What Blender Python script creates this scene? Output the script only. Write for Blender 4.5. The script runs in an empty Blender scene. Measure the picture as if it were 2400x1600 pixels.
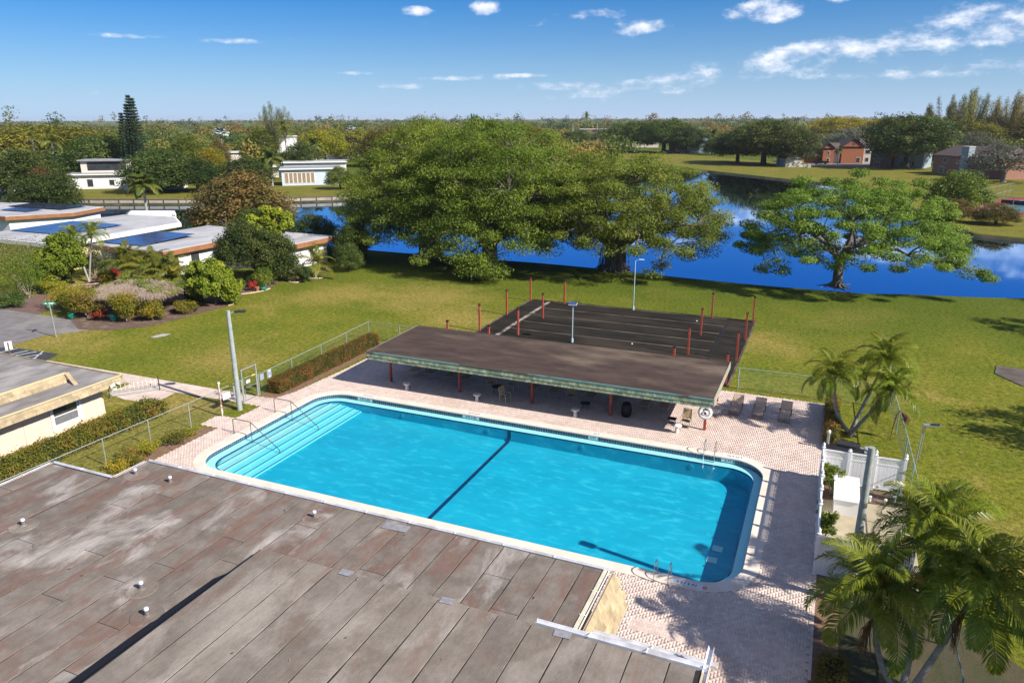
import bpy, bmesh, math, random
import numpy as np
from mathutils import Vector, Matrix, Euler, noise
from mathutils.geometry import delaunay_2d_cdt

S = bpy.context.scene
COL = S.collection
R = math.radians
PI = math.pi

# ------------------------------------------------------------------ camera
cam_d = bpy.data.cameras.new('camera'); cam = bpy.data.objects.new('camera', cam_d); COL.objects.link(cam)
cam_d.sensor_width = 36.0; cam_d.lens = 25.75
cam_d.clip_start = 0.5; cam_d.clip_end = 20000
cam.matrix_world = Matrix.Translation((0, 0, 17.5)) @ Matrix.Rotation(R(23.377), 4, 'Z') @ Matrix.Rotation(R(90 - 16.9475), 4, 'X') @ Matrix.Rotation(R(-0.247), 4, 'Z')
S.camera = cam
# ------------------------------------------------------------------ sky, sun, exposure
SUN_AZ, SUN_EL = R(-9.5), R(36.5)              # direction towards the sun, measured from +X
W = bpy.data.worlds.new('World'); S.world = W; W.use_nodes = True
def build_world():
    nt = W.node_tree; nt.nodes.clear(); L = nt.links.new
    def N(t, **k):
        n = nt.nodes.new(t)
        for a, b in k.items(): setattr(n, a, b)
        return n
    out = N('ShaderNodeOutputWorld'); bg = N('ShaderNodeBackground'); L(bg.outputs[0], out.inputs[0])
    sky = N('ShaderNodeTexSky'); sky.sky_type = 'NISHITA'; sky.sun_disc = False
    sky.sun_elevation = SUN_EL; sky.sun_rotation = R(90) - SUN_AZ
    sky.air_density = 1.0; sky.dust_density = 0.0; sky.ozone_density = 1.6; sky.altitude = 0
    hs = N('ShaderNodeHueSaturation'); hs.inputs['Saturation'].default_value = 1.32
    tm = N('ShaderNodeMix'); tm.data_type = 'RGBA'; tm.blend_type = 'MULTIPLY'; tm.inputs['Factor'].default_value = 1.0; tm.inputs['B'].default_value = (.54, .76, 1.16, 1); L(sky.outputs[0], tm.inputs['A']); L(tm.outputs['Result'], hs.inputs['Color'])
    tc = N('ShaderNodeTexCoord'); sp = N('ShaderNodeSeparateXYZ'); L(tc.outputs['Generated'], sp.inputs[0])
    def MA(op, a, b=None, c=None, clamp=False):
        n = N('ShaderNodeMath'); n.operation = op; n.use_clamp = clamp
        for i, v in enumerate((a, b, c)):
            if v is None: continue
            if isinstance(v, (int, float)): n.inputs[i].default_value = v
            else: L(v, n.inputs[i])
        return n.outputs[0]
    x, y, z = sp.outputs
    az = MA('ARCTAN2', y, x)                         # angle from +X
    el = MA('ARCSINE', z)
    # flat cloud sheet seen in perspective: project the direction on a plane overhead
    zz = MA('ADD', MA('MAXIMUM', z, 0.0), 0.035)
    cx = MA('DIVIDE', x, zz); cy = MA('DIVIDE', y, zz)
    cv = N('ShaderNodeCombineXYZ'); L(cx, cv.inputs[0]); L(cy, cv.inputs[1])
    n1 = N('ShaderNodeTexNoise'); n1.inputs['Scale'].default_value = 0.55; n1.inputs['Detail'].default_value = 9; n1.inputs['Roughness'].default_value = .58; n1.inputs['Distortion'].default_value = .3
    L(cv.outputs[0], n1.inputs['Vector'])
    # puffy detail in direction space
    dv = N('ShaderNodeCombineXYZ'); L(MA('MULTIPLY', az, 16.0), dv.inputs[0]); L(MA('MULTIPLY', el, 30.0), dv.inputs[1])
    n2 = N('ShaderNodeTexNoise'); n2.inputs['Scale'].default_value = 1.6; n2.inputs['Detail'].default_value = 8; n2.inputs['Roughness'].default_value = .62
    L(dv.outputs[0], n2.inputs['Vector'])
    n3 = N('ShaderNodeTexNoise'); n3.inputs['Scale'].default_value = 0.5; n3.inputs['Detail'].default_value = 3
    L(dv.outputs[0], n3.inputs['Vector'])
    # cloud banks: (azimuth deg, elevation deg, half width az, half height el, tilt, weight)
    blobs = CLOUDS
    pv_ = N('ShaderNodeCombineXYZ'); L(az, pv_.inputs[0]); L(el, pv_.inputs[1])
    pt_ = N('ShaderNodeCombineXYZ'); L(az, pt_.inputs[0]); L(MA('MULTIPLY_ADD', az, .15, el), pt_.inputs[1])      # sheared copy for the slanting bank
    tot = None
    for a0, e0, wa, we, tilt, wt in blobs:
        e1 = R(e0) + (.15 * R(a0) if tilt else 0)
        n = N('ShaderNodeVectorMath', operation='MULTIPLY_ADD'); L((pt_ if tilt else pv_).outputs[0], n.inputs[0]); n.inputs[1].default_value = (1 / R(wa), 1 / R(we), 0); n.inputs[2].default_value = (-R(a0) / R(wa), -e1 / R(we), 0)
        d_ = N('ShaderNodeVectorMath', operation='DOT_PRODUCT'); L(n.outputs[0], d_.inputs[0]); L(n.outputs[0], d_.inputs[1])
        g = MA('MULTIPLY_ADD', d_.outputs['Value'], -.5 * wt, wt)
        tot = g if tot is None else MA('MAXIMUM', tot, g)
    tot = MA('MAXIMUM', tot, 0.0)
    dens = MA('ADD', MA('ADD', tot, MA('MULTIPLY', MA('SUBTRACT', n2.outputs['Fac'], .5), 2.6)), MA('MULTIPLY', MA('SUBTRACT', n1.outputs['Fac'], .5), 0.9))
    mr = N('ShaderNodeMapRange'); mr.interpolation_type = 'SMOOTHSTEP'; mr.inputs[1].default_value = .38; mr.inputs[2].default_value = 1.30; L(dens, mr.inputs[0])
    a = MA('MULTIPLY', mr.outputs[0], MA('MULTIPLY', MA('SUBTRACT', 1.0, MA('POWER', 2.718, MA('MULTIPLY', el, -40.0)), None, True), .82))
    # broken cloud above the view, unseen, added to raise the ambient light
    c1 = N('ShaderNodeMapRange'); c1.interpolation_type = 'SMOOTHSTEP'; c1.inputs[1].default_value = .47; c1.inputs[2].default_value = .62; L(n1.outputs['Fac'], c1.inputs[0])
    c2 = N('ShaderNodeMapRange'); c2.interpolation_type = 'SMOOTHSTEP'; c2.inputs[1].default_value = R(14); c2.inputs[2].default_value = R(26); L(el, c2.inputs[0])
    a = MA('MAXIMUM', a, MA('MULTIPLY', MA('MULTIPLY', c1.outputs[0], c2.outputs[0]), .8))
    # thicker parts greyer below
    cr = N('ShaderNodeMapRange'); cr.inputs[1].default_value = .35; cr.inputs[2].default_value = .68; L(n2.outputs['Fac'], cr.inputs[0])
    mc = N('ShaderNodeMix'); mc.data_type = 'RGBA'; mc.inputs['A'].default_value = (7.6, 8.6, 11, 1); mc.inputs['B'].default_value = (15, 15, 15.6, 1); L(cr.outputs[0], mc.inputs['Factor'])
    hz = N('ShaderNodeMix'); hz.data_type = 'RGBA'; L(MA('MULTIPLY', MA('POWER', 2.718, MA('MULTIPLY', MA('MAXIMUM', el, 0.0), -13.0)), .85), hz.inputs['Factor']); L(hs.outputs[0], hz.inputs['A']); hz.inputs['B'].default_value = (5.6, 7.8, 11.2, 1)
    mx = N('ShaderNodeMix'); mx.data_type = 'RGBA'; L(a, mx.inputs['Factor']); L(hz.outputs['Result'], mx.inputs['A']); L(mc.outputs['Result'], mx.inputs['B'])
    L(mx.outputs['Result'], bg.inputs['Color']); bg.inputs['Strength'].default_value = 0.052
CLOUDS = [  # azimuth from +X in degrees (113 = picture centre), elevation, half sizes, tilt, weight
    (88, 4.5, 17, .9, -0.15, .86), (80, 5.9, 8, 1.5, -0.20, .98), (93, 4.1, 5, .8, -0.15, 1.05), (102, 2.6, 9, .5, -0.12, .85), (95.6, 7.0, 2.6, .75, 0, 1.05), (98.6, 8.2, 1.5, .5, 0, 1.0),
    (88.5, 8.7, 5.0, 1.0, .02, 1.05), (79, 8.6, 5, 1.3, 0, 1.0), (103, 8.9, 6, .5, 0.0, .95), (115.2, 7.5, 1.1, .42, 0, 1.1), (120.2, 7.3, 1.2, .3, 0, .95), (104.2, 6.2, 2.0, .6, 0, .92), (107, 7.0, 2.5, .35, 0, .75),
    (139.5, 5.2, 2.4, .18, 0, .72), (132.5, 5.1, 2.4, .2, 0, .75), (124.5, 3.1, 2.2, .16, 0, .82), (121.5, 2.3, 1.6, .25, 0, .85), (117, 2.8, 3.0, .16, 0, .75), (113.5, 3.0, 2.5, .16, 0, .72), (109, 2.2, 4, .3, 0, .8), (78, 3.0, 7, .4, 0, .85), (86, 2.6, 6, .3, 0, .75), (60, 9, 12, 3, 0, .8), (50, 20, 20, 4, 0, .7), (120, 32, 22, 4, 0, .65)]
build_world()
W.cycles.sampling_method = 'MANUAL'; W.cycles.sample_map_resolution = 256
sun_d = bpy.data.lights.new('sun', 'SUN'); sun = bpy.data.objects.new('sun', sun_d); COL.objects.link(sun)
sun_d.energy = 5.0; sun_d.angle = R(0.53); sun_d.color = (1.0, .93, .83)
SD = Vector((math.cos(SUN_EL) * math.cos(SUN_AZ), math.cos(SUN_EL) * math.sin(SUN_AZ), math.sin(SUN_EL)))
sun.rotation_euler = (-SD).to_track_quat('-Z', 'Y').to_euler()
S.view_settings.view_transform = 'Standard'; S.view_settings.look = 'None'
S.view_settings.exposure = 0.72; S.view_settings.gamma = 1.0; S.view_settings.use_curve_mapping = False
S.render.engine = 'CYCLES'
S.cycles.max_bounces = 5; S.cycles.diffuse_bounces = 3; S.cycles.glossy_bounces = 3; S.cycles.transmission_bounces = 4; S.cycles.transparent_max_bounces = 12
S.cycles.caustics_reflective = False; S.cycles.caustics_refractive = False

# ------------------------------------------------------------------ object helpers
ORI = {}
def tag(o, label=None, cat=None, group=None, kind=None):
    if label: o['label'] = label
    if cat: o['category'] = cat
    if group: o['group'] = group
    if kind: o['kind'] = kind
    return o
def thing(name, label, cat, loc=(0, 0, 0), rz=0.0, group=None, sc=1.0):
    o = bpy.data.objects.new(name, None); COL.objects.link(o)
    o.empty_display_size = .2
    o.location = loc; o.rotation_euler = (0, 0, rz); o.scale = (sc, sc, sc)
    return tag(o, label, cat, group)
def put(name, mesh, parent=None, loc=(0, 0, 0), rot=(0, 0, 0), sc=(1, 1, 1)):
    o = bpy.data.objects.new(name, mesh); COL.objects.link(o)
    o.parent = parent; o.location = loc; o.rotation_euler = rot; o.scale = sc
    return o
def copy_tree(o, parent=None):
    c = o.copy(); COL.objects.link(c); c.parent = parent
    for ch in list(o.children): copy_tree(ch, c)
    return c
def npmesh(name, v, f, mat=None, tint=None, smooth=False):
    """v (N,3) float array, f (M,k) int array of tris or quads"""
    v = np.asarray(v, np.float32); f = np.asarray(f, np.int32)
    m = bpy.data.meshes.new(name); k = f.shape[1]
    m.vertices.add(len(v)); m.vertices.foreach_set('co', v.ravel())
    m.loops.add(f.size); m.loops.foreach_set('vertex_index', f.ravel())
    m.polygons.add(len(f)); m.polygons.foreach_set('loop_start', np.arange(0, f.size, k, dtype=np.int32))
    m.polygons.foreach_set('loop_total', np.full(len(f), k, np.int32))
    if smooth: m.polygons.foreach_set('use_smooth', np.ones(len(f), bool))
    if tint is not None:
        a = m.attributes.new('tint', 'FLOAT', 'POINT'); a.data.foreach_set('value', np.asarray(tint, np.float32))
    m.update(); m.validate()
    if mat: m.materials.append(mat)
    return m
class MB:
    """collects faces for one mesh"""
    def __init__(s): s.v = []; s.f = []
    def add(s, vs, fs):
        b = len(s.v); s.v += [tuple(p) for p in vs]; s.f += [tuple(b + i for i in q) for q in fs]; return s
    def box(s, c, d, rz=0.0, rx=0.0, ry=0.0, top=None):
        hx, hy, hz = d[0] / 2, d[1] / 2, d[2] / 2; t = top or (1, 1)
        vs = [Vector((sx * hx * (t[0] if sz > 0 else 1), sy * hy * (t[1] if sz > 0 else 1), sz * hz)) for sz in (-1, 1) for sx, sy in ((-1, -1), (1, -1), (1, 1), (-1, 1))]
        if rz or rx or ry:
            m = Euler((rx, ry, rz)).to_matrix(); vs = [m @ p for p in vs]
        c = Vector(c)
        return s.add([p + c for p in vs], [(3, 2, 1, 0), (4, 5, 6, 7), (0, 1, 5, 4), (1, 2, 6, 5), (2, 3, 7, 6), (3, 0, 4, 7)])
    def bb(s, x0, x1, y0, y1, z0, z1): return s.box(((x0 + x1) / 2, (y0 + y1) / 2, (z0 + z1) / 2), (x1 - x0, y1 - y0, z1 - z0))
    def prism(s, poly, z0, z1):
        n = len(poly); a = sum(poly[i][0] * poly[(i + 1) % n][1] - poly[(i + 1) % n][0] * poly[i][1] for i in range(n))
        if a < 0: poly = poly[::-1]
        return s.add([(p[0], p[1], z0) for p in poly] + [(p[0], p[1], z1) for p in poly],
                     [tuple(range(n))[::-1], tuple(range(n, 2 * n))] + [(i, (i + 1) % n, n + (i + 1) % n, n + i) for i in range(n)])
    def tube(s, path, r, n=8, cap=True):
        P = [Vector(p) for p in path]; rr = r if isinstance(r, (list, tuple)) else [r] * len(P)
        b = len(s.v); u = None
        for i, p in enumerate(P):
            d = (P[min(i + 1, len(P) - 1)] - P[max(i - 1, 0)])
            d = d.normalized() if d.length > 1e-9 else Vector((0, 0, 1))
            if u is None: u = d.orthogonal().normalized()
            else:
                u = u - d * u.dot(d); u = u.normalized() if u.length > 1e-6 else d.orthogonal().normalized()
            w = d.cross(u)
            for k in range(n):
                t = 2 * PI * k / n; s.v.append(tuple(p + (u * math.cos(t) + w * math.sin(t)) * rr[i]))
        for i in range(len(P) - 1):
            for k in range(n):
                a0 = b + i * n + k; a1 = b + i * n + (k + 1) % n; s.f.append((a0, a1, a1 + n, a0 + n))
        if cap:
            s.f.append(tuple(b + k for k in range(n))[::-1]); e = b + (len(P) - 1) * n; s.f.append(tuple(e + k for k in range(n)))
        return s
    def lathe(s, prof, c=(0, 0, 0), n=16, cap=True):
        b = len(s.v); c = Vector(c)
        for r, z in prof:
            for k in range(n):
                t = 2 * PI * k / n; s.v.append((c.x + r * math.cos(t), c.y + r * math.sin(t), c.z + z))
        for i in range(len(prof) - 1):
            for k in range(n):
                a0 = b + i * n + k; a1 = b + i * n + (k + 1) % n; s.f.append((a0, a1, a1 + n, a0 + n))
        if cap:
            s.f.append(tuple(b + k for k in range(n))[::-1]); e = b + (len(prof) - 1) * n; s.f.append(tuple(e + k for k in range(n)))
        return s
    def mesh(s, name, mat=None, smooth=False, bevel=0):
        m = bpy.data.meshes.new(name); m.from_pydata(s.v, [], s.f); m.update()
        if bevel:
            bm = bmesh.new(); bm.from_mesh(m)
            bmesh.ops.bevel(bm, geom=[e for e in bm.edges if len(e.link_faces) == 2 and e.calc_face_angle(0) > .6], offset=bevel, segments=2, affect='EDGES', clamp_overlap=True)
            bm.to_mesh(m); bm.free()
        if smooth:
            for p in m.polygons: p.use_smooth = True
            try: m.set_sharp_from_angle(angle=R(38))
            except Exception: pass
        if mat: m.materials.append(mat)
        return m
    def build(s, name, mat, parent=None, smooth=False, bevel=0, loc=(0, 0, 0), rot=(0, 0, 0)):
        return put(name, s.mesh(name, mat, smooth, bevel), parent, loc, rot)
def inpoly(x, y, poly):
    x = np.asarray(x); y = np.asarray(y); r = np.zeros(x.shape, bool); n = len(poly)
    for i in range(n):
        x1, y1 = poly[i]; x2, y2 = poly[(i + 1) % n]
        if y1 == y2: continue
        c = ((y1 > y) != (y2 > y)) & (x < (x2 - x1) * (y - y1) / (y2 - y1) + x1); r ^= c
    return r
def rrect(x0, x1, y0, y1, r, n=8):
    o = []
    for cx, cy, a in ((x1 - r, y1 - r, 0), (x0 + r, y1 - r, 90), (x0 + r, y0 + r, 180), (x1 - r, y0 + r, 270)):
        for k in range(n + 1):
            t = R(a + 90 * k / n); o.append((cx + r * math.cos(t), cy + r * math.sin(t)))
    return o
def sheet(name, outer, holes, z, mat, parent=None, extra=None):
    """flat polygon with holes (constrained Delaunay)"""
    vs = []; es = []
    for lp in [outer] + list(holes):
        b = len(vs); vs += [Vector((p[0], p[1])) for p in lp]; es += [(b + i, b + (i + 1) % len(lp)) for i in range(len(lp))]
    if extra: vs += [Vector(p) for p in extra]
    v, e, f, *_ = delaunay_2d_cdt(vs, es, [], 0, 1e-5)
    keep = []
    for t in f:
        cx = sum(v[i].x for i in t) / len(t); cy = sum(v[i].y for i in t) / len(t)
        if inpoly(cx, cy, outer) and not any(inpoly(cx, cy, h) for h in holes): keep.append(tuple(t))
    zf = z if callable(z) else (lambda x, y: z)
    m = bpy.data.meshes.new(name); m.from_pydata([(p.x, p.y, zf(p.x, p.y)) for p in v], [], keep); m.update()
    bm = bmesh.new(); bm.from_mesh(m); bmesh.ops.recalc_face_normals(bm, faces=bm.faces)
    for fc in bm.faces:
        if fc.normal.z < 0: fc.normal_flip()
    bm.to_mesh(m); bm.free(); m.materials.append(mat)
    return put(name, m, parent)

# ------------------------------------------------------------------ materials
def _nodes(name):
    m = bpy.data.materials.new(name); m.use_nodes = True; nt = m.node_tree; nt.nodes.clear()
    def N(t, **k):
        n = nt.nodes.new(t)
        for a, b in k.items(): setattr(n, a, b)
        return n
    return m, nt, N, nt.links.new
def c4(c): return (c[0], c[1], c[2], 1)
def MAT(name, c1, c2=None, sc=3.0, rough=.8, c3=None, sc3=.35, amt3=.6, bump=0.0, bsc=40.0, metal=0.0, spec=.35, stretch=(1, 1, 1), lo=.38, hi=.62, rnd=0.0, fine=0.0, fsc=60.0, tint=0.0, lo3=.5, hi3=.62):
    """noise-mottled surface: c1/c2 mottling, c3 large stains, fine grain, optional per-object value jitter"""
    m, nt, N, L = _nodes(name)
    out = N('ShaderNodeOutputMaterial'); b = N('ShaderNodeBsdfPrincipled'); L(b.outputs[0], out.inputs[0])
    b.inputs['Roughness'].default_value = rough; b.inputs['Metallic'].default_value = metal; b.inputs['Specular IOR Level'].default_value = spec
    g = N('ShaderNodeNewGeometry'); mp = N('ShaderNodeMapping'); mp.inputs['Scale'].default_value = stretch; L(g.outputs['Position'], mp.inputs['Vector'])
    def noise_(sc, det=6, rg=.6):
        n = N('ShaderNodeTexNoise'); n.inputs['Scale'].default_value = sc; n.inputs['Detail'].default_value = det; n.inputs['Roughness'].default_value = rg; L(mp.outputs[0], n.inputs['Vector']); return n.outputs['Fac']
    def rng(fac, lo, hi):
        r = N('ShaderNodeMapRange'); r.inputs[1].default_value = lo; r.inputs[2].default_value = hi; L(fac, r.inputs[0]); return r.outputs[0]
    def mix(fac, a, bb, mode='MIX'):
        x = N('ShaderNodeMix'); x.data_type = 'RGBA'; x.blend_type = mode
        for s_, v in (('A', a), ('B', bb)):
            if isinstance(v, tuple): x.inputs[s_].default_value = c4(v)
            else: L(v, x.inputs[s_])
        if isinstance(fac, (int, float)): x.inputs['Factor'].default_value = fac
        else: L(fac, x.inputs['Factor'])
        return x.outputs['Result']
    col = None
    if c2: col = mix(rng(noise_(sc), lo, hi), tuple(c1), tuple(c2))
    if c3:
        f3 = N('ShaderNodeMath', operation='MULTIPLY'); f3.inputs[1].default_value = amt3; L(rng(noise_(sc3), lo3, hi3), f3.inputs[0])
        col = mix(f3.outputs[0], col if col else tuple(c1), tuple(c3))
    if col is None: col = mix(0.0, tuple(c1), tuple(c1))
    if fine:
        fv = N('ShaderNodeMapRange'); fv.inputs[1].default_value = .3; fv.inputs[2].default_value = .7; fv.inputs[3].default_value = 1 - fine; fv.inputs[4].default_value = 1 + fine; L(noise_(fsc, 3, .7), fv.inputs[0])
        h = N('ShaderNodeHueSaturation'); L(col, h.inputs['Color']); L(fv.outputs[0], h.inputs['Value']); col = h.outputs[0]
    if rnd or tint:
        oi = N('ShaderNodeObjectInfo'); at = N('ShaderNodeAttribute', attribute_name='tint'); ad = N('ShaderNodeMath', operation='ADD'); L(oi.outputs['Random'], ad.inputs[0]); L(at.outputs['Fac'], ad.inputs[1])
        fr = N('ShaderNodeMath', operation='FRACT'); L(ad.outputs[0], fr.inputs[0])
        rv = N('ShaderNodeMapRange'); a_ = max(rnd, tint); rv.inputs[3].default_value = 1 - a_; rv.inputs[4].default_value = 1 + a_; L(fr.outputs[0], rv.inputs[0])
        h = N('ShaderNodeHueSaturation'); L(col, h.inputs['Color']); L(rv.outputs[0], h.inputs['Value']); col = h.outputs[0]
    L(col, b.inputs['Base Color'])
    if bump:
        bp = N('ShaderNodeBump'); bp.inputs['Strength'].default_value = bump; bp.inputs['Distance'].default_value = .02; L(noise_(bsc, 5, .65), bp.inputs['Height']); L(bp.outputs[0], b.inputs['Normal'])
    return m
def LEAF(name, cols, trans=.3, rough=.55, hue=.02, val=.25):
    """foliage: colour ramp over per-clump tint, jitter per object, part of the light passes through"""
    m, nt, N, L = _nodes(name)
    out = N('ShaderNodeOutputMaterial'); at = N('ShaderNodeAttribute', attribute_name='tint'); oi = N('ShaderNodeObjectInfo')
    rp = N('ShaderNodeValToRGB'); el = rp.color_ramp.elements
    while len(el) < len(cols): el.new(.5)
    for i, c in enumerate(cols): el[i].position = i / (len(cols) - 1); el[i].color = c4(c)
    L(at.outputs['Fac'], rp.inputs[0])
    h = N('ShaderNodeHueSaturation'); L(rp.outputs[0], h.inputs['Color'])
    a = N('ShaderNodeMapRange'); a.inputs[3].default_value = .5 - hue; a.inputs[4].default_value = .5 + hue; L(oi.outputs['Random'], a.inputs[0]); L(a.outputs[0], h.inputs['Hue'])
    fr = N('ShaderNodeMath', operation='MULTIPLY'); fr.inputs[1].default_value = 7.31; L(oi.outputs['Random'], fr.inputs[0]); f2 = N('ShaderNodeMath', operation='FRACT'); L(fr.outputs[0], f2.inputs[0])
    v = N('ShaderNodeMapRange'); v.inputs[3].default_value = 1 - val; v.inputs[4].default_value = 1 + val; L(f2.outputs[0], v.inputs[0]); L(v.outputs[0], h.inputs['Value'])
    b = N('ShaderNodeBsdfPrincipled'); b.inputs['Roughness'].default_value = rough; b.inputs['Specular IOR Level'].default_value = .3; L(h.outputs[0], b.inputs['Base Color'])
    t = N('ShaderNodeBsdfTranslucent'); L(h.outputs[0], t.inputs['Color'])
    mx = N('ShaderNodeMixShader'); mx.inputs[0].default_value = trans; L(b.outputs[0], mx.inputs[1]); L(t.outputs[0], mx.inputs[2]); L(mx.outputs[0], out.inputs[0])
    return m
# ------------------------------------------------------------------ shared materials
m_white = MAT('white_paint', (.78, .78, .77), (.68, .68, .66), sc=6, rough=.5, bump=.05)
m_vinyl = MAT('white_vinyl', (.80, .80, .80), (.74, .75, .76), sc=2, rough=.35, spec=.5)
m_conc = MAT('concrete', (.42, .40, .37), (.33, .31, .29), sc=4, rough=.9, bump=.2, fine=.12)
m_concpole = MAT('pole_concrete', (.33, .36, .34), (.25, .28, .27), sc=5, rough=.8, bump=.15, bsc=60, fine=.1)
m_galv = MAT('galvanised_steel', (.42, .46, .45), (.33, .37, .36), sc=12, rough=.45, metal=.5, spec=.5)
m_green_rail = MAT('fence_rail_coated', (.20, .33, .32), (.28, .38, .36), sc=9, rough=.5, spec=.5)
m_black = MAT('black_plastic', (.012, .012, .014), (.02, .02, .022), sc=8, rough=.45)
m_dark = MAT('dark_metal', (.03, .03, .032), (.05, .045, .04), sc=8, rough=.55, metal=.3)
m_steel = MAT('stainless_steel', (.55, .56, .58), (.45, .46, .48), sc=8, rough=.22, metal=.95)
m_rail = MAT('weathered_bronze_rail', (.22, .16, .12), (.14, .10, .08), sc=14, rough=.4, metal=.6)
m_red = MAT('red_painted_post', (.42, .075, .045), (.30, .055, .04), sc=5, rough=.55, c3=(.5, .2, .12), sc3=2.5, amt3=.35, fine=.1)
m_rust = MAT('rust_flaked_white_paint', (.62, .58, .54), (.28, .12, .06), sc=5, rough=.85, lo=.44, hi=.52, bump=.3)
m_brown_post = MAT('brown_post', (.17, .08, .05), (.12, .06, .04), sc=8, rough=.8)
m_glass = MAT('window_glass', (.03, .035, .04), (.05, .055, .06), sc=.8, rough=.08, spec=.8)
m_mulch = MAT('mulch', (.16, .10, .075), (.08, .05, .035), sc=9, rough=.95, c3=(.22, .17, .13), sc3=1.2, bump=.6, bsc=25, fine=.3, fsc=30)
m_dirt = MAT('bed_soil', (.15, .085, .05), (.22, .14, .085), sc=5, rough=.95, bump=.5, bsc=30, fine=.25, fsc=25)
m_bark = MAT('ficus_bark', (.21, .18, .15), (.11, .09, .075), sc=3, rough=.9, stretch=(1, 1, .35), bump=.6, bsc=12, fine=.15, fsc=9)
m_barkd = MAT('dark_bark', (.10, .08, .06), (.06, .05, .04), sc=3, rough=.9, bump=.5, bsc=12)
m_twig = MAT('grey_twig', (.30, .25, .21), (.22, .18, .15), sc=6, rough=.9)
m_palmtrunk = MAT('palm_trunk', (.36, .34, .31), (.25, .24, .22), sc=9, rough=.85, stretch=(.6, .6, 4), bump=.3, bsc=10, c3=(.16, .16, .14), sc3=2.2, amt3=.5)
m_brick_edge = MAT('edging_stone', (.55, .36, .27), (.62, .47, .38), sc=7, rough=.9, rnd=.15)

# lawn: mottled green with dry tan patches and fine blade grain
def lawn_mat(name, green, olive, dry, dry_lo, dry_hi, shore_tone=None):
    m, nt, N, L = _nodes(name)
    out = N('ShaderNodeOutputMaterial'); b = N('ShaderNodeBsdfPrincipled'); L(b.outputs[0], out.inputs[0]); b.inputs['Roughness'].default_value = .95; b.inputs['Specular IOR Level'].default_value = .1
    g = N('ShaderNodeNewGeometry')
    def nz(sc, det=5, rg=.6, dist=0):
        n = N('ShaderNodeTexNoise'); n.inputs['Scale'].default_value = sc; n.inputs['Detail'].default_value = det; n.inputs['Roughness'].default_value = rg; n.inputs['Distortion'].default_value = dist; L(g.outputs['Position'], n.inputs['Vector']); return n.outputs['Fac']
    def mr(f, a, c, d=0, e=1):
        r = N('ShaderNodeMapRange'); r.inputs[1].default_value = a; r.inputs[2].default_value = c; r.inputs[3].default_value = d; r.inputs[4].default_value = e; L(f, r.inputs[0]); return r.outputs[0]
    def mix(f, a, c):
        x = N('ShaderNodeMix'); x.data_type = 'RGBA'
        for s_, v in (('A', a), ('B', c)):
            if isinstance(v, tuple): x.inputs[s_].default_value = c4(v)
            else: L(v, x.inputs[s_])
        L(f, x.inputs['Factor']); return x.outputs['Result']
    c = mix(mr(nz(.22, 6), .35, .65), green, olive)
    c = mix(mr(nz(.11, 7, .65, .6), dry_lo, dry_hi), c, dry)
    c = mix(mr(nz(1.7, 5), .52, .75, 0, .55), c, (dry[0] * .9, dry[1] * .95, dry[2]))
    if shore_tone:
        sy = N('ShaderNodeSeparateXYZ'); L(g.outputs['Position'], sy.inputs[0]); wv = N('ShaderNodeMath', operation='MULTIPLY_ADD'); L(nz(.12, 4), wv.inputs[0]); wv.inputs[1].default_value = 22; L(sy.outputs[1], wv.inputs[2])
        c = mix(mr(wv.outputs[0], 66, 88, 0, .8), c, shore_tone)  # darker green blended in towards the shore
        wn = nz(.5, 6, .7)      # places worn bare by feet and mowers
        for wx, wy, wr in ((-37, 64, 6.5), (-46, 62, 5), (-30.5, 58, 4.5), (-58.6, 37.6, 3.2), (-3.0, 59.5, 3.0), (-41, 40, 4), (9, 33, 3.0)):
            ds = N('ShaderNodeVectorMath', operation='DISTANCE'); L(g.outputs['Position'], ds.inputs[0]); ds.inputs[1].default_value = (wx, wy, 0)
            ad = N('ShaderNodeMath', operation='MULTIPLY_ADD'); L(wn, ad.inputs[0]); ad.inputs[1].default_value = -wr * 2.2; L(ds.outputs['Value'], ad.inputs[2])
            c = mix(mr(ad.outputs[0], -wr * .9, wr * .1, .62, 0), c, dry)
    h = N('ShaderNodeHueSaturation'); L(c, h.inputs['Color'])
    f1 = mr(nz(3.2, 7, .9), .41, .59, .52, 1.48); f2 = mr(nz(11, 5, .9), .40, .60, .5, 1.5)
    mu = N('ShaderNodeMath', operation='MULTIPLY'); L(f1, mu.inputs[0]); L(f2, mu.inputs[1]); L(mu.outputs[0], h.inputs['Value']); L(h.outputs[0], b.inputs['Base Color'])
    bp = N('ShaderNodeBump'); bp.inputs['Strength'].default_value = .7; bp.inputs['Distance'].default_value = .04; L(nz(18, 4, .8), bp.inputs['Height']); L(bp.outputs[0], b.inputs['Normal'])
    return m
m_lawn = lawn_mat('lawn', (.100, .128, .010), (.160, .160, .018), (.28, .21, .06), .54, .72, shore_tone=(.062, .092, .008))
m_lawn2 = lawn_mat('far_lawn', (.12, .125, .016), (.17, .15, .025), (.25, .19, .06), .6, .78)
m_sidelawn = lawn_mat('enclosed_lawn', (.16, .155, .025), (.21, .185, .035), (.30, .21, .07), .5, .7)

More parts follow.
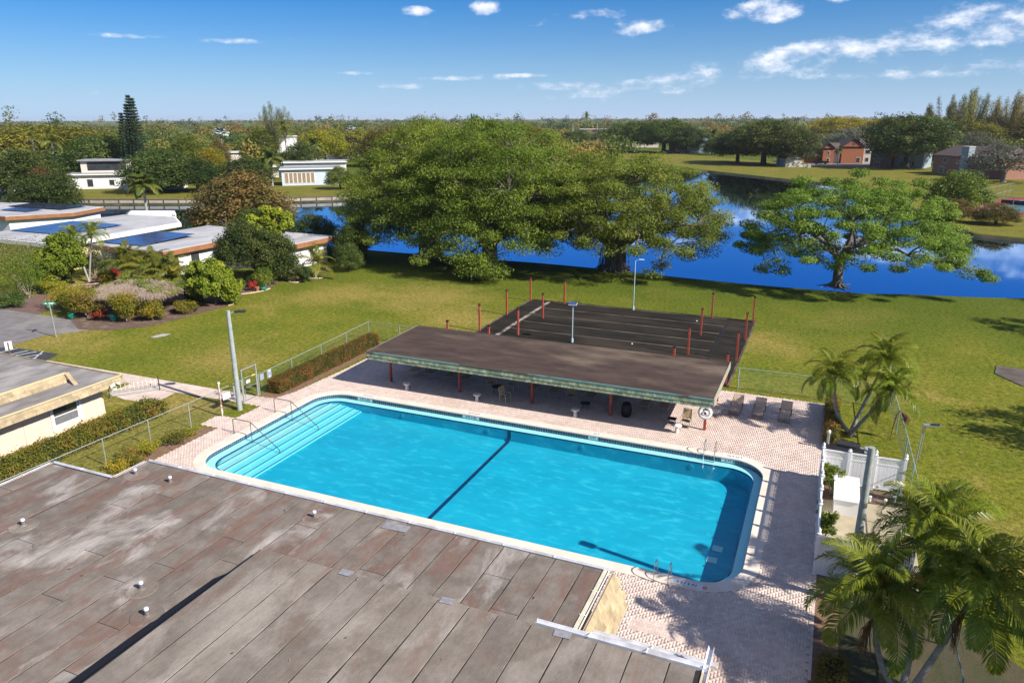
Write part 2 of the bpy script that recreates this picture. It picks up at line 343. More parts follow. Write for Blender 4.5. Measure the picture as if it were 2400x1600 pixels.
# ------------------------------------------------------------------ terrain and lake
LAKE0 = [(-190, 86), (-160, 87.5), (-110, 88), (-84, 86.5), (-62, 85.5), (-48, 85.2), (-34, 85.2), (-20, 83.9), (-8, 82.4), (4, 82.2), (18.8, 86), (45, 92), (110, 100),
         (110, 124), (60, 123), (34, 128), (21, 133), (18.5, 142), (13, 165), (6, 197), (.6, 222), (-12, 234), (-26, 248), (-40, 263), (-52, 258), (-62, 225), (-78, 180), (-92, 152), (-104, 138.2), (-115, 130.2), (-132, 120.9), (-157, 111.2), (-190, 98)]
def subdiv(poly, step, amp, keep=lambda p: False, seed=3):
    o = []; n = len(poly)
    for i in range(n):
        a = Vector(poly[i]); b = Vector(poly[(i + 1) % n]); k = max(1, int((b - a).length / step))
        for j in range(k):
            p = a.lerp(b, j / k)
            if j and not keep(p):
                w = noise.noise(Vector((p.x * .09, p.y * .09, seed))) * amp; d = (b - a).normalized(); p = p + Vector((-d.y, d.x)) * w
            o.append((p.x, p.y))
    return o
LAKE = subdiv(LAKE0, 4, 1.0, keep=lambda p: p.x < -90 and p.y > 96)
POOL = (-29.75, -1.6, 25.65, 37.4, 1.75)
POOLHOLE = rrect(POOL[0] - .3, POOL[1] + .3, POOL[2] - .3, POOL[3] + .3, 2.0)
B = 8800
ground = sheet('ground', [(-B, -B), (B, -B), (B, B), (-B, B)], [LAKE, POOLHOLE], 0.0, m_lawn)
tag(ground, kind='structure')
def bank():
    n = len(LAKE); mb = MB(); pts = [Vector(p) for p in LAKE]
    for i, p in enumerate(pts):
        t = (pts[(i + 1) % n] - pts[i - 1]).normalized(); nin = Vector((-t.y, t.x))
        q = p + nin * 1.3; mb.v.append((p.x, p.y, 0)); mb.v.append((p.x + nin.x * .35, p.y + nin.y * .35, -.22)); mb.v.append((q.x, q.y, -.9))
    for i in range(n):
        j = (i + 1) % n
        for k in (0, 1): mb.f.append((i * 3 + k, j * 3 + k, j * 3 + k + 1, i * 3 + k + 1))
    m = MAT('bank_mud', (.05, .055, .02), (.035, .03, .018), sc=1.2, rough=.95, c3=(.10, .085, .05), sc3=.3, bump=.5)
    tag(mb.build('lake_bank', m), kind='structure')
bank()
def water_mat():
    m, nt, N, L = _nodes('lake_water')
    out = N('ShaderNodeOutputMaterial'); b = N('ShaderNodeBsdfPrincipled'); L(b.outputs[0], out.inputs[0])
    b.inputs['Base Color'].default_value = (.075, .41, .86, 1); b.inputs['Roughness'].default_value = .03; b.inputs['Metallic'].default_value = 1.0; b.inputs['IOR'].default_value = 1.33
    g = N('ShaderNodeNewGeometry'); n = N('ShaderNodeTexNoise'); n.inputs['Scale'].default_value = .9; n.inputs['Detail'].default_value = 3; L(g.outputs['Position'], n.inputs['Vector'])
    bp = N('ShaderNodeBump'); bp.inputs['Strength'].default_value = .012; bp.inputs['Distance'].default_value = .1; L(n.outputs['Fac'], bp.inputs['Height']); L(bp.outputs[0], b.inputs['Normal'])
    return m
lake = sheet('lake_water', [(-210, 75), (120, 75), (120, 280), (-210, 280)], [], -.45, water_mat()); tag(lake, kind='structure')

# ------------------------------------------------------------------ roads, parking, paths
m_asph = MAT('old_asphalt', (.20, .185, .18), (.15, .14, .14), sc=1.3, rough=.9, c3=(.27, .25, .24), sc3=.25, bump=.2, bsc=50, fine=.12)
m_park = MAT('new_asphalt', (.035, .037, .045), (.055, .056, .062), sc=1.5, rough=.85, bump=.2, bsc=60, fine=.2)
m_drive = MAT('brown_driveway', (.165, .10, .082), (.125, .078, .066), sc=1.0, rough=.9, c3=(.2, .13, .11), sc3=.2, bump=.15, bsc=60, fine=.1)
m_line = MAT('road_paint', (.62, .66, .68), (.42, .45, .47), sc=4, rough=.7)
m_path = MAT('path_pavers', (.60, .50, .43), (.50, .38, .32), sc=2.2, rough=.9, c3=(.66, .58, .51), sc3=.4, bump=.25, bsc=14, fine=.14, fsc=22)
tag(sheet('road', [(-130, 15), (-75, 20), (-61.5, 31), (-60.05, 35.3), (-60, 36.2), (-60.2, 39), (-59.4, 39.9), (-58, 42.1), (-58.3, 42.5), (-60.3, 43.2), (-62.3, 43.6), (-67.6, 43.6), (-73.2, 43.7), (-90, 42), (-130, 38)], [], .006, m_asph), kind='structure')
pk = sheet('parking_lot', [(-60, 35.75), (-54.1, 36), (-53.65, 34.7), (-53.5, 33.4), (-54.2, 33.1), (-54.1, 27), (-75, 18), (-61.5, 31), (-60.1, 35.3)], [], .012, m_park); tag(pk, kind='structure')
for a, b, w in (((-58.9, 34.3), (-58.7, 35.8), .1), ((-58.4, 31), (-57.3, 35.7), .1), ((-57.4, 33.5), (-56.4, 35.75), .1), ((-56.4, 33.6), (-55.4, 35.5), .1), ((-57.4, 33.35), (-54.4, 33.7), .12), ((-55.3, 32), (-55.0, 34.6), .1), ((-54.85, 34.5), (-56.0, 36.0), .1), ((-58.5, 29.5), (-54.3, 30.6), .1)):
    a = Vector(a); b = Vector(b); d = (b - a); mb = MB().box(((a.x + b.x) / 2, (a.y + b.y) / 2, .017), (d.length, w, .006), rz=math.atan2(d.y, d.x)); mb.build('painted_line', m_line, pk)
tag(sheet('driveway', [(-73.2, 43.8), (-74.1, 44.4), (-75.1, 47.3), (-75.2, 51.5), (-76, 55), (-78.5, 58.5), (-72.5, 58.5), (-71.4, 54), (-71.2, 52), (-69.4, 49.8), (-68.2, 45.4), (-67.6, 43.65)], [], .010, m_drive), kind='structure')
tag(sheet('path', [(-53.6, 33.4), (-53.5, 34.6), (-44, 34.75), (-33.2, 34.85), (-33.2, 33.55), (-39, 33.3), (-43.1, 33.4), (-47, 33.3)], [], .014, m_path), kind='structure')
tag(sheet('bike_pad', [(-43.2, 33.42), (-38.95, 33.2), (-38.7, 31.7), (-39.1, 31.2), (-41, 31.0), (-43.15, 31.4)], [], .020, m_path), kind='structure')
# planting beds
tag(sheet('mulch_bed', [(-62.6, 43.3), (-59.2, 41.5), (-56.5, 42.3), (-54.3, 44.5), (-53.7, 48.2), (-53.3, 52.2), (-53.2, 53.8), (-54.6, 54.6), (-56.2, 55.5), (-58, 57.4), (-64, 56.5), (-66.5, 52), (-65.5, 47), (-64.5, 44.8)], [], .016, m_mulch), kind='structure')
tag(sheet('house_bed', [(-58.5, 57.5), (-55.6, 57.3), (-54.5, 60.3), (-55.5, 62.5), (-57, 65.2), (-68, 59.7), (-67, 57.5)], [], .020, m_mulch), kind='structure')
tag(sheet('fence_bed', [(-33.1, 23.5), (-31.9, 23.5), (-31.95, 29.6), (-32.6, 29.8), (-33.2, 28)], [], .016, m_dirt), kind='structure')
tag(sheet('hedge_bed', [(-33.3, 34.95), (-32.1, 35.05), (-31.7, 36.55), (-31.6, 48.2), (-33.6, 48.6)], [], .016, m_dirt), kind='structure')
tag(sheet('side_bed', [(1.05, 20), (1.9, 20), (1.9, 27.5), (1.75, 40), (1.75, 47.6), (1.05, 47.6)], [], .016, m_dirt), kind='structure')
tag(sheet('palm_bed', [(1.95, 14), (9, 14), (8.5, 24), (5.1, 27.8), (1.95, 27.8)], [], .012, MAT('shade_toned_soil', (.075, .06, .035), (.05, .055, .022), sc=1.5, rough=.95, c3=(.11, .085, .05), sc3=.6, bump=.5, bsc=20, fine=.3, fsc=20)), kind='structure')  # soil colour darkened to stand for the shade under the palms
tag(sheet('enclosed_lawn', [(-40.0, 10), (-31.9, 10), (-31.9, 23.4), (-33.2, 23.4), (-33.4, 33.2), (-38.5, 33.1), (-38.6, 31.0), (-38.2, 29)], [], .009, m_sidelawn), kind='structure')

# ------------------------------------------------------------------ pool
m_shell = MAT('pool_plaster', (.80, .86, .86), (.74, .82, .83), sc=1.2, rough=.7, bump=.08, bsc=12)
m_floor = MAT('pool_floor_ripples', (.008, .325, .46), (.012, .38, .52), sc=.45, rough=.7, c3=(.10, .60, .70), sc3=2.0, amt3=.6, stretch=(.6, 1.4, 1), lo3=.52, hi3=.74)  # blue floor paint; its pale streaks stand in for ripple light
m_landing = MAT('step_plaster', (.52, .66, .65), (.46, .61, .62), sc=2, rough=.8)
m_step = MAT('step_paint', (.30, .66, .72), (.26, .62, .69), sc=2, rough=.8)
m_navy = MAT('navy_tile', (.012, .03, .095), (.02, .045, .13), sc=4, rough=.25, spec=.6, rnd=.2)
m_tile = MAT('waterline_tile', (.025, .045, .10), (.05, .075, .14), sc=3, rough=.22, spec=.6, tint=.35)
m_cop = MAT('coping_stone', (.70, .61, .52), (.63, .54, .45), sc=1.5, rough=.85, c3=(.68, .61, .54), sc3=.5, bump=.12, bsc=30, fine=.06)
x0, x1, y0, y1, rr_ = POOL
WL = -.13; LED = -.30; LW = .52
pool = thing('swimming_pool', 'large turquoise swimming pool with wide steps and pale stone coping', 'swimming pool', (-15.5, 31.5, 0))
PO = Vector((-15.5, 31.5, 0))
def loc_poly(poly): return [(p[0] - PO.x, p[1] - PO.y) for p in poly]
def ring(polyA, zA, polyB, zB, mb):
    n = len(polyA); b = len(mb.v)
    mb.v += [(p[0], p[1], zA) for p in polyA] + [(p[0], p[1], zB) for p in polyB]
    mb.f += [(b + i, b + (i + 1) % n, b + n + (i + 1) % n, b + n + i) for i in range(n)]
NS = 10
Pin = loc_poly(rrect(x0, x1, y0, y1, rr_, NS)); Pout = loc_poly(rrect(x0 - .58, x1 + .58, y0 - .58, y1 + .58, rr_ + .58, NS)); Pled = loc_poly(rrect(x0 + LW, x1 - LW, y0 + LW, y1 - LW, rr_ - .45, NS))
Pnose = loc_poly(rrect(x0 + .03, x1 - .03, y0 + .03, y1 - .03, rr_ - .03, NS))
mb = MB(); ring(Pout, -.1, Pout, .035, mb); ring(Pout, .035, Pnose, .04, mb); ring(Pnose, .04, Pnose, -.03, mb); ring(Pnose, -.03, Pin, -.03, mb)
mb.build('coping', m_cop, pool)
mb = MB(); ring(Pin, -.03, Pin, LED, mb); mb.build('wall_backing', m_white, pool)
# waterline tiles (too many to be separate things)
def perim_points(poly, step):
    P = [Vector(p) for p in poly]; P.append(P[0]); o = []; carry = 0
    for a, b in zip(P, P[1:]):
        d = (b - a).length; k = max(1, round(d / step))
        for j in range(k): o.append(a.lerp(b, j / k))
    return o
mb = MB(); tt = []
pp = perim_points(Pin, .155); n = len(pp)
MARKS = [(-26.7, '3 FT 6 IN'), (-18.95, '4 FT 6 IN'), (-11.1, '5 FT'), (-3.35, '5 FT 6 IN')]
rng = random.Random(5)
for i in range(n):
    a, b = pp[i], pp[(i + 1) % n]; d = (b - a); ln = d.length
    if ln < 1e-4: continue
    d /= ln; nin = Vector((-d.y, d.x)); a2 = a + d * .005; b2 = b - d * .005
    off = nin * .006
    for zz0, zz1 in ((-.045, -.155), (-.165, -.285)):
        mb.add([(a2.x + off.x, a2.y + off.y, zz1), (b2.x + off.x, b2.y + off.y, zz1), (b2.x + off.x, b2.y + off.y, zz0), (a2.x + off.x, a2.y + off.y, zz0)], [(0, 1, 2, 3)])
        tt += [rng.random()] * 4
tm = npmesh('waterline_tiles', mb.v, mb.f, m_tile, tt); o = put('waterline_tiles', tm, pool); o['kind'] = 'stuff'
mb = MB(); ring(Pin, LED, Pled, LED, mb); mb.build('ledge', m_shell, pool)
Ptr = loc_poly(rrect(x0 + LW - .06, x1 - LW + .06, y0 + LW - .06, y1 - LW + .06, rr_ - .40, NS))
mb = MB(); ring(Ptr, LED + .004, Pled, LED + .004, mb); ring(Pled, LED + .004, Pled, LED - .06, mb); mb.build('ledge_trim', m_navy, pool)
def floorz(X):   # world X
    t = (X + 26.2) / (26.2 - 2.2); return -.80 - .42 * min(1, max(0, t))
mb = MB(); n = len(Pled); Pfl = Pled
zz = [floorz(p[0] + PO.x) for p in Pfl]; b = len(mb.v)
mb.v += [(p[0], p[1], LED - .06) for p in Pled] + [(p[0], p[1], z) for p, z in zip(Pfl, zz)]
mb.f += [(i, (i + 1) % n, n + (i + 1) % n, n + i) for i in range(n)]
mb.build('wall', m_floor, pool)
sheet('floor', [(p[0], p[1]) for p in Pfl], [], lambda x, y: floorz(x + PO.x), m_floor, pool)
SX = [-29.28, -28.79, -28.24, -27.70, -27.17, -26.68]; SZ = [-.37, -.46, -.55, -.64, -.72]
for i in range(5):
    mb = MB(); xa, xb = SX[i], SX[i + 1]
    poly = [p for p in Pled if xa - PO.x - 1e-6 <= p[0] <= xb - PO.x]
    ya, yb = y0 + LW, y1 - LW
    def yr(X):
        r = rr_ - .45; cx = x0 + LW + r
        if X >= cx: return 0
        return r - math.sqrt(max(0, r * r - (cx - X) ** 2))
    ia, ib = yr(xa), yr(xb)
    mb.prism([(xa - PO.x, ya + ia - PO.y), (xb - PO.x, ya + ib - PO.y), (xb - PO.x, yb - ib - PO.y), (xa - PO.x, yb - ia - PO.y)], -.9, SZ[i])
    mb.build('step', m_landing if i < 2 else m_step, pool)
    MB().box((xb - PO.x - .03, (ya + yb) / 2 - PO.y, SZ[i] + .003), (.07, yb - ya - 2 * ib - .01, .012)).build('step_nosing', m_navy, pool)
# floor line and its run up the far wall
mb = MB(); xl = -16.15 - PO.x
mb.add([(xl - .11, y0 + LW - PO.y, floorz(-16.15) + .012), (xl + .11, y0 + LW - PO.y, floorz(-16.15) + .012), (xl + .11, y1 - LW - PO.y - .25, floorz(-16.15) + .012), (xl - .11, y1 - LW - PO.y - .25, floorz(-16.15) + .012),
        (xl + .11, y1 - LW - PO.y - .012, floorz(-16.15) + .2), (xl - .11, y1 - LW - PO.y - .012, floorz(-16.15) + .2), (xl + .11, y1 - LW - PO.y - .012, LED - .062), (xl - .11, y1 - LW - PO.y - .012, LED - .062)],
       [(0, 1, 2, 3), (3, 2, 4, 5), (5, 4, 6, 7)]); mb.build('floor_line', m_navy, pool)
m_lampring = MAT('lamp_ring', (.03, .30, .42), (.05, .36, .48), sc=5, rough=.4)
for X in (-23.6, -17.6, -11.6, -5.4):
    MB().lathe([(.15, 0), (.15, .02), (.11, .03), (.02, .035)], n=14)  .build('underwater_lamp', m_lampring, pool, loc=(X - PO.x, y1 - LW - PO.y - .004, -.60), rot=(R(90), 0, 0))
for X, Y in ((-3.0, 30.3), (-3.1, 29.3)): MB().box((X - PO.x, Y - PO.y, floorz(X) + .02), (.45, .45, .03)).build('drain_cover', m_white, pool, bevel=.008)
def pool_water():
    m, nt, N, L = _nodes('pool_water')
    out = N('ShaderNodeOutputMaterial'); tr = N('ShaderNodeBsdfTransparent'); gl = N('ShaderNodeBsdfGlossy'); gl.inputs['Roughness'].default_value = .02
    gg = N('ShaderNodeNewGeometry'); dt = N('ShaderNodeVectorMath', operation='DOT_PRODUCT'); L(gg.outputs['Incoming'], dt.inputs[0])
    ab = N('ShaderNodeMath', operation='ABSOLUTE'); L(dt.outputs['Value'], ab.inputs[0]); om = N('ShaderNodeMath', operation='SUBTRACT', use_clamp=True); om.inputs[0].default_value = 1; L(ab.outputs[0], om.inputs[1])
    pw = N('ShaderNodeMath', operation='POWER'); L(om.outputs[0], pw.inputs[0]); pw.inputs[1].default_value = 5; fr = N('ShaderNodeMath', operation='MULTIPLY_ADD'); L(pw.outputs[0], fr.inputs[0]); fr.inputs[1].default_value = .98; fr.inputs[2].default_value = .02
    mx = N('ShaderNodeMixShader'); L(fr.outputs[0], mx.inputs[0]); L(tr.outputs[0], mx.inputs[1]); L(gl.outputs[0], mx.inputs[2]); L(mx.outputs[0], out.inputs['Surface'])
    tr.inputs['Color'].default_value = (.62, .93, .965, 1)
    g = N('ShaderNodeNewGeometry'); n = N('ShaderNodeTexNoise'); n.inputs['Scale'].default_value = 2.2; n.inputs['Detail'].default_value = 4; n.inputs['Distortion'].default_value = 1.2; L(g.outputs['Position'], n.inputs['Vector'])
    bp = N('ShaderNodeBump'); bp.inputs['Strength'].default_value = .22; bp.inputs['Distance'].default_value = .06; L(n.outputs['Fac'], bp.inputs['Height']); L(bp.outputs[0], gl.inputs['Normal']); L(bp.outputs[0], dt.inputs[1])
    return m
o = MB().prism(rrect(x0 - .1, x1 + .1, y0 - .1, y1 + .1, rr_ + .1, NS), -2.2, WL).build('pool_water', pool_water()); tag(o, kind='structure')
# depth markings
def text_mesh(name, s, size, mat, depth=.002):
    cu = bpy.data.curves.new(name, 'FONT'); cu.body = s; cu.size = size; cu.align_x = 'CENTER'; cu.align_y = 'CENTER'; cu.extrude = depth; cu.offset = size * .012
    ob = bpy.data.objects.new(name, cu); COL.objects.link(ob); dg = bpy.context.evaluated_depsgraph_get(); me = bpy.data.meshes.new_from_object(ob.evaluated_get(dg))
    bpy.data.objects.remove(ob); bpy.data.curves.remove(cu); me.materials.clear(); me.materials.append(mat); me.name = name; return me
m_ink = MAT('black_enamel', (.01, .01, .015), rough=.4); m_plate = MAT('marker_tile', (.72, .74, .76), (.66, .68, .7), sc=8, rough=.3); m_redink = MAT('red_enamel', (.5, .04, .05), rough=.4)
def marker(X, Y, s, rot, wall=False):
    w = len(s) * .115 + .1
    if wall:
        pl = MB().box((0, 0, 0), (w, .20, .008)).build('depth_plate', m_plate, pool, loc=(X - PO.x, y1 - .012 - PO.y, -.13), rot=(R(90), 0, 0))
        put('depth_number', text_mesh('depth_number', s, .19, m_ink), pl, (0, 0, .007))['kind'] = 'stuff'
    else:
        pl = MB().box((0, 0, 0), (w * 1.08, .24, .008)).build('depth_plate', m_plate, pool, loc=(X - PO.x, Y - PO.y, .041), rot=(0, 0, rot))
        put('depth_number', text_mesh('depth_number', s, .2, m_ink), pl, (0, 0, .007))['kind'] = 'stuff'
for X, s in MARKS:
    marker(X, 0, s, 0, True); marker(X + .1, y1 + .28, s, PI)
marker(-3.55, y0 - .3, '5 FT 6 IN', 0)
nd = MB(); nd.lathe([(.07, 0), (.09, 0), (.09, .006), (.07, .006)], n=16, cap=False); nd.box((0, 0, .004), (.16, .02, .005), rz=R(45)); nd.build('no_diving_mark', m_redink, pool, loc=(-2.85 - PO.x, y0 - .3 - PO.y, .043))

# ------------------------------------------------------------------ paver deck (herringbone bricks)
m_paver = MAT('clay_pavers', (.635, .52, .455), (.56, .44, .385), sc=1.4, rough=.88, c3=(.42, .29, .23), sc3=.32, amt3=.5, lo3=.56, hi3=.7, tint=.10, rnd=.10, fine=.10, fsc=25, bump=.1, bsc=40)
m_sand = MAT('joint_sand', (.42, .34, .29), (.34, .27, .23), sc=5, rough=1)
DECK = [(-31.95, 20), (-31.95, 29.85), (-33.3, 29.85), (-33.4, 31.3), (-32.05, 31.45), (-32.0, 33.55), (-33.2, 33.55), (-33.2, 34.85), (-32.1, 35.05), (-31.65, 36.5), (-31.3, 42), (-31.2, 47.75), (1.0, 47.75), (1.0, 20)]
COPO = rrect(x0 - .56, x1 + .56, y0 - .56, y1 + .56, rr_ + .56, NS)
deck = sheet('pool_deck', DECK, [COPO], .014, m_sand); tag(deck, kind='structure')
def pavers():
    w = .102; g = .0028; a = np.arange(-330, 14); b = np.arange(190, 470)
    A, Bq = np.meshgrid(a, b); d = (A - Bq) % 4
    hx = A[d == 0]; hy = Bq[d == 0]; vx = A[d == 3]; vy = Bq[d == 3]
    cx = np.concatenate([(hx + 1.0) * w, (vx + .5) * w]); cy = np.concatenate([(hy + .5) * w, (vy + 1.0) * w])
    sx = np.concatenate([np.full(len(hx), w - g), np.full(len(vx), w / 2 - g)]); sy = np.concatenate([np.full(len(hx), w / 2 - g), np.full(len(vx), w - g)])
    k = inpoly(cx, cy, DECK) & ~inpoly(cx, cy, COPO) & ~((cx < -5.6) & (cy < 19.5)) & ~((cx < -16) & (cy < 24) & (cx > -31))
    cx, cy, sx, sy = cx[k], cy[k], sx[k], sy[k]
    dist = np.hypot(cx, cy); cand = np.where((cy > 21.9) & (cx > -5) & (cx < 0.9), dist, 1e9); near = np.argsort(cand)[:300]
    mask = np.ones(len(cx), bool); mask[near] = False
    rs = np.random.default_rng(2); zt = .020 + rs.normal(0, .0012, len(cx))
    def build(ix):
        n = len(ix); x, y, p, q, z = cx[ix], cy[ix], sx[ix], sy[ix], zt[ix]; V = np.zeros((n, 8, 3), np.float32)
        for c, (ux, uy) in enumerate(((-1, -1), (1, -1), (1, 1), (-1, 1))):
            V[:, c, 0] = x + ux * p; V[:, c, 1] = y + uy * q; V[:, c, 2] = .012
            V[:, c + 4, 0] = x + ux * (p - .003); V[:, c + 4, 1] = y + uy * (q - .003); V[:, c + 4, 2] = z
        F = np.array([(4, 5, 6, 7), (0, 1, 5, 4), (1, 2, 6, 5), (2, 3, 7, 6), (3, 0, 4, 7)]); F = (F[None] + (np.arange(n) * 8)[:, None, None]).reshape(-1, 4)
        return V.reshape(-1, 3), F, np.repeat(rs.random(n), 8)
    v, f, t = build(np.where(mask)[0]); o = put('pavers', npmesh('pavers', v, f, m_paver, t), deck); o['kind'] = 'stuff'
    # the nearest three hundred, one object each
    hm = MB(); hm.box((0, 0, 0), (2 * (w - g), 2 * (w / 2 - g), .014), top=(.985, .97)); pm = hm.mesh('paver', m_paver)
    for i in near: put('paver', pm, deck, (float(cx[i]), float(cy[i]), float(zt[i]) - .007), (0, 0, 0 if sx[i] > sy[i] else PI / 2))
pavers()
# brick border along the right side of the deck
bm_ = MB().box((0, 0, 0), (.10, .196, .03)).mesh('border_brick', m_paver)
for i in range(128): put('border_brick', bm_, deck, (1.06, 21.85 + i * .203, .012))
def wb(mb, name, mat, parent, smooth=False, bevel=0):
    """build a part whose faces were collected in world coordinates"""
    o = Vector((0, 0, 0)); p = parent
    while p is not None: o = o + p.location; p = p.parent
    mb.v = [(a[0] - o.x, a[1] - o.y, a[2] - o.z) for a in mb.v]
    return mb.build(name, mat, parent, smooth, bevel)
def wp(mesh, name, parent, loc, rot=(0, 0, 0), sc=(1, 1, 1)):
    o = Vector((0, 0, 0)); p = parent
    while p is not None: o = o + p.location; p = p.parent
    return put(name, mesh, parent, tuple(Vector(loc) - o), rot, sc)

# ------------------------------------------------------------------ near building with the felt roof
def roof_mat(name, a, b, stain, pale, sc3, lo3, hi3):
    m, nt, N, L = _nodes(name)
    out = N('ShaderNodeOutputMaterial'); bs = N('ShaderNodeBsdfPrincipled'); L(bs.outputs[0], out.inputs[0]); bs.inputs['Roughness'].default_value = .93; bs.inputs['Specular IOR Level'].default_value = .2
    g = N('ShaderNodeNewGeometry'); oi = N('ShaderNodeObjectInfo')
    ad = N('ShaderNodeVectorMath', operation='MULTIPLY_ADD'); L(g.outputs['Position'], ad.inputs[0]); ad.inputs[1].default_value = (1, 1, 1)
    cb = N('ShaderNodeCombineXYZ'); mu = N('ShaderNodeMath', operation='MULTIPLY'); mu.inputs[1].default_value = .5; L(oi.outputs['Random'], mu.inputs[0]); L(mu.outputs[0], cb.inputs[2]); L(cb.outputs[0], ad.inputs[2])
    def nz(sc, st=(1, 1, 1), det=7, rg=.6, dist=0):
        mp = N('ShaderNodeMapping'); mp.inputs['Scale'].default_value = st; L(ad.outputs[0], mp.inputs[0])
        n = N('ShaderNodeTexNoise'); n.inputs['Scale'].default_value = sc; n.inputs['Detail'].default_value = det; n.inputs['Roughness'].default_value = rg; n.inputs['Distortion'].default_value = dist; L(mp.outputs[0], n.inputs[0]); return n.outputs['Fac']
    def mr(f, p, q, r=0, s=1):
        k = N('ShaderNodeMapRange'); k.inputs[1].default_value = p; k.inputs[2].default_value = q; k.inputs[3].default_value = r; k.inputs[4].default_value = s; L(f, k.inputs[0]); return k.outputs[0]
    def mix(f, p, q):
        x = N('ShaderNodeMix'); x.data_type = 'RGBA'
        for s_, v in (('A', p), ('B', q)):
            if isinstance(v, tuple): x.inputs[s_].default_value = c4(v)
            else: L(v, x.inputs[s_])
        L(f, x.inputs['Factor']); return x.outputs['Result']
    c = mix(mr(nz(1.2), .35, .65), a, b)
    c = mix(mr(nz(.55, (2.2, .7, 1), 7, .62, .4), lo3, hi3, 0, .8), c, stain)
    c = mix(mr(nz(.33, (1.6, .9, 1), 8, .6, .5), .53, .66, 0, .9), c, pale)
    c = mix(mr(nz(3.5, (1, .25, 1), 6, .7), .56, .8, 0, .5), c, (a[0] * .45, a[1] * .45, a[2] * .45))
    c = mix(mr(nz(.8, (1, 1, 1), 9, .72, 1.5), .485, .5, 0, .5), c, c) if False else c
    h = N('ShaderNodeHueSaturation'); L(c, h.inputs['Color'])
    v1 = mr(oi.outputs['Random'], 0, 1, .86, 1.12); v2 = mr(nz(45, det=3, rg=.8), .3, .7, .82, 1.18); v3 = mr(nz(9, (1, .4, 1), 6, .75), .3, .7, .86, 1.14)
    q1 = N('ShaderNodeMath', operation='MULTIPLY'); L(v1, q1.inputs[0]); L(v2, q1.inputs[1]); q2 = N('ShaderNodeMath', operation='MULTIPLY'); L(q1.outputs[0], q2.inputs[0]); L(v3, q2.inputs[1]); L(q2.outputs[0], h.inputs['Value'])
    L(h.outputs[0], bs.inputs['Base Color'])
    bp = N('ShaderNodeBump'); bp.inputs['Strength'].default_value = .4; bp.inputs['Distance'].default_value = .02; L(nz(6, det=8, rg=.7), bp.inputs['Height']); L(bp.outputs[0], bs.inputs['Normal'])
    return m
m_felt = roof_mat('roof_felt', (.215, .186, .16), (.148, .124, .104), (.175, .11, .086), (.41, .37, .34), .5, .49, .60)
m_felt2 = roof_mat('roof_felt_upper', (.222, .192, .163), (.165, .139, .115), (.175, .12, .092), (.29, .255, .22), .5, .54, .68)
m_tar = MAT('bitumen', (.018, .017, .017), (.03, .028, .026), sc=8, rough=.8)
m_gut = MAT('white_gutter', (.74, .75, .79), (.6, .6, .64), sc=3, rough=.4, spec=.5, c3=(.45, .43, .42), sc3=1.4, amt3=.5)
m_sh_tan = MAT('tan_shingle', (.40, .32, .20), (.30, .235, .145), sc=3, rough=.9, rnd=.2, fine=.12, fsc=30)
m_wall_tan = MAT('tan_render', (.42, .34, .25), (.36, .29, .21), sc=2, rough=.9, bump=.1)
m_deadleaf = MAT('dead_leaf', (.36, .22, .07), (.22, .12, .05), sc=9, rough=.9)
m_patch = MAT('flashing_sheet', (.36, .36, .38), (.28, .27, .28), sc=5, rough=.6, metal=.3)
def felt_strips(root, part, xa, xb, yfun, ybot, z, mat, wid=.96, seed=1, slope=0.0, cuts=True):
    rg = random.Random(seed); x = xa
    while x < xb - .05:
        xe = min(xb, x + wid * rg.uniform(.95, 1.06)); yt = yfun((x + xe) / 2); ys = [yt]
        if cuts:
            y = yt - rg.uniform(1.5, 9)
            while y > ybot + 1: ys.append(y); y -= rg.uniform(5, 9)
        ys.append(ybot)
        for k in range(len(ys) - 1):
            ya, yb = ys[k + 1] + .012, ys[k] - (.012 if k else 0); n = 26; mb = MB(); ph = rg.random() * 50
            for j in range(n + 1):
                y = ya + (yb - ya) * j / n
                l = x + .010 + .016 * noise.noise(Vector((y * 1.3, x, ph))) + .05 * max(0, noise.noise(Vector((y * .9, x * 3, ph))) - .35) + .006 * noise.noise(Vector((y * 6, x, 3)))
                r = xe - .010 + .014 * noise.noise(Vector((y * 1.1, xe, ph + 9))) + .007 * noise.noise(Vector((y * 7, xe, 5)))
                zz = z + .012 + slope * (yt - y) + .01 * noise.noise(Vector((x, y * .6, 1)))
                mb.v += [(l, y, zz - .02), (l + .015, y, zz), ((l + r) / 2, y, zz + .004), (r - .015, y, zz), (r, y, zz - .02)]
            for j in range(n):
                for c in range(4): a = j * 5 + c; mb.f.append((a, a + 1, a + 6, a + 5))
            mb.f += [(0, 4, 3, 2, 1), tuple(n * 5 + i for i in range(5))]
            wb(mb, 'felt_sheet', mat, part)
        x = xe
nb = thing('pool_building', 'low flat-roofed building with weathered brown felt roof in the foreground beside the pool', 'building', (-14, 8, 0))
ZA, ZB = 3.20, 3.58
YF = 20.45
walls = MB(); walls.prism([(-29.6, -12), (-29.6, 18.2), (-25.9, 18.2), (-25.9, 20.0), (-5.8, 20.0), (-5.8, 16.2), (-2.2, 16.2), (-2.2, -12)], 0, 3.0)
wb(walls, 'wall', m_wall_tan, nb)
s1 = MB(); s1.prism([(-30.05, -12), (-30.05, 18.7), (-26.35, 18.7), (-26.35, YF), (-5.42, YF), (-5.42, -12)], 2.95, ZA); ra = wb(s1, 'lower_roof', m_tar, nb)
felt_strips(nb, ra, -30.0, -26.4, lambda x: 18.62, 2, ZA, m_felt, seed=4)
felt_strips(nb, ra, -26.36, -5.5, lambda x: YF - .05 if x < -5.6 else 17.0, 2, ZA, m_felt, seed=8)
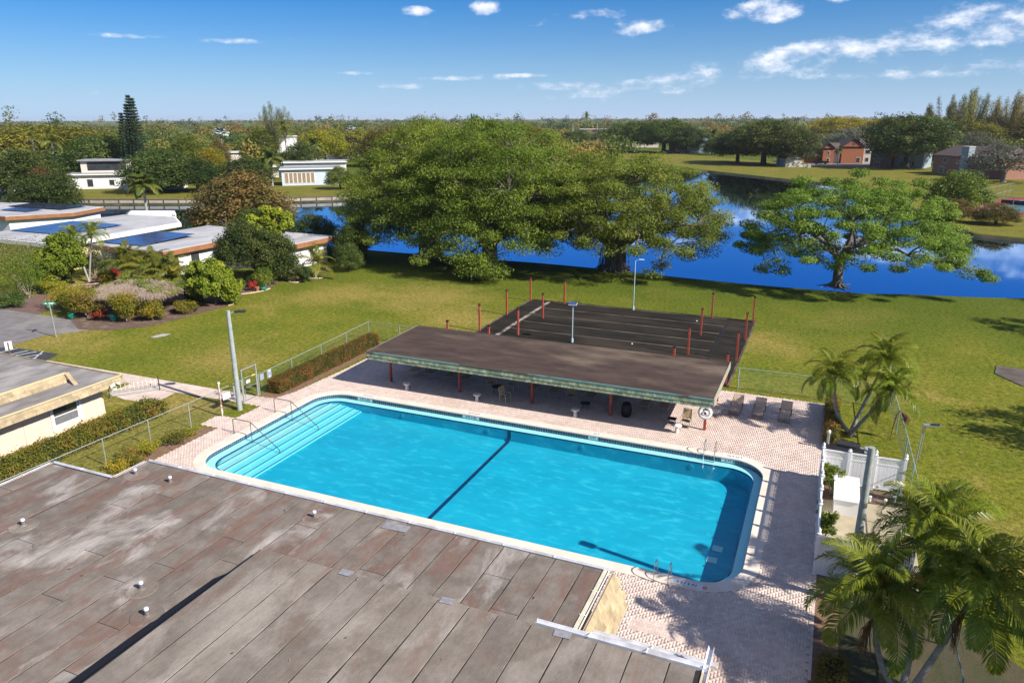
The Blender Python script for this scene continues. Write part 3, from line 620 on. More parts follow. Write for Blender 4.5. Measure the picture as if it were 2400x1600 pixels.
# upper roof, front edge at Y=16.6, left edge at X=-16.45
s2 = MB(); s2.prism([(-16.45, -12), (-16.45, 16.5), (-1.75, 16.5), (-1.75, -12)], ZA + .04, ZB); rb = wb(s2, 'upper_roof', m_tar, nb)
felt_strips(nb, rb, -16.42, -1.9, lambda x: 16.55, 2, ZB, m_felt2, seed=21, wid=.98, cuts=False)
wb(MB().add([(-17.2, 2, ZA + .03), (-16.44, 2, ZA + .03), (-16.44, 16.1, ZA + .03), (-16.62, 16.05, ZA + .03), (-17.1, 15.0, ZA + .03), (-17.2, 12, ZA + .03)], [(0, 1, 2, 3, 4, 5)]), 'black_strip', MAT('roof_step_black', (.006, .006, .009), rough=.6), nb)  # flat black strip along the left edge of the upper roof
# gutters
def gutter(name, pts, z, mat, part, w=.12, h=.10, hang=1.55):
    for a, b in zip(pts, pts[1:]):
        a = Vector(a); b = Vector(b); d = (b - a); ln = d.length; d /= ln; n = Vector((d.y, -d.x))    # n points outwards (right of travel)
        prof = [(0, 0), (0, -h), (w * .75, -h), (w, 0), (w + .012, 0), (w + .012, -.012), (w * .8, -h - .012), (-.008, -h - .012), (-.008, 0)]
        mb = MB(); k = len(prof)
        for p in (a, b):
            for u, v in prof: mb.v.append((p.x + n.x * u, p.y + n.y * u, z + v))
        mb.f += [(i, (i + 1) % k, k + (i + 1) % k, k + i) for i in range(k)] + [tuple(range(k))[::-1], tuple(range(k, 2 * k))]
        g = wb(mb, name, mat, part)
        m = max(1, int(ln / hang))
        for i in range(1, m):
            p = a + d * (ln * i / m) + n * (w * .5); mb = MB().box((p.x, p.y, z + .012), (w + .06, .035, .012), rz=math.atan2(n.y, n.x)); wb(mb, 'gutter_strap', m_white, g)
gutter('gutter', [(-26.33, YF + .01), (-5.42, YF + .01)][::-1], ZA + .03, m_gut, nb, hang=1.75)
gutter('gutter', [(-30.05, 18.71), (-26.35, 18.71)][::-1], ZA + .03, m_gut, nb, hang=1.8)
gutter('gutter', [(-26.36, 20.4), (-26.36, 18.8)][::-1], ZA + .03, m_gut, nb, hang=.9)
gutter('gutter', [(-30.06, 18.7), (-30.06, 2)][::-1], ZA + .03, m_gut, nb, hang=1.2)
gutter('gutter', [(-6.5, 16.62), (-1.62, 16.62)][::-1], ZB + .05, m_gut, nb, w=.16, hang=1.6)
gutter('gutter', [(-5.40, YF), (-5.40, 16.7)], ZA + .02, m_gut, nb, w=.16, hang=1.2)
# shingled mansard at the right end of the lower roof
def mansard(xt, zt, xb, zb, ya, yb, part, name='mansard', mat=m_sh_tan, rows=5, cols=7, diamond=True):
    mb = MB(); mb.add([(xt, ya, zt), (xt, yb, zt), (xb, yb, zb), (xb, ya, zb), (xt - .06, ya, zt), (xt - .06, yb, zt), (xb - .06, yb, zb), (xb - .06, ya, zb)], [(0, 3, 2, 1), (4, 5, 6, 7), (0, 1, 5, 4), (1, 2, 6, 5), (2, 3, 7, 6), (3, 0, 4, 7)])
    p = wb(mb, name, m_wall_tan, part)
    dz = (zt - zb) / rows; dy = (yb - ya) / cols; rg = random.Random(7)
    up = Vector((xt - xb, 0, zt - zb)).normalized(); sl = math.hypot(xt - xb, zt - zb); nrm = Vector((zt - zb, 0, -(xt - xb))).normalized()
    for r in range(rows):
        for c in range(cols + 1):
            y = ya + (c + (.5 if r % 2 else 0)) * dy; h = sl / rows
            base = Vector((xb, y, zb)) + up * (h * (rows - 1 - r) - .02) + nrm * .02
            w = dy * .495
            if y + w > yb + .02 or y - w < ya - .02: w_l = min(w, y - ya); w_r = min(w, yb - y)
            else: w_l = w_r = w
            if w_l <= .02 and w_r <= .02: continue
            w_l = max(w_l, 0.0); w_r = max(w_r, 0.0)
            t = rg.uniform(.012, .022)
            pts = [base + Vector((0, -w_l, 0)) + nrm * t, base + Vector((0, w_r, 0)) + nrm * t, base + Vector((0, w_r, 0)) + up * h * 1.15, base + Vector((0, -w_l, 0)) + up * h * 1.15]
            q = [v - nrm * .02 for v in pts]
            mb = MB().add(pts + q, [(0, 1, 2, 3), (0, 4, 5, 1), (1, 5, 6, 2), (3, 7, 4, 0)]); wb(mb, 'shingle', mat, p)
mansard(-5.24, ZA - .05, -4.75, 2.05, 17.1, YF, nb, rows=5, cols=8)
# front skirt of the upper roof with its own lower gutter
mb = MB(); mb.add([(-5.1, 16.8, ZB - .12), (-1.65, 16.8, ZB - .12), (-1.65, 17.6, 2.95), (-5.1, 17.6, 2.95), (-5.1, 16.8, 2.8), (-1.65, 16.8, 2.8), (-1.65, 17.6, 2.8), (-5.1, 17.6, 2.8)], [(0, 3, 2, 1), (0, 1, 5, 4), (1, 2, 6, 5), (2, 3, 7, 6), (3, 0, 4, 7)]); wb(mb, 'front_skirt', m_wall_tan, nb)
gutter('gutter', [(-5.1, 17.62), (-1.5, 17.62)][::-1], 2.97, m_gut, nb, w=.14, hang=1.7)
gutter('gutter', [(-1.60, 17.6), (-1.60, 2)], ZB + .02, m_gut, nb, w=.14, hang=2.5)
wb(MB().bb(-1.75, -1.70, 2, 16.5, ZB - .3, ZB + .03), 'edge_trim', MAT('tan_trim', (.55, .47, .34), (.45, .38, .27), sc=5), nb)
wb(MB().bb(-5.55, -5.44, 17.0, YF - .02, ZA - .1, ZA + .05), 'edge_trim', MAT('cream_trim', (.62, .58, .44), (.5, .46, .35), sc=5), nb)
for X, Y, z, w, h in ((-13.3, 20.0, ZA, 1.0, .42), (-12.97, 16.5, ZB, .42, .28), (-9.3, 16.5, ZB, .42, .28), (-5.6, 16.45, ZB, .5, .28)):
    wb(MB().box((X, Y, z + .035), (w, h, .012), rz=.05), 'flashing', m_patch, nb)
rt = random.Random(44)
for i in range(60):
    X, Y = rt.uniform(-29, -3), rt.uniform(9, 20); up_ = X > -16.3 and Y < 16.4
    if (X < -26.4 and Y > 18.5) or (X > -5.6 and Y > 16): continue
    q = rt.random() * 6.28; l = rt.uniform(.03, .07); z = (ZB if up_ else ZA) + .03
    wb(MB().add([(X + l * math.cos(q), Y + l * math.sin(q), z + .006), (X + l * .4 * math.cos(q + 1.6), Y + l * .4 * math.sin(q + 1.6), z), (X - l * math.cos(q), Y - l * math.sin(q), z + .008), (X - l * .4 * math.cos(q + 1.6), Y - l * .4 * math.sin(q + 1.6), z)], [(0, 1, 2, 3)]), 'fallen_leaf', m_deadleaf if i % 3 else m_tar, nb)
m_pipe = MAT('lead_pipe', (.12, .12, .13), (.2, .2, .2), sc=9, rough=.6)
vent_lab = [(-25.61, 19.3, 'by the roof corner next to the pool steps'), (-23.71, 19.36, 'in a round felt patch near the white gutter'), (-26.02, 14.76, 'nearest the left edge of the picture'), (-16.48, 19.42, 'in the middle of the roof near the pool'), (-18.79, 13.69, 'with the widest patch, left of the black roof step'), (-17.55, 12.81, 'closest to the black roof step')]
for X, Y, t in vent_lab:
    v = thing('roof_vent', 'white-capped vent pipe ' + t, 'vent', (X, Y, ZA + .015), 0, 'vent pipes on the felt roof')
    MB().lathe([(.5, 0), (.48, .014), (.12, .02), (.09, .05)], n=20).build('felt_patch', m_felt, v)
    MB().lathe([(.07, .01), (.065, .22)], n=12).build('pipe', m_pipe, v, smooth=True)
    MB().lathe([(.072, .21), (.072, .27), (.06, .285), (.02, .29)], n=12).build('cap', m_gut, v, smooth=True)

# ------------------------------------------------------------------ left building with shingled eaves
m_pink = MAT('peach_render', (.72, .54, .42), (.66, .50, .39), sc=1.2, rough=.85, bump=.05)
m_grey_roof = MAT('grey_felt', (.26, .24, .23), (.17, .155, .15), sc=1.4, rough=.9, c3=(.4, .38, .36), sc3=.6, stretch=(1, .35, 1), fine=.1, bump=.2)
m_cream = MAT('cream_edge', (.62, .52, .30), (.5, .3, .14), sc=4, rough=.7, lo=.55, hi=.75)
lb = thing('clubhouse', 'peach rendered building with shingled eaves and flat grey roof at the left', 'building', (-42, 22, 0))
wb(MB().bb(-48, -38.25, 8, 27.55, 0, 2.75), 'wall', m_pink, lb)
wb(MB().prism([(-48.5, 7), (-48.5, 28.3), (-37.45, 28.3), (-37.45, 7)], 2.72, 3.05), 'roof', m_grey_roof, lb)
def eave(xt, zt, xb, zb, ya, yb, part, dy=.62, name='eave'):
    """shingle course on a face that looks to +X"""
    wb(MB().add([(xt, ya, zt), (xt, yb, zt), (xb, yb, zb), (xb, ya, zb)], [(0, 3, 2, 1)]), name, m_wall_tan, part); e = part.children[-1] if part.children else part
    rg = random.Random(int(ya * 10)); rows = 2
    for r in range(rows):
        y = ya - (dy / 2 if r else 0)
        while y < yb:
            a, b = max(ya, y + .01), min(yb, y + dy - .01); y += dy
            if b - a < .05: continue
            f0, f1 = r / rows, (r + 1.08) / rows; t = .02 + .012 * rg.random() + .012 * (rows - r)
            x0_, z0_ = xb + (xt - xb) * f0, zb + (zt - zb) * f0; x1_, z1_ = xb + (xt - xb) * min(1, f1), zb + (zt - zb) * min(1, f1)
            wb(MB().add([(x0_ + t, a, z0_), (x0_ + t, b, z0_), (x1_ + .008, b, z1_), (x1_ + .008, a, z1_), (x0_, a, z0_), (x0_, b, z0_)], [(0, 1, 2, 3), (0, 4, 5, 1)]), 'shingle', m_sh_tan, part)
ep = wb(MB().bb(-37.47, -37.44, 7, 28.3, 2.62, 3.0), 'eave_board', m_wall_tan, lb)
eave(-37.42, 3.08, -37.30, 2.62, 18, 28.3, ep)
wb(MB().bb(-37.47, -37.33, 7, 28.36, 3.085, 3.125), 'drip_edge', m_cream, lb)
wb(MB().bb(-48.5, -37.33, 28.3, 28.36, 2.62, 3.12), 'end_board', m_sh_tan, lb)
# raised tier
wb(MB().prism([(-48.5, 7), (-48.5, 26.4), (-39.6, 26.4), (-39.6, 7)], 3.06, 3.55), 'upper_tier', m_grey_roof, lb)
tp = wb(MB().bb(-39.6, -39.5, 7, 26.4, 3.06, 3.50), 'tier_board', m_wall_tan, lb)
eave(-39.48, 3.50, -39.3, 3.06, 18, 26.3, tp)
wb(MB().bb(-39.62, -39.46, 7, 26.45, 3.52, 3.575), 'drip_edge', m_cream, lb)
wb(MB().add([(-39.5, 26.35, 3.56), (-39.5, 26.6, 3.56), (-38.4, 26.3, 3.07), (-38.4, 26.05, 3.07), (-39.5, 26.35, 3.4), (-39.5, 26.6, 3.4), (-38.4, 26.3, 3.04), (-38.4, 26.05, 3.04)], [(0, 3, 2, 1), (0, 1, 5, 4), (1, 2, 6, 5), (2, 3, 7, 6), (3, 0, 4, 7)]), 'tier_return', m_sh_tan, lb)
for ya, yb in ((24.25, 26.1), (18.8, 20.65)):
    w = wb(MB().bb(-38.30, -38.235, ya, yb, 1.02, 2.22), 'window', m_white, lb, bevel=.01)
    wb(MB().bb(-38.225, -38.21, ya + .22, yb - .25, 1.28, 1.72), 'pane', MAT('screen_grey', (.13, .13, .14), (.18, .18, .19), sc=12, rough=.4), w)
    wb(MB().bb(-38.225, -38.212, ya + .22, yb - .25, 1.78, 2.20), 'pane', m_glass, w)
    wb(MB().bb(-38.22, -38.17, yb - .14, yb, 1.0, 2.24), 'shutter_track', m_white, w); wb(MB().bb(-38.22, -38.17, ya, ya + .14, 1.0, 2.24), 'shutter_track', m_white, w)
wb(MB().bb(-38.24, -38.232, 22.75, 22.765, .3, 2.6), 'wall_joint', m_conc, lb)
fl = thing('floodlight', 'small white twin floodlight on the eave corner above the bike rack', 'floodlight', (-37.25, 27.6, 2.75))
MB().box((0, 0, 0), (.08, .16, .16)).build('bracket', m_white, fl)
for dy in (-.17, .17):
    MB().lathe([(.04, 0), (.075, .08), (.085, .2)], n=12).build('lamp_head', m_white, fl, smooth=True, loc=(.06, dy, .05), rot=(0, R(105), R(dy * 200)))
MB().box((.03, 0, -.28), (.1, .18, .09)).build('sensor', m_white, fl)

# ------------------------------------------------------------------ pavilion
m_pavroof = MAT('pavilion_roof_felt', (.082, .058, .048), (.055, .039, .033), sc=1.1, rough=.75, c3=(.18, .14, .10), sc3=.28, stretch=(.45, 1, 1), amt3=.75, lo3=.53, hi3=.68, fine=.12, bump=.15, bsc=15, rnd=.07, spec=.12)
m_pavedge = MAT('green_drip_edge', (.16, .26, .22), (.20, .30, .25), sc=2, rough=.55, c3=(.13, .07, .04), sc3=.35, amt3=.9, lo3=.5, hi3=.55)
m_sh_grn = MAT('weathered_green_shingle', (.36, .35, .20), (.25, .26, .155), sc=4, rough=.9, c3=(.16, .25, .20), sc3=1.5, rnd=.28, fine=.15, fsc=25)
m_soffit = MAT('soffit', (.20, .18, .15), (.15, .13, .11), sc=2, rough=.9)
pv = thing('pool_pavilion', 'long open pavilion with brown felt roof, green shingle fascia and red posts', 'pavilion', (-16, 43, 0))
PX0, PX1, PYF, PYB, PZF, PZB = -27.5, -4.78, 39.1, 45.9, 2.58, 2.62
def pz(y): return PZF + (PZB - PZF) * (y - PYF) / (PYB - PYF)
mb = MB(); mb.add([(PX0, PYF, PZF), (PX1, PYF, PZF), (PX1, PYB, PZB), (PX0, PYB, PZB), (PX0, PYF, PZF - .16), (PX1, PYF, PZF - .16), (PX1, PYB, PZB - .16), (PX0, PYB, PZB - .16)], [(0, 1, 2, 3), (7, 6, 5, 4), (0, 4, 5, 1), (1, 5, 6, 2), (2, 6, 7, 3), (3, 7, 4, 0)])
pr = wb(mb, 'roof', m_soffit, pv)
rg = random.Random(3); y = PYF + .03; k = 0
while y < PYB - .05:
    ye = min(PYB, y + .98); n = 24; mb = MB()
    for j in range(n + 1):
        x = PX0 + (PX1 - PX0) * j / n
        a = y + .012 + .012 * noise.noise(Vector((x * .8, y, 2))); b = ye - .012 + .012 * noise.noise(Vector((x * .8, ye, 4))); zz = .010 + .012 * noise.noise(Vector((x * .5, y, 7)))
        mb.v += [(x, a, pz(a) - .004), (x, a + .02, pz(a) + zz), (x, b, pz(b) + zz + .004), (x, b, pz(b) - .004)]
    for j in range(n):
        for c in range(3): q = j * 4 + c; mb.f.append((q, q + 1, q + 5, q + 4)[::-1])
    wb(mb, 'felt_sheet', m_pavroof, pr); y = ye
wb(MB().bb(PX0 - .02, PX1 + .02, PYF - .055, PYF - .005, PZF - .07, PZF + .03), 'drip_edge', m_pavedge, pv)
wb(MB().add([(PX1 + .005, PYF, PZF + .03), (PX1 + .05, PYF, PZF + .03), (PX1 + .05, PYB, PZB + .05), (PX1 + .005, PYB, PZB + .05), (PX1 + .005, PYF, PZF - .45), (PX1 + .05, PYF, PZF - .45), (PX1 + .05, PYB, PZB - .35), (PX1 + .005, PYB, PZB - .35)], [(0, 1, 2, 3), (7, 6, 5, 4), (0, 4, 5, 1), (1, 5, 6, 2), (2, 6, 7, 3), (3, 7, 4, 0)]), 'end_board', MAT('end_board_grey', (.36, .34, .26), (.26, .25, .19), sc=3, rough=.85), pv)
wb(MB().add([(PX0 - .05, PYF, PZF + .03), (PX0 - .005, PYF, PZF + .03), (PX0 - .005, PYB, PZB + .05), (PX0 - .05, PYB, PZB + .05), (PX0 - .05, PYF, PZF - .45), (PX0 - .005, PYF, PZF - .45), (PX0 - .005, PYB, PZB - .35), (PX0 - .05, PYB, PZB - .35)], [(0, 1, 2, 3), (7, 6, 5, 4), (0, 4, 5, 1), (1, 5, 6, 2), (2, 6, 7, 3), (3, 7, 4, 0)]), 'end_board', m_soffit, pv)
fb = wb(MB().bb(PX0, PX1, PYF - .02, PYF + .06, PZF - .50, PZF - .07), 'fascia_board', m_soffit, pv)
nsh = 108; dx = (PX1 - PX0) / nsh
for r in range(2):
    for i in range(nsh):
        x = PX0 + (i + .02 + (.5 if r else 0)) * dx
        if x + dx * .96 > PX1: continue
        z1_ = PZF - .08 - r * .21; z0_ = z1_ - .225 - rg.uniform(0, .015); t = .03 + .02 * rg.random()
        wb(MB().add([(x, PYF - .022 - t, z0_), (x + dx * .95, PYF - .022 - t, z0_), (x + dx * .95, PYF - .024, z1_), (x, PYF - .024, z1_), (x, PYF - .021, z0_), (x + dx * .95, PYF - .021, z0_)], [(0, 1, 2, 3), (0, 4, 5, 1), (0, 3, 4), (1, 5, 2)]), 'shingle', m_sh_grn, fb)
for X in (-26.75, -21.4, -16.2, -11.03, -5.35):
    for Y, nm in ((40.68, 'post'), (45.6, 'post')): wb(MB().bb(X - .075, X + .075, Y - .075, Y + .075, 0.01, pz(Y) - .15), nm, m_red, pv, bevel=.008)
wb(MB().bb(PX0 + .1, PX1 - .1, 40.6, 40.76, 2.26, 2.42), 'beam', m_soffit, pv); wb(MB().bb(PX0 + .1, PX1 - .1, 45.52, 45.68, 2.28, 2.45), 'beam', m_soffit, pv)
lr = thing('life_ring', 'white life ring hanging on the red corner post of the pavilion', 'life ring', (-5.35, 40.50, 1.18))
mb = MB(); path = [(.30 * math.cos(t), 0, .30 * math.sin(t)) for t in np.linspace(0, 2 * PI, 25)]; mb.tube(path, .095, 10, False); mb.build('ring', m_white, lr, smooth=True, rot=(R(-18), 0, 0))
mb = MB(); mb.tube([(.41 * math.cos(t), .03 * math.sin(5 * t), .40 * math.sin(t)) for t in np.linspace(0, 2 * PI, 33)], .012, 6, False); mb.build('grab_rope', MAT('rope', (.4, .38, .36), rough=.9), lr, rot=(R(-18), 0, 0))
mb = MB()
for i in range(5): mb.tube([((.16 - .015 * i) * math.cos(t), -.06 - .02 * i, (.16 - .015 * i) * math.sin(t)) for t in np.linspace(0, 2 * PI, 17)], .014, 5, False)
mb.build('rope_coil', m_plate, lr)
MB().box((0, .03, .1), (.06, .06, .3)).build('bracket', m_dark, lr)

# ------------------------------------------------------------------ shuffleboard court
m_court = MAT('mossy_court_slab', (.016, .0155, .013), (.028, .025, .020), sc=.7, rough=.85, c3=(.055, .043, .034), sc3=.25, stretch=(.4, 1, 1), amt3=.6, fine=.15, bump=.12, spec=.08)
m_kerbc = MAT('court_kerb', (.14, .10, .08), (.045, .036, .03), sc=1.0, rough=.9, stretch=(.5, 1, 1))
ct = thing('shuffleboard_court', 'dark weathered shuffleboard court of parallel lanes behind the pavilion', 'court', (-16, 58, 0))
wb(MB().bb(-26.7, -5.1, 48.6, 66.9, -.05, .03), 'slab', m_court, ct)
CX0, CX1 = -24.2, -7.6
for i in range(7):
    ya = 48.9 + i * 2.56; wb(MB().bb(CX0, CX1, ya, ya + 2.05, .03, .055), 'lane', m_court, ct, bevel=.004)
    wb(MB().bb(CX0 - .1, CX1 + .1, ya + 2.16, ya + 2.34, .031, .043), 'gutter_strip', m_kerbc, ct)
wb(MB().bb(-24.85, -24.5, 48.7, 66.4, .03, .04), 'edge_line', MAT('worn_white_line', (.34, .30, .26), (.05, .045, .04), sc=1.1, rough=.9, lo=.42, hi=.6), ct)
wb(MB().bb(-26.78, -26.62, 48.6, 66.9, -.02, .06), 'kerb', m_kerbc, ct); wb(MB().bb(-7.3, -7.2, 48.7, 66.5, .03, .036), 'expansion_joint', m_black, ct)
wb(MB().bb(-5.15, -5.0, 48.6, 66.9, -.02, .05), 'kerb', m_kerbc, ct)
colname = {-26.58: 'outer left', -23.0: 'inner left', -8.84: 'inner right', -5.25: 'outer right'}
rown = {66.2: 'lake end', 60.3: 'second from the lake', 54.5: 'third from the lake', 48.75: 'behind the pavilion roof'}
pm1 = MB().bb(-.07, .07, -.07, .07, 0, 2.28).mesh('shaft', m_red, bevel=.008); 
for X in colname:
    for Y in rown:
        p = thing('court_post', 'red post, %s column of the court, %s' % (colname[X], rown[Y]), 'post', (X, Y, .02), 0, 'red posts around the shuffleboard court')
        put('shaft', pm1, p)
        cb = MB()
        if Y in (66.2, 48.75): cb.bb(-.10, .10, -.075, .075, 2.26, 2.40)
        else: cb.bb(-.085, -.055, -.08, .08, 2.2, 2.42); cb.bb(.055, .085, -.08, .08, 2.2, 2.42); cb.bb(-.07, .07, -.06, .06, 2.26, 2.30)
        cb.build('cap_bracket', m_dark, p)
# ------------------------------------------------------------------ chain link fences
m_wire = MAT('chain_link_wire', (.16, .19, .17), (.11, .14, .12), sc=10, rough=.5, metal=.4)
def chain_mesh(a, b, h, part, pitch=.11, r=.0015):
    a = Vector(a); b = Vector(b); d = b - a; ln = d.length; d /= ln; V = []; F = []
    sgn = Vector((-d.y, d.x)) * r
    def seg(s0, z0, s1, z1):
        p = a + d * s0; q = a + d * s1; i = len(V); t = Vector((s1 - s0, z1 - z0)).normalized(); nx, nz = -t.y * r, t.x * r
        V.extend([(p.x + d.x * nx + sgn.x, p.y + d.y * nx + sgn.y, z0 + nz), (p.x - d.x * nx, p.y - d.y * nx, z0 - nz), (p.x - sgn.x, p.y - sgn.y, z0), (q.x + d.x * nx + sgn.x, q.y + d.y * nx + sgn.y, z1 + nz), (q.x - d.x * nx, q.y - d.y * nx, z1 - nz), (q.x - sgn.x, q.y - sgn.y, z1)])
        F.extend([(i, i + 1, i + 4, i + 3), (i + 1, i + 2, i + 5, i + 4), (i + 2, i, i + 3, i + 5)])
    k = int((ln + h) / pitch)
    for j in range(k):
        s = j * pitch; s0, z0, s1, z1 = s, .05, s - h, .05 + h
        if s0 > ln: z0 += s0 - ln; s0 = ln
        if s1 < 0: z1 += s1; s1 = 0
        if z1 > z0: seg(s0, z0, s1, z1)
        s0, z0, s1, z1 = ln - s, .05, ln - s + h, .05 + h
        if s0 < 0: z0 += -s0; s0 = 0
        if s1 > ln: z1 -= s1 - ln; s1 = ln
        if z1 > z0: seg(s0, z0, s1, z1)
    mb = MB(); mb.v = V; mb.f = F; o = wb(mb, 'wire_mesh', m_wire, part); o['kind'] = 'stuff'
def fence(name, label, pts, h, mat, posts=None, step=3.05, mesh=True):
    f = thing(name, label, 'fence', (pts[0][0], pts[0][1], 0))
    for a, b in zip(pts, pts[1:]):
        A = Vector(a); B_ = Vector(b); ln = (B_ - A).length; k = max(1, round(ln / step))
        wb(MB().tube([(a[0], a[1], h), (b[0], b[1], h)], .022, 8), 'top_rail', mat, f, smooth=True)
        for j in range(k + 1):
            if j == 0 and a is not pts[0]: continue
            p = A.lerp(B_, j / k); wb(MB().tube([(p.x, p.y, 0), (p.x, p.y, h + .02)], .03, 8), 'fence_post', mat, f, smooth=True)
        if mesh: chain_mesh(a, b, h - .05, f)
    return f
fence('chain_link_fence', 'chain-link fence in front of the clubhouse hedge, up to the rusty post', [(-33.9, 14), (-33.7, 23.8), (-33.45, 29.3), (-33.4, 33.6)], 1.55, m_galv, step=3.1)
fl_ = fence('chain_link_fence', 'chain-link fence from the gate along the clipped hedge to the lawn corner', [(-33.3, 35.0), (-33.6, 42), (-34.0, 48.8), (-28.0, 48.75)], 1.5, m_galv, step=3.4)
fence('chain_link_fence', 'green chain-link fence behind the sunlit loungers and palms', [(-4.4, 48.35), (.75, 48.4), (4.65, 48.5)], 1.55, m_green_rail, step=3.9)
fence('chain_link_fence', 'green chain-link fence running beside the white vinyl enclosure', [(4.75, 48.4), (5.0, 40.2), (5.05, 36.9), (5.1, 29), (5.2, 18)], 1.55, m_green_rail, step=4.1)
gt = thing('fence_gate', 'tall galvanised pipe gate at the end of the paved path', 'gate', (-33.35, 34.3, 0))
for Y in (33.65, 34.95): wb(MB().tube([(-33.38, Y, 0), (-33.38, Y, 2.25)], .045, 10), 'gate_post', m_galv, gt, smooth=True)
wb(MB().tube([(-33.38, 33.65, 2.2), (-33.38, 34.95, 2.2)], .035, 8), 'head_rail', m_galv, gt, smooth=True)
mb = MB()
for z in (.12, .95, 1.62): mb.tube([(-33.34, 33.75, z), (-33.34, 34.86, z)], .02, 6)
for Y in (33.75, 34.86): mb.tube([(-33.34, Y, .12), (-33.34, Y, 1.62)], .02, 6)
wb(mb, 'gate_leaf', m_galv, gt, smooth=True); chain_mesh((-33.34, 33.78), (-33.34, 34.83), 1.5, gt)
wb(MB().bb(-33.33, -33.3, 33.72, 33.86, .95, 1.15), 'latch', m_dark, gt)
def plate(X, Y, z, w, h, mat, lab, off=.05):
    s = MB().bb(-.006, .006, -w / 2, w / 2, -h / 2, h / 2).build('notice_plate', mat, None, bevel=.002); s.location = (X + off, Y, z); return tag(s, lab, 'sign')
m_greyplate = MAT('grey_notice', (.30, .32, .38), (.26, .28, .33), sc=6, rough=.5)
plate(-33.32, 34.05, 1.35, .34, .2, m_plate, 'white notice on the gate leaf'); plate(-33.32, 34.55, 1.62, .3, .1, MAT('yellow_plate', (.6, .42, .05), rough=.5), 'yellow notice at the top of the gate leaf')
plate(-33.36, 35.35, 1.22, .36, .42, m_greyplate, 'small grey notice on the fence next to the gate'); g2 = plate(-33.40, 36.1, 1.2, .42, .62, m_greyplate, 'large grey notice with white corners on the fence beside the hedge')
for dz in (.2, -.2): MB().bb(0, .004, -.1, .1, -.03, .03).build('paper_slip', m_plate, g2, loc=(.008, .03, dz))
rp = thing('rusty_post', 'short post of flaking white paint and rust beside the gate path', 'post', (-32.98, 31.33, 0))
MB().tube([(0, 0, 0), (-.02, 0, 1.2), (-.03, 0, 2.15)], [.055, .05, .05], 10).build('shaft', m_rust, rp, smooth=True)
MB().lathe([(.075, 2.13), (.075, 2.22), (.03, 2.25)], n=12).build('cap', m_white, rp, smooth=True)
sg = MB().bb(-.01, .01, -.36, .36, -.2, .2).build('blank_sign', m_white, None, bevel=.004); sg.location = (-33.36, 32.25, 1.0); tag(sg, 'plain white sign board on the fence beside the concrete lamp post', 'sign')
g3 = MB().bb(-.01, .01, -.28, .28, -.3, .3).build('grey_board', m_greyplate, None, bevel=.004); g3.location = (-33.42, 33.15, 1.1); tag(g3, 'grey board on the fence behind the concrete lamp post', 'sign')

# ------------------------------------------------------------------ lamps
def street_lamp(x, y, h, yaw, label, head=.62):
    t = thing('street_lamp', label, 'street lamp', (x, y, 0), yaw)
    MB().tube([(0, 0, 0), (0, 0, h * .5), (0, 0, h)], [.17, .145, .115], 16).build('pole', m_concpole, t, smooth=True)
    MB().tube([(0, 0, h - .25), (.25, 0, h - .12), (.42, 0, h - .1)], .035, 8).build('arm', m_galv, t, smooth=True)
    mb = MB(); mb.prism([(.36, -.1), (.5, -.2), (.36 + head, -.2), (.40 + head, -.12), (.40 + head, .12), (.36 + head, .2), (.5, .2), (.36, .1)], h - .13, h - .04); mb.build('lamp_head', m_dark, t, bevel=.01)
    MB().box((.45 + head / 2, 0, h - .135), (head * .6, .28, .012)).build('lens', m_plate, t)
street_lamp(-32.78, 32.58, 6.45, R(35), 'tall concrete lamp post beside the pool gate with dark flat head')
street_lamp(2.25, 26.45, 6.45, R(172), 'grey concrete lamp post rising out of the white vinyl enclosure', .75)
m_solar = MAT('photovoltaic_glass', (.03, .055, .16), (.05, .085, .22), sc=.7, rough=.18, spec=.7, rnd=.12)
m_bluepole = MAT('pale_blue_pole', (.36, .46, .52), (.30, .40, .46), sc=6, rough=.5)
def solar_lamp(x, y, h, yaw, label, flip=False):
    t = thing('solar_lamp', label, 'solar lamp', (x, y, 0.02), yaw)
    MB().tube([(0, 0, 0), (0, 0, h)], .045, 10).build('pole', m_bluepole, t, smooth=True)
    MB().lathe([(.10, 0), (.10, .32), (.05, .42)], n=10).build('base', m_bluepole, t, smooth=True)
    if flip:
        MB().tube([(0, 0, h - .05), (.15, 0, h + .06), (.45, 0, h + .1)], .03, 8).build('arm', m_bluepole, t, smooth=True)
        MB().box((.55, 0, h + .12), (.5, .2, .06)).build('lamp_head', m_plate, t, bevel=.01)
    else:
        MB().box((0, 0, h + .08), (.62, .42, .04), rx=R(18)).build('solar_panel', m_solar, t)
        MB().box((.12, 0, h - .02), (.3, .18, .06)).build('lamp_head', m_white, t, bevel=.01)
        MB().box((0, 0, h + .055), (.66, .46, .02), rx=R(18)).build('panel_frame', m_white, t)
solar_lamp(-18.1, 54.2, 3.2, R(10), 'pale pole with a flat solar panel on top, rising behind the pavilion roof')
solar_lamp(-16.15, 66.4, 4.75, R(10), 'slender pale blue lamp pole at the far edge of the shuffleboard court', True)
t = thing('fence_solar_lamp', 'solar flood lamp on a thin pole by the corner of the vinyl fence', 'solar lamp', (5.25, 38.3, 0))
MB().tube([(0, 0, 0), (.05, 0, 1.6), (.1, 0, 3.05)], .03, 8).build('pole', m_galv, t, smooth=True); MB().tube([(.14, .06, 1.2), (.2, .05, 3.0)], .02, 6).build('brace', m_galv, t)
MB().box((.45, 0, 3.12), (.75, .3, .07), ry=R(-6)).build('lamp_head', m_galv, t, bevel=.015); MB().box((.58, 0, 3.165), (.42, .26, .012), ry=R(-6)).build('solar_panel', m_black, t)

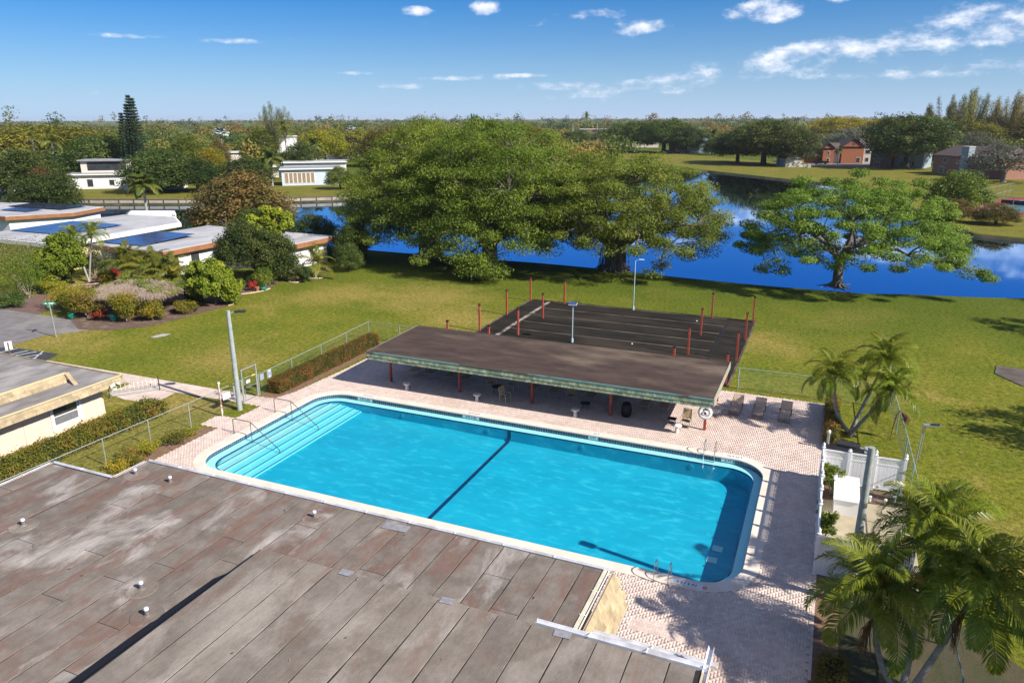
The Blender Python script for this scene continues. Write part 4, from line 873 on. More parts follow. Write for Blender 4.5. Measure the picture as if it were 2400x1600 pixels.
# ------------------------------------------------------------------ pool rails and ladders
def rail_mesh():
    mb = MB(); mb.tube([(-.85, 0, .03), (-.85, 0, .85), (-.80, 0, .93), (-.68, 0, .96), (.42, 0, .95), (.52, 0, .90), (2.35, 0, -.42), (2.4, 0, -.48), (2.42, 0, -.9)], .024, 8); return mb
for Y, lab in ((29.62, 'bronze stair handrail on the side of the pool steps nearer the foreground roof'), (33.12, 'bronze stair handrail on the side of the pool steps nearer the gate')):
    t = thing('pool_handrail', lab, 'handrail', (-29.6, Y, 0), 0, 'handrails at the pool steps')
    rail_mesh().build('rail', m_rail, t, smooth=True); MB().tube([(.45, 0, .93), (.45, 0, -.45)], .02, 8).build('upright', m_rail, t, smooth=True)
    MB().lathe([(.06, 0), (.055, .02), (.03, .03)], (-.85, 0, .035), 12).build('flange', m_steel, t)
def ladder(x, y, face, lab):
    t = thing('pool_ladder', lab, 'ladder', (x, y, 0), face)
    for dx in (-.28, .28):
        MB().tube([(dx, .62, .035), (dx, .60, .5), (dx, .55, .66), (dx, .42, .76), (dx, .25, .78), (dx, .06, .70), (dx, -.05, .5), (dx, -.07, .1), (dx, -.07, -1.0)], .021, 8).build('rail', m_steel, t, smooth=True)
        MB().lathe([(.055, 0), (.05, .02), (.025, .03)], (dx, .62, .036), 12).build('flange', m_steel, t)
    for z in (-.28, -.55, -.82): MB().box((0, -.07, z), (.54, .08, .025)).build('tread', m_steel, t)
ladder(-4.55, 36.75 + .55, 0, 'steel pool ladder on the far side near the life ring'); ladder(-4.5, 25.65 - .05, PI, 'steel pool ladder on the near side by the roof corner')

# ------------------------------------------------------------------ deck furniture
m_web = MAT('tan_vinyl_strap', (.46, .33, .17), (.40, .28, .15), sc=6, rough=.6, rnd=.1)
m_webg = MAT('brown_sling', (.50, .37, .27), (.44, .32, .24), sc=6, rough=.65, rnd=.1)
m_frame = MAT('beige_tube', (.56, .49, .37), (.5, .43, .32), sc=6, rough=.45)
m_framed = MAT('bronze_tube', (.17, .12, .09), (.13, .095, .07), sc=6, rough=.45)
def lounger_proto(fr, web, back):
    """head towards +Y; flat seat 0.36 m high, back raised by the given angle"""
    t = thing('sun_lounger', 'x', 'lounger')
    L_ = 1.9; hz = .36; by = .25; bl = .72; a = R(back)
    mb = MB()
    for s in (-.31, .31):
        mb.tube([(s, -1.0, hz - .02), (s, -.95, hz), (s, by, hz), (s, by + bl * math.cos(a), hz + bl * math.sin(a))], .017, 6)
    mb.tube([(-.31, -1.0, hz - .02), (.31, -1.0, hz - .02)], .017, 6); mb.tube([(-.31, by + bl * math.cos(a), hz + bl * math.sin(a)), (.31, by + bl * math.cos(a), hz + bl * math.sin(a))], .017, 6)
    mb.build('frame', fr, t, smooth=True)
    for y in (-.7, .45):
        mb = MB(); mb.tube([(-.31, y + .12, hz), (-.31, y, .03), (-.2, y, .015), (.2, y, .015), (.31, y, .03), (.31, y + .12, hz)], .016, 6); mb.build('leg', fr, t, smooth=True)
    mb = MB()
    for s in (-.34, .34): mb.tube([(s, -.1, hz), (s, -.05, hz + .2), (s, .1, hz + .22), (s, .3, hz + .2), (s, .34, hz)], .014, 6)
    mb.build('armrests', fr, t, smooth=True)
    st = MB().box((0, 0, 0), (.60, .048, .007)).mesh('strap', web)
    n = 22
    for i in range(n): put('strap', st, t, (0, -.94 + i * (by + .92) / n, hz + .008))
    for i in range(13):
        d = (i + .6) * bl / 13.2; put('strap', st, t, (0, by + d * math.cos(a), hz + .008 + d * math.sin(a)), (a, 0, 0))
    return t
def place(proto, used, x, y, rz, label, group=None, z=.02):
    o = proto if not used[0] else copy_tree(proto); used[0] = True
    o.location = (x, y, z); o.rotation_euler = (0, 0, rz); o['label'] = label
    if group: o['group'] = group
    return o
lp = lounger_proto(m_frame, m_web, 12); u = [False]
shade = [(-26.0, 'far left under the pavilion, beside the blue shadowed paving'), (-24.75, 'second from the left under the pavilion, above the first mushroom table'), (-23.15, 'third from the left under the pavilion, left of a red post'), (-21.95, 'fourth from the left under the pavilion, right of a red post'),
         (-16.9, 'behind the middle red post under the pavilion'), (-15.4, 'right of the middle red post under the pavilion'), (-12.85, 'left of the red post beside the black bin'), (-11.3, 'behind the red post beside the black bin'), (-9.35, 'right of the black bin under the pavilion'), (-8.15, 'last on the right under the pavilion')]
for i, (X, s) in enumerate(shade): place(lp, u, X, 43.15 + .05 * math.sin(i * 3), R(4 * math.sin(i * 7)), 'tan strap lounger ' + s, 'tan loungers in the shade of the pavilion')
for i, (X, s) in enumerate(((-25.4, 'left pair'), (-20.4, 'chairs'), (-14.1, 'tall armchair'))): place(lp, u, X, 45.0, R(3), 'tan strap lounger in the back row behind the ' + s, 'tan loungers in the shade of the pavilion')
lp2 = lounger_proto(m_framed, m_webg, 42); u2 = [False]
for X, s in ((-4.0, 'nearest the pavilion corner'), (-2.65, 'in the middle of the three in the open'), (-1.15, 'nearest the hedge')): place(lp2, u2, X, 44.3, R(-2), 'brown sling lounger with raised back, ' + s, 'loungers on the open deck')
def chair_proto():
    t = thing('patio_chair', 'x', 'chair'); sw = .27
    for s in (-sw, sw):
        MB().tube([(s, -.26, 0), (s, -.24, .40), (s, -.22, .60), (s, -.1, .64), (s, .22, .63)], .015, 6).build('front_leg', m_frame, t, smooth=True)
        MB().tube([(s, .36, 0), (s, .22, .38), (s, .24, .62), (s * .96, .34, .98), (s * .8, .36, 1.02)], .015, 6).build('back_leg', m_frame, t, smooth=True)
    MB().tube([(-sw, -.25, .40), (sw, -.25, .40)], .014, 6).build('seat_rail', m_frame, t); MB().tube([(-sw * .8, .36, 1.02), (sw * .8, .36, 1.02)], .015, 6).build('top_rail', m_frame, t, smooth=True)
    st = MB().box((0, 0, 0), (.50, .045, .007)).mesh('strap', m_web)
    for i in range(9): put('strap', st, t, (0, -.23 + i * .053, .41 - i * .003))
    for i in range(11): put('strap', st, t, (0, .232 + i * .012, .46 + i * .05), (R(77), 0, 0))
    return t
cp = chair_proto(); uc = [False]
for X, Y, rz, s in ((-19.75, 42.15, R(2), 'facing the pool, left one of the pair at the dark table'), (-18.35, 42.45, R(-12), 'right one of the pair at the dark table'), (-17.85, 40.15, R(75), 'turned sideways at the edge of the shade'), (-14.0, 42.0, R(3), 'between the loungers right of the middle post'), (-6.45, 40.75, R(-4), 'in the sun beside the life ring post')):
    place(cp, uc, X, Y, rz, 'tan strap armchair ' + s, 'patio chairs at the pool')
def dark_table(x, y, r, h, label):
    t = thing('side_table', label, 'table', (x, y, .02))
    if r: MB().lathe([(r, h - .02), (r, h), (.01, h + .002)], n=20).build('top', m_black, t)
    else: MB().box((0, 0, h), (.5, .5, .025)).build('top', m_dark, t, bevel=.006)
    for a in range(4):
        q = R(45 + 90 * a); k = (r or .33) * .72; MB().tube([(k * math.cos(q), k * math.sin(q), h - .02), (k * 1.1 * math.cos(q), k * 1.1 * math.sin(q), 0)], .014, 6).build('leg', m_dark, t)
dark_table(-19.0, 41.5, .38, .48, 'round black table between the two shaded armchairs'); dark_table(-12.7, 40.9, .32, .48, 'round black table behind the third white mushroom table'); dark_table(-7.25, 40.65, 0, .42, 'small square dark side table next to the sunlit armchair')
m_tabw = MAT('white_painted_concrete', (.74, .70, .68), (.62, .56, .52), sc=4, rough=.7, c3=(.3, .24, .2), sc3=3, amt3=.4, lo3=.6, hi3=.68)
for X, s in ((-24.86, 'left of the pavilion, first from the pool steps'), (-19.62, 'second from the pool steps'), (-12.95, 'third from the pool steps, before the tall armchair'), (-6.76, 'last on the right, near the life ring')):
    t = thing('mushroom_table', 'white round concrete drinks table, ' + s, 'table', (X, 39.65, .02), 0, 'white mushroom tables along the pool')
    MB().lathe([(.13, 0), (.12, .05), (.10, .3), (.12, .42)], n=16).build('pedestal', m_tabw, t, smooth=True)
    MB().lathe([(.10, .41), (.24, .42), (.27, .45), (.27, .49), (.24, .505), (.01, .51)], n=22).build('top', m_tabw, t, smooth=True)
bn = thing('litter_bin', 'black ribbed litter bin in the pavilion shade', 'bin', (-10.1, 40.95, .02))
MB().lathe([(.24, 0), (.29, .1), (.31, .45), (.29, .72), (.26, .76)], n=20).build('body', m_black, bn, smooth=True); MB().lathe([(.27, .76), (.28, .80), (.20, .88), (.17, .80)], n=20, cap=False).build('lid', m_black, bn, smooth=True)
for i in range(12):
    q = 2 * PI * i / 12; MB().tube([(.29 * math.cos(q), .29 * math.sin(q), .08), (.325 * math.cos(q), .325 * math.sin(q), .45), (.30 * math.cos(q), .30 * math.sin(q), .7)], .012, 5).build('rib', m_black, bn)
# bike rack
br = thing('bike_rack', 'empty metal bike rack on the paved pad by the clubhouse', 'bike rack', (-41.6, 32.3, .02), R(52))
mb = MB()
for y in (-.38, .38): mb.tube([(-1.5, y, .05), (1.5, y, .05)], .024, 6)
mb.build('base_rails', m_galv, br, smooth=True)
for x in (-1.5, 1.5): MB().tube([(x, -.5, .04), (x, -.38, .05), (x, 0, .72), (x, .12, .76), (x, .3, .74)], .035, 8).build('end_frame', m_dark, br, smooth=True)
MB().tube([(-1.5, 0, .70), (1.5, 0, .70)], .016, 6).build('top_rail', m_galv, br)
for i in range(11): MB().tube([(-1.3 + i * .26, -.38, .05), (-1.3 + i * .26, 0, .70), (-1.3 + i * .26, .38, .05)], .010, 5).build('wheel_bar', m_galv, br)

# ------------------------------------------------------------------ white vinyl enclosure
ve = thing('vinyl_fence', 'white vinyl privacy fence with lattice tops around the pool equipment', 'fence', (2.8, 32.5, 0))
def vinyl_panel(a, b, h=1.78, gate=False):
    a = Vector(a); b = Vector(b); d = (b - a); ln = d.length; d /= ln; rz = math.atan2(d.y, d.x); mid = (a + b) / 2
    def bx(s0, s1, z0, z1, th, name, par, off=0):
        p = a + d * ((s0 + s1) / 2); n = Vector((-d.y, d.x)) * off
        return wb(MB().box((p.x + n.x, p.y + n.y, (z0 + z1) / 2), (s1 - s0, th, z1 - z0), rz=rz), name, m_vinyl, par)
    rail = bx(.06, ln - .06, h - .08, h, .05, 'top_rail', ve); bx(.06, ln - .06, h - .42, h - .34, .05, 'mid_rail', ve); bx(.06, ln - .06, .06, .15, .05, 'bottom_rail', ve)
    k = max(2, int((ln - .12) / .16)); w = (ln - .12) / k
    for i in range(k): bx(.06 + i * w + .003, .06 + (i + 1) * w - .003, .15, h - .42, .022 + .004 * (i % 2), 'board', ve)
    for s0, s1 in ((.06, .16), (ln - .16, ln - .06)): bx(s0, s1, h - .34, h - .08, .028, 'lattice_stile', ve)
    mb = MB(); z0, z1 = h - .34, h - .08; L0, L1 = .16, ln - .16; st = .115; hh = z1 - z0
    j = -hh
    while j < L1 - L0:
        for up in (1, -1):
            sa, sb = j, j + hh; za, zb = (z0, z1) if up > 0 else (z1, z0)
            if sa < 0: t_ = -sa / hh; za = za + (zb - za) * t_; sa = 0
            if sb > L1 - L0: t_ = (L1 - L0 - sa) / (sb - sa) if sb > sa else 0; zb = za + (zb - za) * t_; sb = L1 - L0
            if sb - sa > .01:
                p = a + d * (L0 + (sa + sb) / 2); ang = math.atan2(zb - za, sb - sa); ln2 = math.hypot(sb - sa, zb - za)
                m_ = Matrix.Rotation(rz, 3, 'Z') @ Matrix.Rotation(-ang, 3, 'Y'); c = Vector((p.x, p.y, (za + zb) / 2)) + Vector((-d.y, d.x, 0)) * (.006 * up)
                vs = [m_ @ Vector((sx * ln2 / 2, sy * .005, sz * .019)) + c for sz in (-1, 1) for sx, sy in ((-1, -1), (1, -1), (1, 1), (-1, 1))]
                mb.add(vs, [(3, 2, 1, 0), (4, 5, 6, 7), (0, 1, 5, 4), (1, 2, 6, 5), (2, 3, 7, 6), (3, 0, 4, 7)])
        j += st
    lt = wb(mb, 'lattice', m_vinyl, ve); lt['kind'] = 'stuff'
    if gate:
        for s in (.3, .9): bx(s, s + .06, .2, .28, .04, 'hinge', ve, -.03)
def vinyl_post(x, y, h=1.86):
    p = wb(MB().bb(x - .065, x + .065, y - .065, y + .065, 0, h), 'fence_post', m_vinyl, ve)
    mb = MB().lathe([(.095, 0), (.095, .03), (.05, .05), (.045, .08), (.075, .13), (.06, .2), (.015, .26)], (x, y, h), 12); wb(mb, 'finial', m_vinyl, ve, smooth=True)
VP = [(1.0, 36.55), (1.0, 35.0), (1.0, 33.35), (1.0, 31.9), (1.0, 30.5), (1.0, 28.0), (3.35, 36.6), (4.65, 36.65), (2.2, 36.57)]
for p in VP: vinyl_post(*p)
for a, b in (((1.0, 36.55), (2.2, 36.57)), ((2.2, 36.57), (3.35, 36.6)), ((1.0, 35.0), (1.0, 36.55)), ((1.0, 33.35), (1.0, 35.0)), ((1.0, 31.9), (1.0, 33.35)), ((1.0, 30.5), (1.0, 31.9)), ((1.0, 28.0), (1.0, 30.5))): vinyl_panel(a, b)
vinyl_panel((3.35, 36.6), (4.65, 36.65), gate=True)
for a, b in (((1.0, 28.0), (2.6, 28.0)), ((2.6, 28.0), (4.3, 28.05))): vinyl_panel(a, b)
vinyl_post(2.6, 28.0); vinyl_post(4.3, 28.05)
wb(MB().bb(.90, .935, 32.3, 32.42, .9, 1.05), 'latch', m_black, ve); wb(MB().bb(.86, .94, 31.0, 31.1, .95, 1.05), 'latch', m_vinyl, ve)
m_pad = MAT('equipment_pad', (.40, .34, .23), (.33, .28, .19), sc=1.3, rough=.9, c3=(.46, .41, .3), sc3=.5, bump=.1)
pad = tag(sheet('equipment_pad', [(1.12, 28.1), (1.12, 34.6), (3.0, 35.0), (4.9, 35.1), (4.9, 28.1)], [], .02, m_pad), kind='structure')
tag(sheet('pad_bed', [(1.12, 34.62), (3.0, 35.05), (4.9, 35.15), (4.9, 36.5), (1.12, 36.45)], [], .018, m_mulch), kind='structure')
eb = thing('equipment_box', 'big white sloping-lid equipment box inside the vinyl fence', 'box', (2.15, 34.5, .02))
MB().add([(-.5, -1.1, 0), (.5, -1.1, 0), (.5, 1.1, 0), (-.5, 1.1, 0), (-.5, -1.1, .72), (.5, -1.1, .72), (.5, 1.1, .88), (-.5, 1.1, .88)], [(3, 2, 1, 0), (0, 1, 5, 4), (1, 2, 6, 5), (2, 3, 7, 6), (3, 0, 4, 7), (4, 5, 6, 7)]).build('body', m_vinyl, eb)
MB().add([(-.55, -1.16, .725), (.55, -1.16, .725), (.55, 1.14, .89), (-.55, 1.14, .89), (-.55, -1.16, .765), (.55, -1.16, .765), (.55, 1.14, .93), (-.55, 1.14, .93)], [(3, 2, 1, 0), (0, 1, 5, 4), (1, 2, 6, 5), (2, 3, 7, 6), (3, 0, 4, 7), (4, 5, 6, 7)]).build('lid', m_white, eb)
ub = thing('utility_cabinet', 'pale grey cabinet with blue marks beside the vinyl gate', 'cabinet', (4.4, 35.75, .02))
MB().box((0, 0, .45), (.45, .4, .9)).build('body', m_plate, ub, bevel=.02); MB().box((0, 0, .92), (.52, .46, .05)).build('lid', m_white, ub, bevel=.01)
mbl = MAT('blue_mark', (.05, .12, .3), rough=.5)
for dx, dz in ((-.08, .58), (.05, .6), (.0, .48)): MB().box((dx, -.204, dz), (.07, .008, .08)).build('blue_mark', mbl, ub)
for X, Y, s in ((3.25, 35.25, 'nearer the lamp post'), (3.9, 35.2, 'nearer the cabinet')):
    t = thing('pipe_stub', 'short white pipe stub at the edge of the equipment pad, ' + s, 'pipe', (X, Y, .02)); MB().lathe([(.05, 0), (.05, .22)], n=10).build('pipe', m_white, t, smooth=True); MB().lathe([(.065, .2), (.065, .28), (.02, .3)], n=10).build('cap', m_white, t, smooth=True)
vp = thing('pipe_bollard', 'white-capped pipe post beside the hedge and vinyl fence', 'post', (1.28, 40.7, 0)); MB().lathe([(.075, 0), (.07, 1.0)], n=12).build('pipe', m_galv, vp, smooth=True); MB().lathe([(.09, .98), (.09, 1.08), (.04, 1.14)], n=12).build('cap', m_white, vp, smooth=True)
dm = thing('covered_spa_lid', 'low dark rounded cover lying on the grass behind the vinyl fence', 'cover', (2.35, 40.75, 0))
mb = MB()
for i in range(9):
    q = PI * i / 8; mb.v += [(-1.2, -.42 * math.cos(q), .34 * math.sin(q) + .02), (1.2, -.42 * math.cos(q), .34 * math.sin(q) + .02)]
mb.f += [(2 * i, 2 * i + 1, 2 * i + 3, 2 * i + 2) for i in range(8)] + [tuple(range(0, 18, 2)), tuple(range(1, 18, 2))[::-1]]
mb.build('shell', m_black, dm, smooth=True); MB().box((1.0, -.1, .3), (.5, .6, .1), rx=.3).build('flap', MAT('grey_cover', (.3, .3, .31), rough=.6), dm, bevel=.02)

# ------------------------------------------------------------------ signs, parking bits, slabs
ss = thing('street_sign', 'green street name sign on a grey pole at the road corner', 'street sign', (-58.8, 39.14, 0), R(8))
MB().tube([(0, 0, 0), (-.06, 0, 2.9)], .05, 10).build('pole', m_galv, ss, smooth=True)
m_green = MAT('sign_green', (.02, .30, .17), (.025, .33, .2), sc=5, rough=.4)
for yaw, z in ((R(25), 2.92), (R(-60), 2.72)):
    b_ = MB().box((0, 0, 0), (.95, .012, .19)).build('name_blade', m_green, ss, loc=(-.06, 0, z), rot=(0, 0, yaw)); 
    for dx, w in ((-.26, .12), (0, .1), (.2, .24)): MB().box((dx, -.009, 0), (w, .004, .1)).build('name_mark', m_plate, b_)
ps = thing('parking_sign', 'white parking sign on a brown post at the edge of the lot', 'sign', (-53.4, 31.95, 0), R(60)); MB().box((0, 0, 1.1), (.07, .07, 2.2)).build('post', m_brown_post, ps); MB().box((0, .045, 1.95), (.45, .012, .62)).build('board', m_plate, ps, bevel=.003)
wsn = MB().add([(-.95, -.09, 0), (.95, -.09, 0), (.95, .09, 0), (-.95, .09, 0), (-.9, -.05, .14), (.9, -.05, .14), (.9, .05, .14), (-.9, .05, .14)], [(3, 2, 1, 0), (4, 5, 6, 7), (0, 1, 5, 4), (1, 2, 6, 5), (2, 3, 7, 6), (3, 0, 4, 7)]).mesh('wheel_stop', m_conc, bevel=.02)
for X, Y, s in ((-54.1, 32.25, 'beside the parking sign'), (-54.15, 29.9, 'at the left picture edge')):
    o = put('wheel_stop', wsn, None, (X, Y, .015), (0, 0, R(90))); tag(o, 'concrete wheel stop ' + s, 'wheel stop', 'wheel stops in the car park')
o = sheet('lawn_slab', [(-51.4, 42.2), (-51.2, 43.3), (-50.5, 43.5), (-50.4, 42.9), (-50.8, 42.1)], [], .03, m_conc); tag(o, kind='structure')
o = MB().prism([(12.0, 58.6), (12.4, 60.6), (18, 59.8), (17.6, 56.2), (13.2, 56.4)], -.05, .05).build('old_slab', MAT('old_slab_stone', (.075, .062, .053), (.12, .10, .085), sc=1.2, rough=.9, bump=.2)); tag(o, kind='structure')
# ------------------------------------------------------------------ foliage generators
def unit(v): return v / np.maximum(np.linalg.norm(v, axis=1, keepdims=True), 1e-9)
def leaf_cloud(C, Rd, n, size, rs, up=.6, shell=2.4, asp=.5, out=.75, tintj=.13, ctint=None):
    """kite-shaped leaves spread through ellipsoidal clumps; C (K,3) centres, Rd (K,3) radii"""
    K = len(C); N = K * n; d = unit(rs.normal(size=(N, 3))); r = rs.random(N) ** (1 / shell)
    c = np.repeat(C, n, 0); rad = np.repeat(Rd, n, 0); p = c + d * r[:, None] * rad
    nr = unit(rs.normal(size=(N, 3)) * .55 + d * out + np.array([.12, -.02, up])); t = unit(np.cross(nr, rs.normal(size=(N, 3)))); b = np.cross(nr, t)
    s = size * rs.uniform(.65, 1.35, N)[:, None]
    V = np.stack([p - t * s * .5, p + b * s * asp * .5 + nr * s * .06, p + t * s * .5 - nr * s * .1, p - b * s * asp * .5 + nr * s * .06], 1).reshape(-1, 3)
    F = np.arange(N * 4).reshape(-1, 4)
    ct = rs.random(K) if ctint is None else ctint
    T = np.clip(np.repeat(ct, n) + rs.normal(0, tintj, N), 0, 1)
    return V, F, np.repeat(T, 4)
def limb(mb, a, b, r0, r1, rs, sag=.1, seg=5, n=6):
    a = np.array(a, float); b = np.array(b, float); L_ = np.linalg.norm(b - a); P = []
    off = rs.normal(size=3) * L_ * sag * .6; off[2] = abs(off[2]) * .6 + L_ * sag * .5
    for i in range(seg + 1):
        t = i / seg; P.append(a + (b - a) * t + off * math.sin(PI * t) + rs.normal(size=3) * L_ * .018 * (0 < i < seg))
    mb.tube(P, [r0 + (r1 - r0) * (i / seg) ** .8 for i in range(seg + 1)], n, False)
    return P
def kcluster(P, k, rs, it=6):
    c = P[rs.choice(len(P), min(k, len(P)), replace=False)]
    for _ in range(it):
        d = ((P[:, None] - c[None]) ** 2).sum(2); a = d.argmin(1)
        c = np.array([P[a == i].mean(0) if (a == i).any() else c[i] for i in range(len(c))])
    return a, c
def wood(C, fork, tr, rs, root=(0, 0, 0), nl=6, ns=4, lean=(0, 0), twigs=True, flare=1.6, nseg=8, gap=.62):
    """trunk up to the fork, limbs to clusters of clumps, branches to sub-clusters, twigs to clumps"""
    mb = MB(); root = np.array(root, float); fk = np.array([root[0] + lean[0], root[1] + lean[1], fork])
    mb.tube([root + (fk - root) * t + np.array([.05 * tr * math.sin(9 * t), .05 * tr * math.cos(7 * t), 0]) for t in (0, .08, .3, .6, 1)], [tr * flare, tr * 1.15, tr, tr * .95, tr * .9], 10, False)
    a, cc = kcluster(C, nl, rs)
    for i in range(len(cc)):
        Q = C[a == i]
        if not len(Q): continue
        e = fk + (cc[i] - fk) * gap; e[2] = fk[2] + (cc[i][2] - fk[2]) * gap * .9
        r1 = tr * .55 * (len(Q) / len(C) * nl) ** .4
        limb(mb, fk, e, r1, r1 * .55, rs, .10, 5, nseg)
        b, c2 = kcluster(Q, ns, rs)
        for j in range(len(c2)):
            q2 = Q[b == j]
            if not len(q2): continue
            e2 = e + (c2[j] - e) * .7; limb(mb, e, e2, r1 * .42, r1 * .2, rs, .08, 4, 6)
            if twigs:
                for p in q2: limb(mb, e2, p, r1 * .16, r1 * .05, rs, .06, 3, 5)
    return mb
def crown_points(n, R_, h, z0, rs, kind='dome', fill=.25, even=True):
    o = []; even_c = []
    while len(o) < n:
        d = rs.normal(size=3); d /= np.linalg.norm(d)
        if kind == 'dome':
            if d[2] < -.12: continue
            r = rs.uniform(.80, 1.0) if rs.random() > fill else rs.uniform(.35, .85)
            p = np.array([d[0] * R_, d[1] * R_, max(d[2], -.05) * h]) * r + [0, 0, z0]
        elif kind == 'round':
            r = rs.uniform(.78, 1.0) if rs.random() > fill else rs.uniform(.3, .8)
            if d[2] < -.75: continue
            p = np.array([d[0] * R_, d[1] * R_, d[2] * h / 2]) * r + [0, 0, z0 + h / 2]
        if even and len(o) > 3:      # best of several candidates: even cover, few holes
            even_c.append(p)
            if len(even_c) < 7: continue
            A = np.array(o); sc_ = np.array([1 / R_, 1 / R_, 1 / h]); p = max(even_c, key=lambda q: (((A - q) * sc_) ** 2).sum(1).min()); even_c.clear()
        o.append(p)
    return np.array(o)
# ---- leaf materials
lf_ficus = LEAF('ficus_leaf', [(.100, .160, .015), (.170, .245, .026), (.260, .325, .046)], 0.48)
lf_ficus_pale = LEAF('pale_ficus_leaf', [(.115, .185, .018), (.19, .275, .032), (.285, .35, .055)], 0.48)
lf_dark = LEAF('dark_leaf', [(.040, .070, .014), (.072, .110, .020), (.12, .150, .030)], 0.38, val=.3)
lf_mid = LEAF('mid_leaf', [(.060, .100, .013), (.115, .165, .018), (.20, .235, .028)], 0.4, val=.3)
lf_bright = LEAF('bright_leaf', [(.12, .18, .012), (.20, .27, .02), (.31, .34, .03)], 0.4)
lf_olive = LEAF('olive_leaf', [(.11, .11, .018), (.185, .165, .02), (.26, .21, .026)], 0.36, val=.3)
lf_rust = LEAF('rusty_leaf', [(.07, .075, .018), (.14, .11, .026), (.235, .145, .04)], 0.3)
lf_rusthedge = LEAF('hedge_leaf', [(.09, .105, .014), (.17, .135, .020), (.26, .14, .028)], 0.28)
lf_yel = LEAF('yellow_leaf', [(.16, .18, .015), (.27, .25, .02), (.38, .29, .026)], 0.38)
lf_pine = LEAF('pine_needle', [(.016, .036, .018), (.026, .052, .024), (.042, .07, .03)], 0.15)
lf_casu = LEAF('feathery_leaf', [(.12, .14, .03), (.18, .195, .042), (.25, .25, .06)], 0.32)
lf_silver = LEAF('silver_leaf', [(.22, .27, .25), (.32, .37, .34), (.42, .46, .42)], .2)
lf_grey = LEAF('grey_twiggy_leaf', [(.10, .105, .07), (.135, .14, .09), (.175, .18, .12)], 0.3)
lf_palm = LEAF('palm_leaflet', [(.11, .175, .015), (.23, .28, .026), (.40, .38, .05)], 0.5, rough=.4, val=.18)
lf_palmd = LEAF('palm_leaflet_dark', [(.05, .085, .014), (.10, .13, .018), (.175, .185, .028)], 0.35, rough=.45)
lf_coco = LEAF('coconut_leaflet', [(.09, .12, .014), (.175, .19, .022), (.30, .255, .04)], 0.4, rough=.4)
m_deadfrond = MAT('dead_frond', (.16, .085, .045), (.24, .14, .08), sc=6, rough=.9)
m_thatch = MAT('thatch', (.30, .235, .175), (.20, .15, .115), sc=6, rough=.95, stretch=(1, 1, 3), bump=.5, bsc=20, fine=.2, fsc=20)
m_red_leaf = LEAF('red_leaf', [(.16, .012, .014), (.32, .02, .02), (.42, .06, .03)], .2)
# ---- prototypes for background trees: unit-sized meshes
def tree_proto(seed, kind, leaf, bark=None, ncl=60, nl=110, lsize=.05, R_=.5, h=.62, z0=.36, cr=.13, fork=.3, tr=.035, flat=.75, up=.5, wd=True):
    rs = np.random.default_rng(seed); C = crown_points(ncl, R_ * .86, h * .9, z0, rs, kind); Rd = np.stack([rs.uniform(.75, 1.3, ncl) * cr] * 3, 1); Rd[:, 2] *= flat
    zt = (C[:, 2] - C[:, 2].min()) / (np.ptp(C[:, 2]) + 1e-6); ct = np.clip(rs.random(ncl) * .75 + .1 + .0 * zt, 0, 1)
    V, F, T = leaf_cloud(C, Rd, nl, lsize, rs, up, ctint=ct)
    cm = npmesh('crown', V, F, leaf, T); wm = wood(C, fork, tr, rs, nl=5, ns=3, twigs=False, nseg=6).mesh('trunk', bark or m_barkd, smooth=True)
    return cm, wm
PROTO = {}
def proto(key):
    if key in PROTO: return PROTO[key]
    kind, v = key.split(':'); s = int(v) * 17 + len(kind) * 5
    K = dict(dark=(lf_dark, 'dome'), mid=(lf_mid, 'dome'), olive=(lf_olive, 'dome'), rust=(lf_rust, 'dome'), yel=(lf_yel, 'round'), bright=(lf_bright, 'round'), grey=(lf_grey, 'dome'), oak=(lf_dark, 'round'))[kind]
    if kind == 'oak': r = tree_proto(s, 'round', K[0], ncl=110, nl=170, lsize=.03, h=.78, z0=.16, fork=.24, tr=.035, cr=.125, R_=.54)
    elif kind == 'grey': r = tree_proto(s, 'dome', K[0], m_twig, ncl=60, nl=80, lsize=.035, cr=.12, tr=.025)
    else: r = tree_proto(s, K[1], K[0], ncl=95, nl=150, lsize=.034, h=.66 if K[1] == 'dome' else .70, z0=.26 if K[1] == 'dome' else .20, cr=.135, R_=.52)
    PROTO[key] = r; return r
def bg_tree(name, label, key, x, y, h, w, group=None, cat='tree', rz=None):
    cm, wm = proto(key); rs_ = random.Random(int(x * 10 + y * 7)); t = thing(name, label, cat, (x, y, 0), rs_.random() * 6.28 if rz is None else rz, group)
    t.scale = (w, w, h); put('trunk', wm, t); put('crown', cm, t); return t
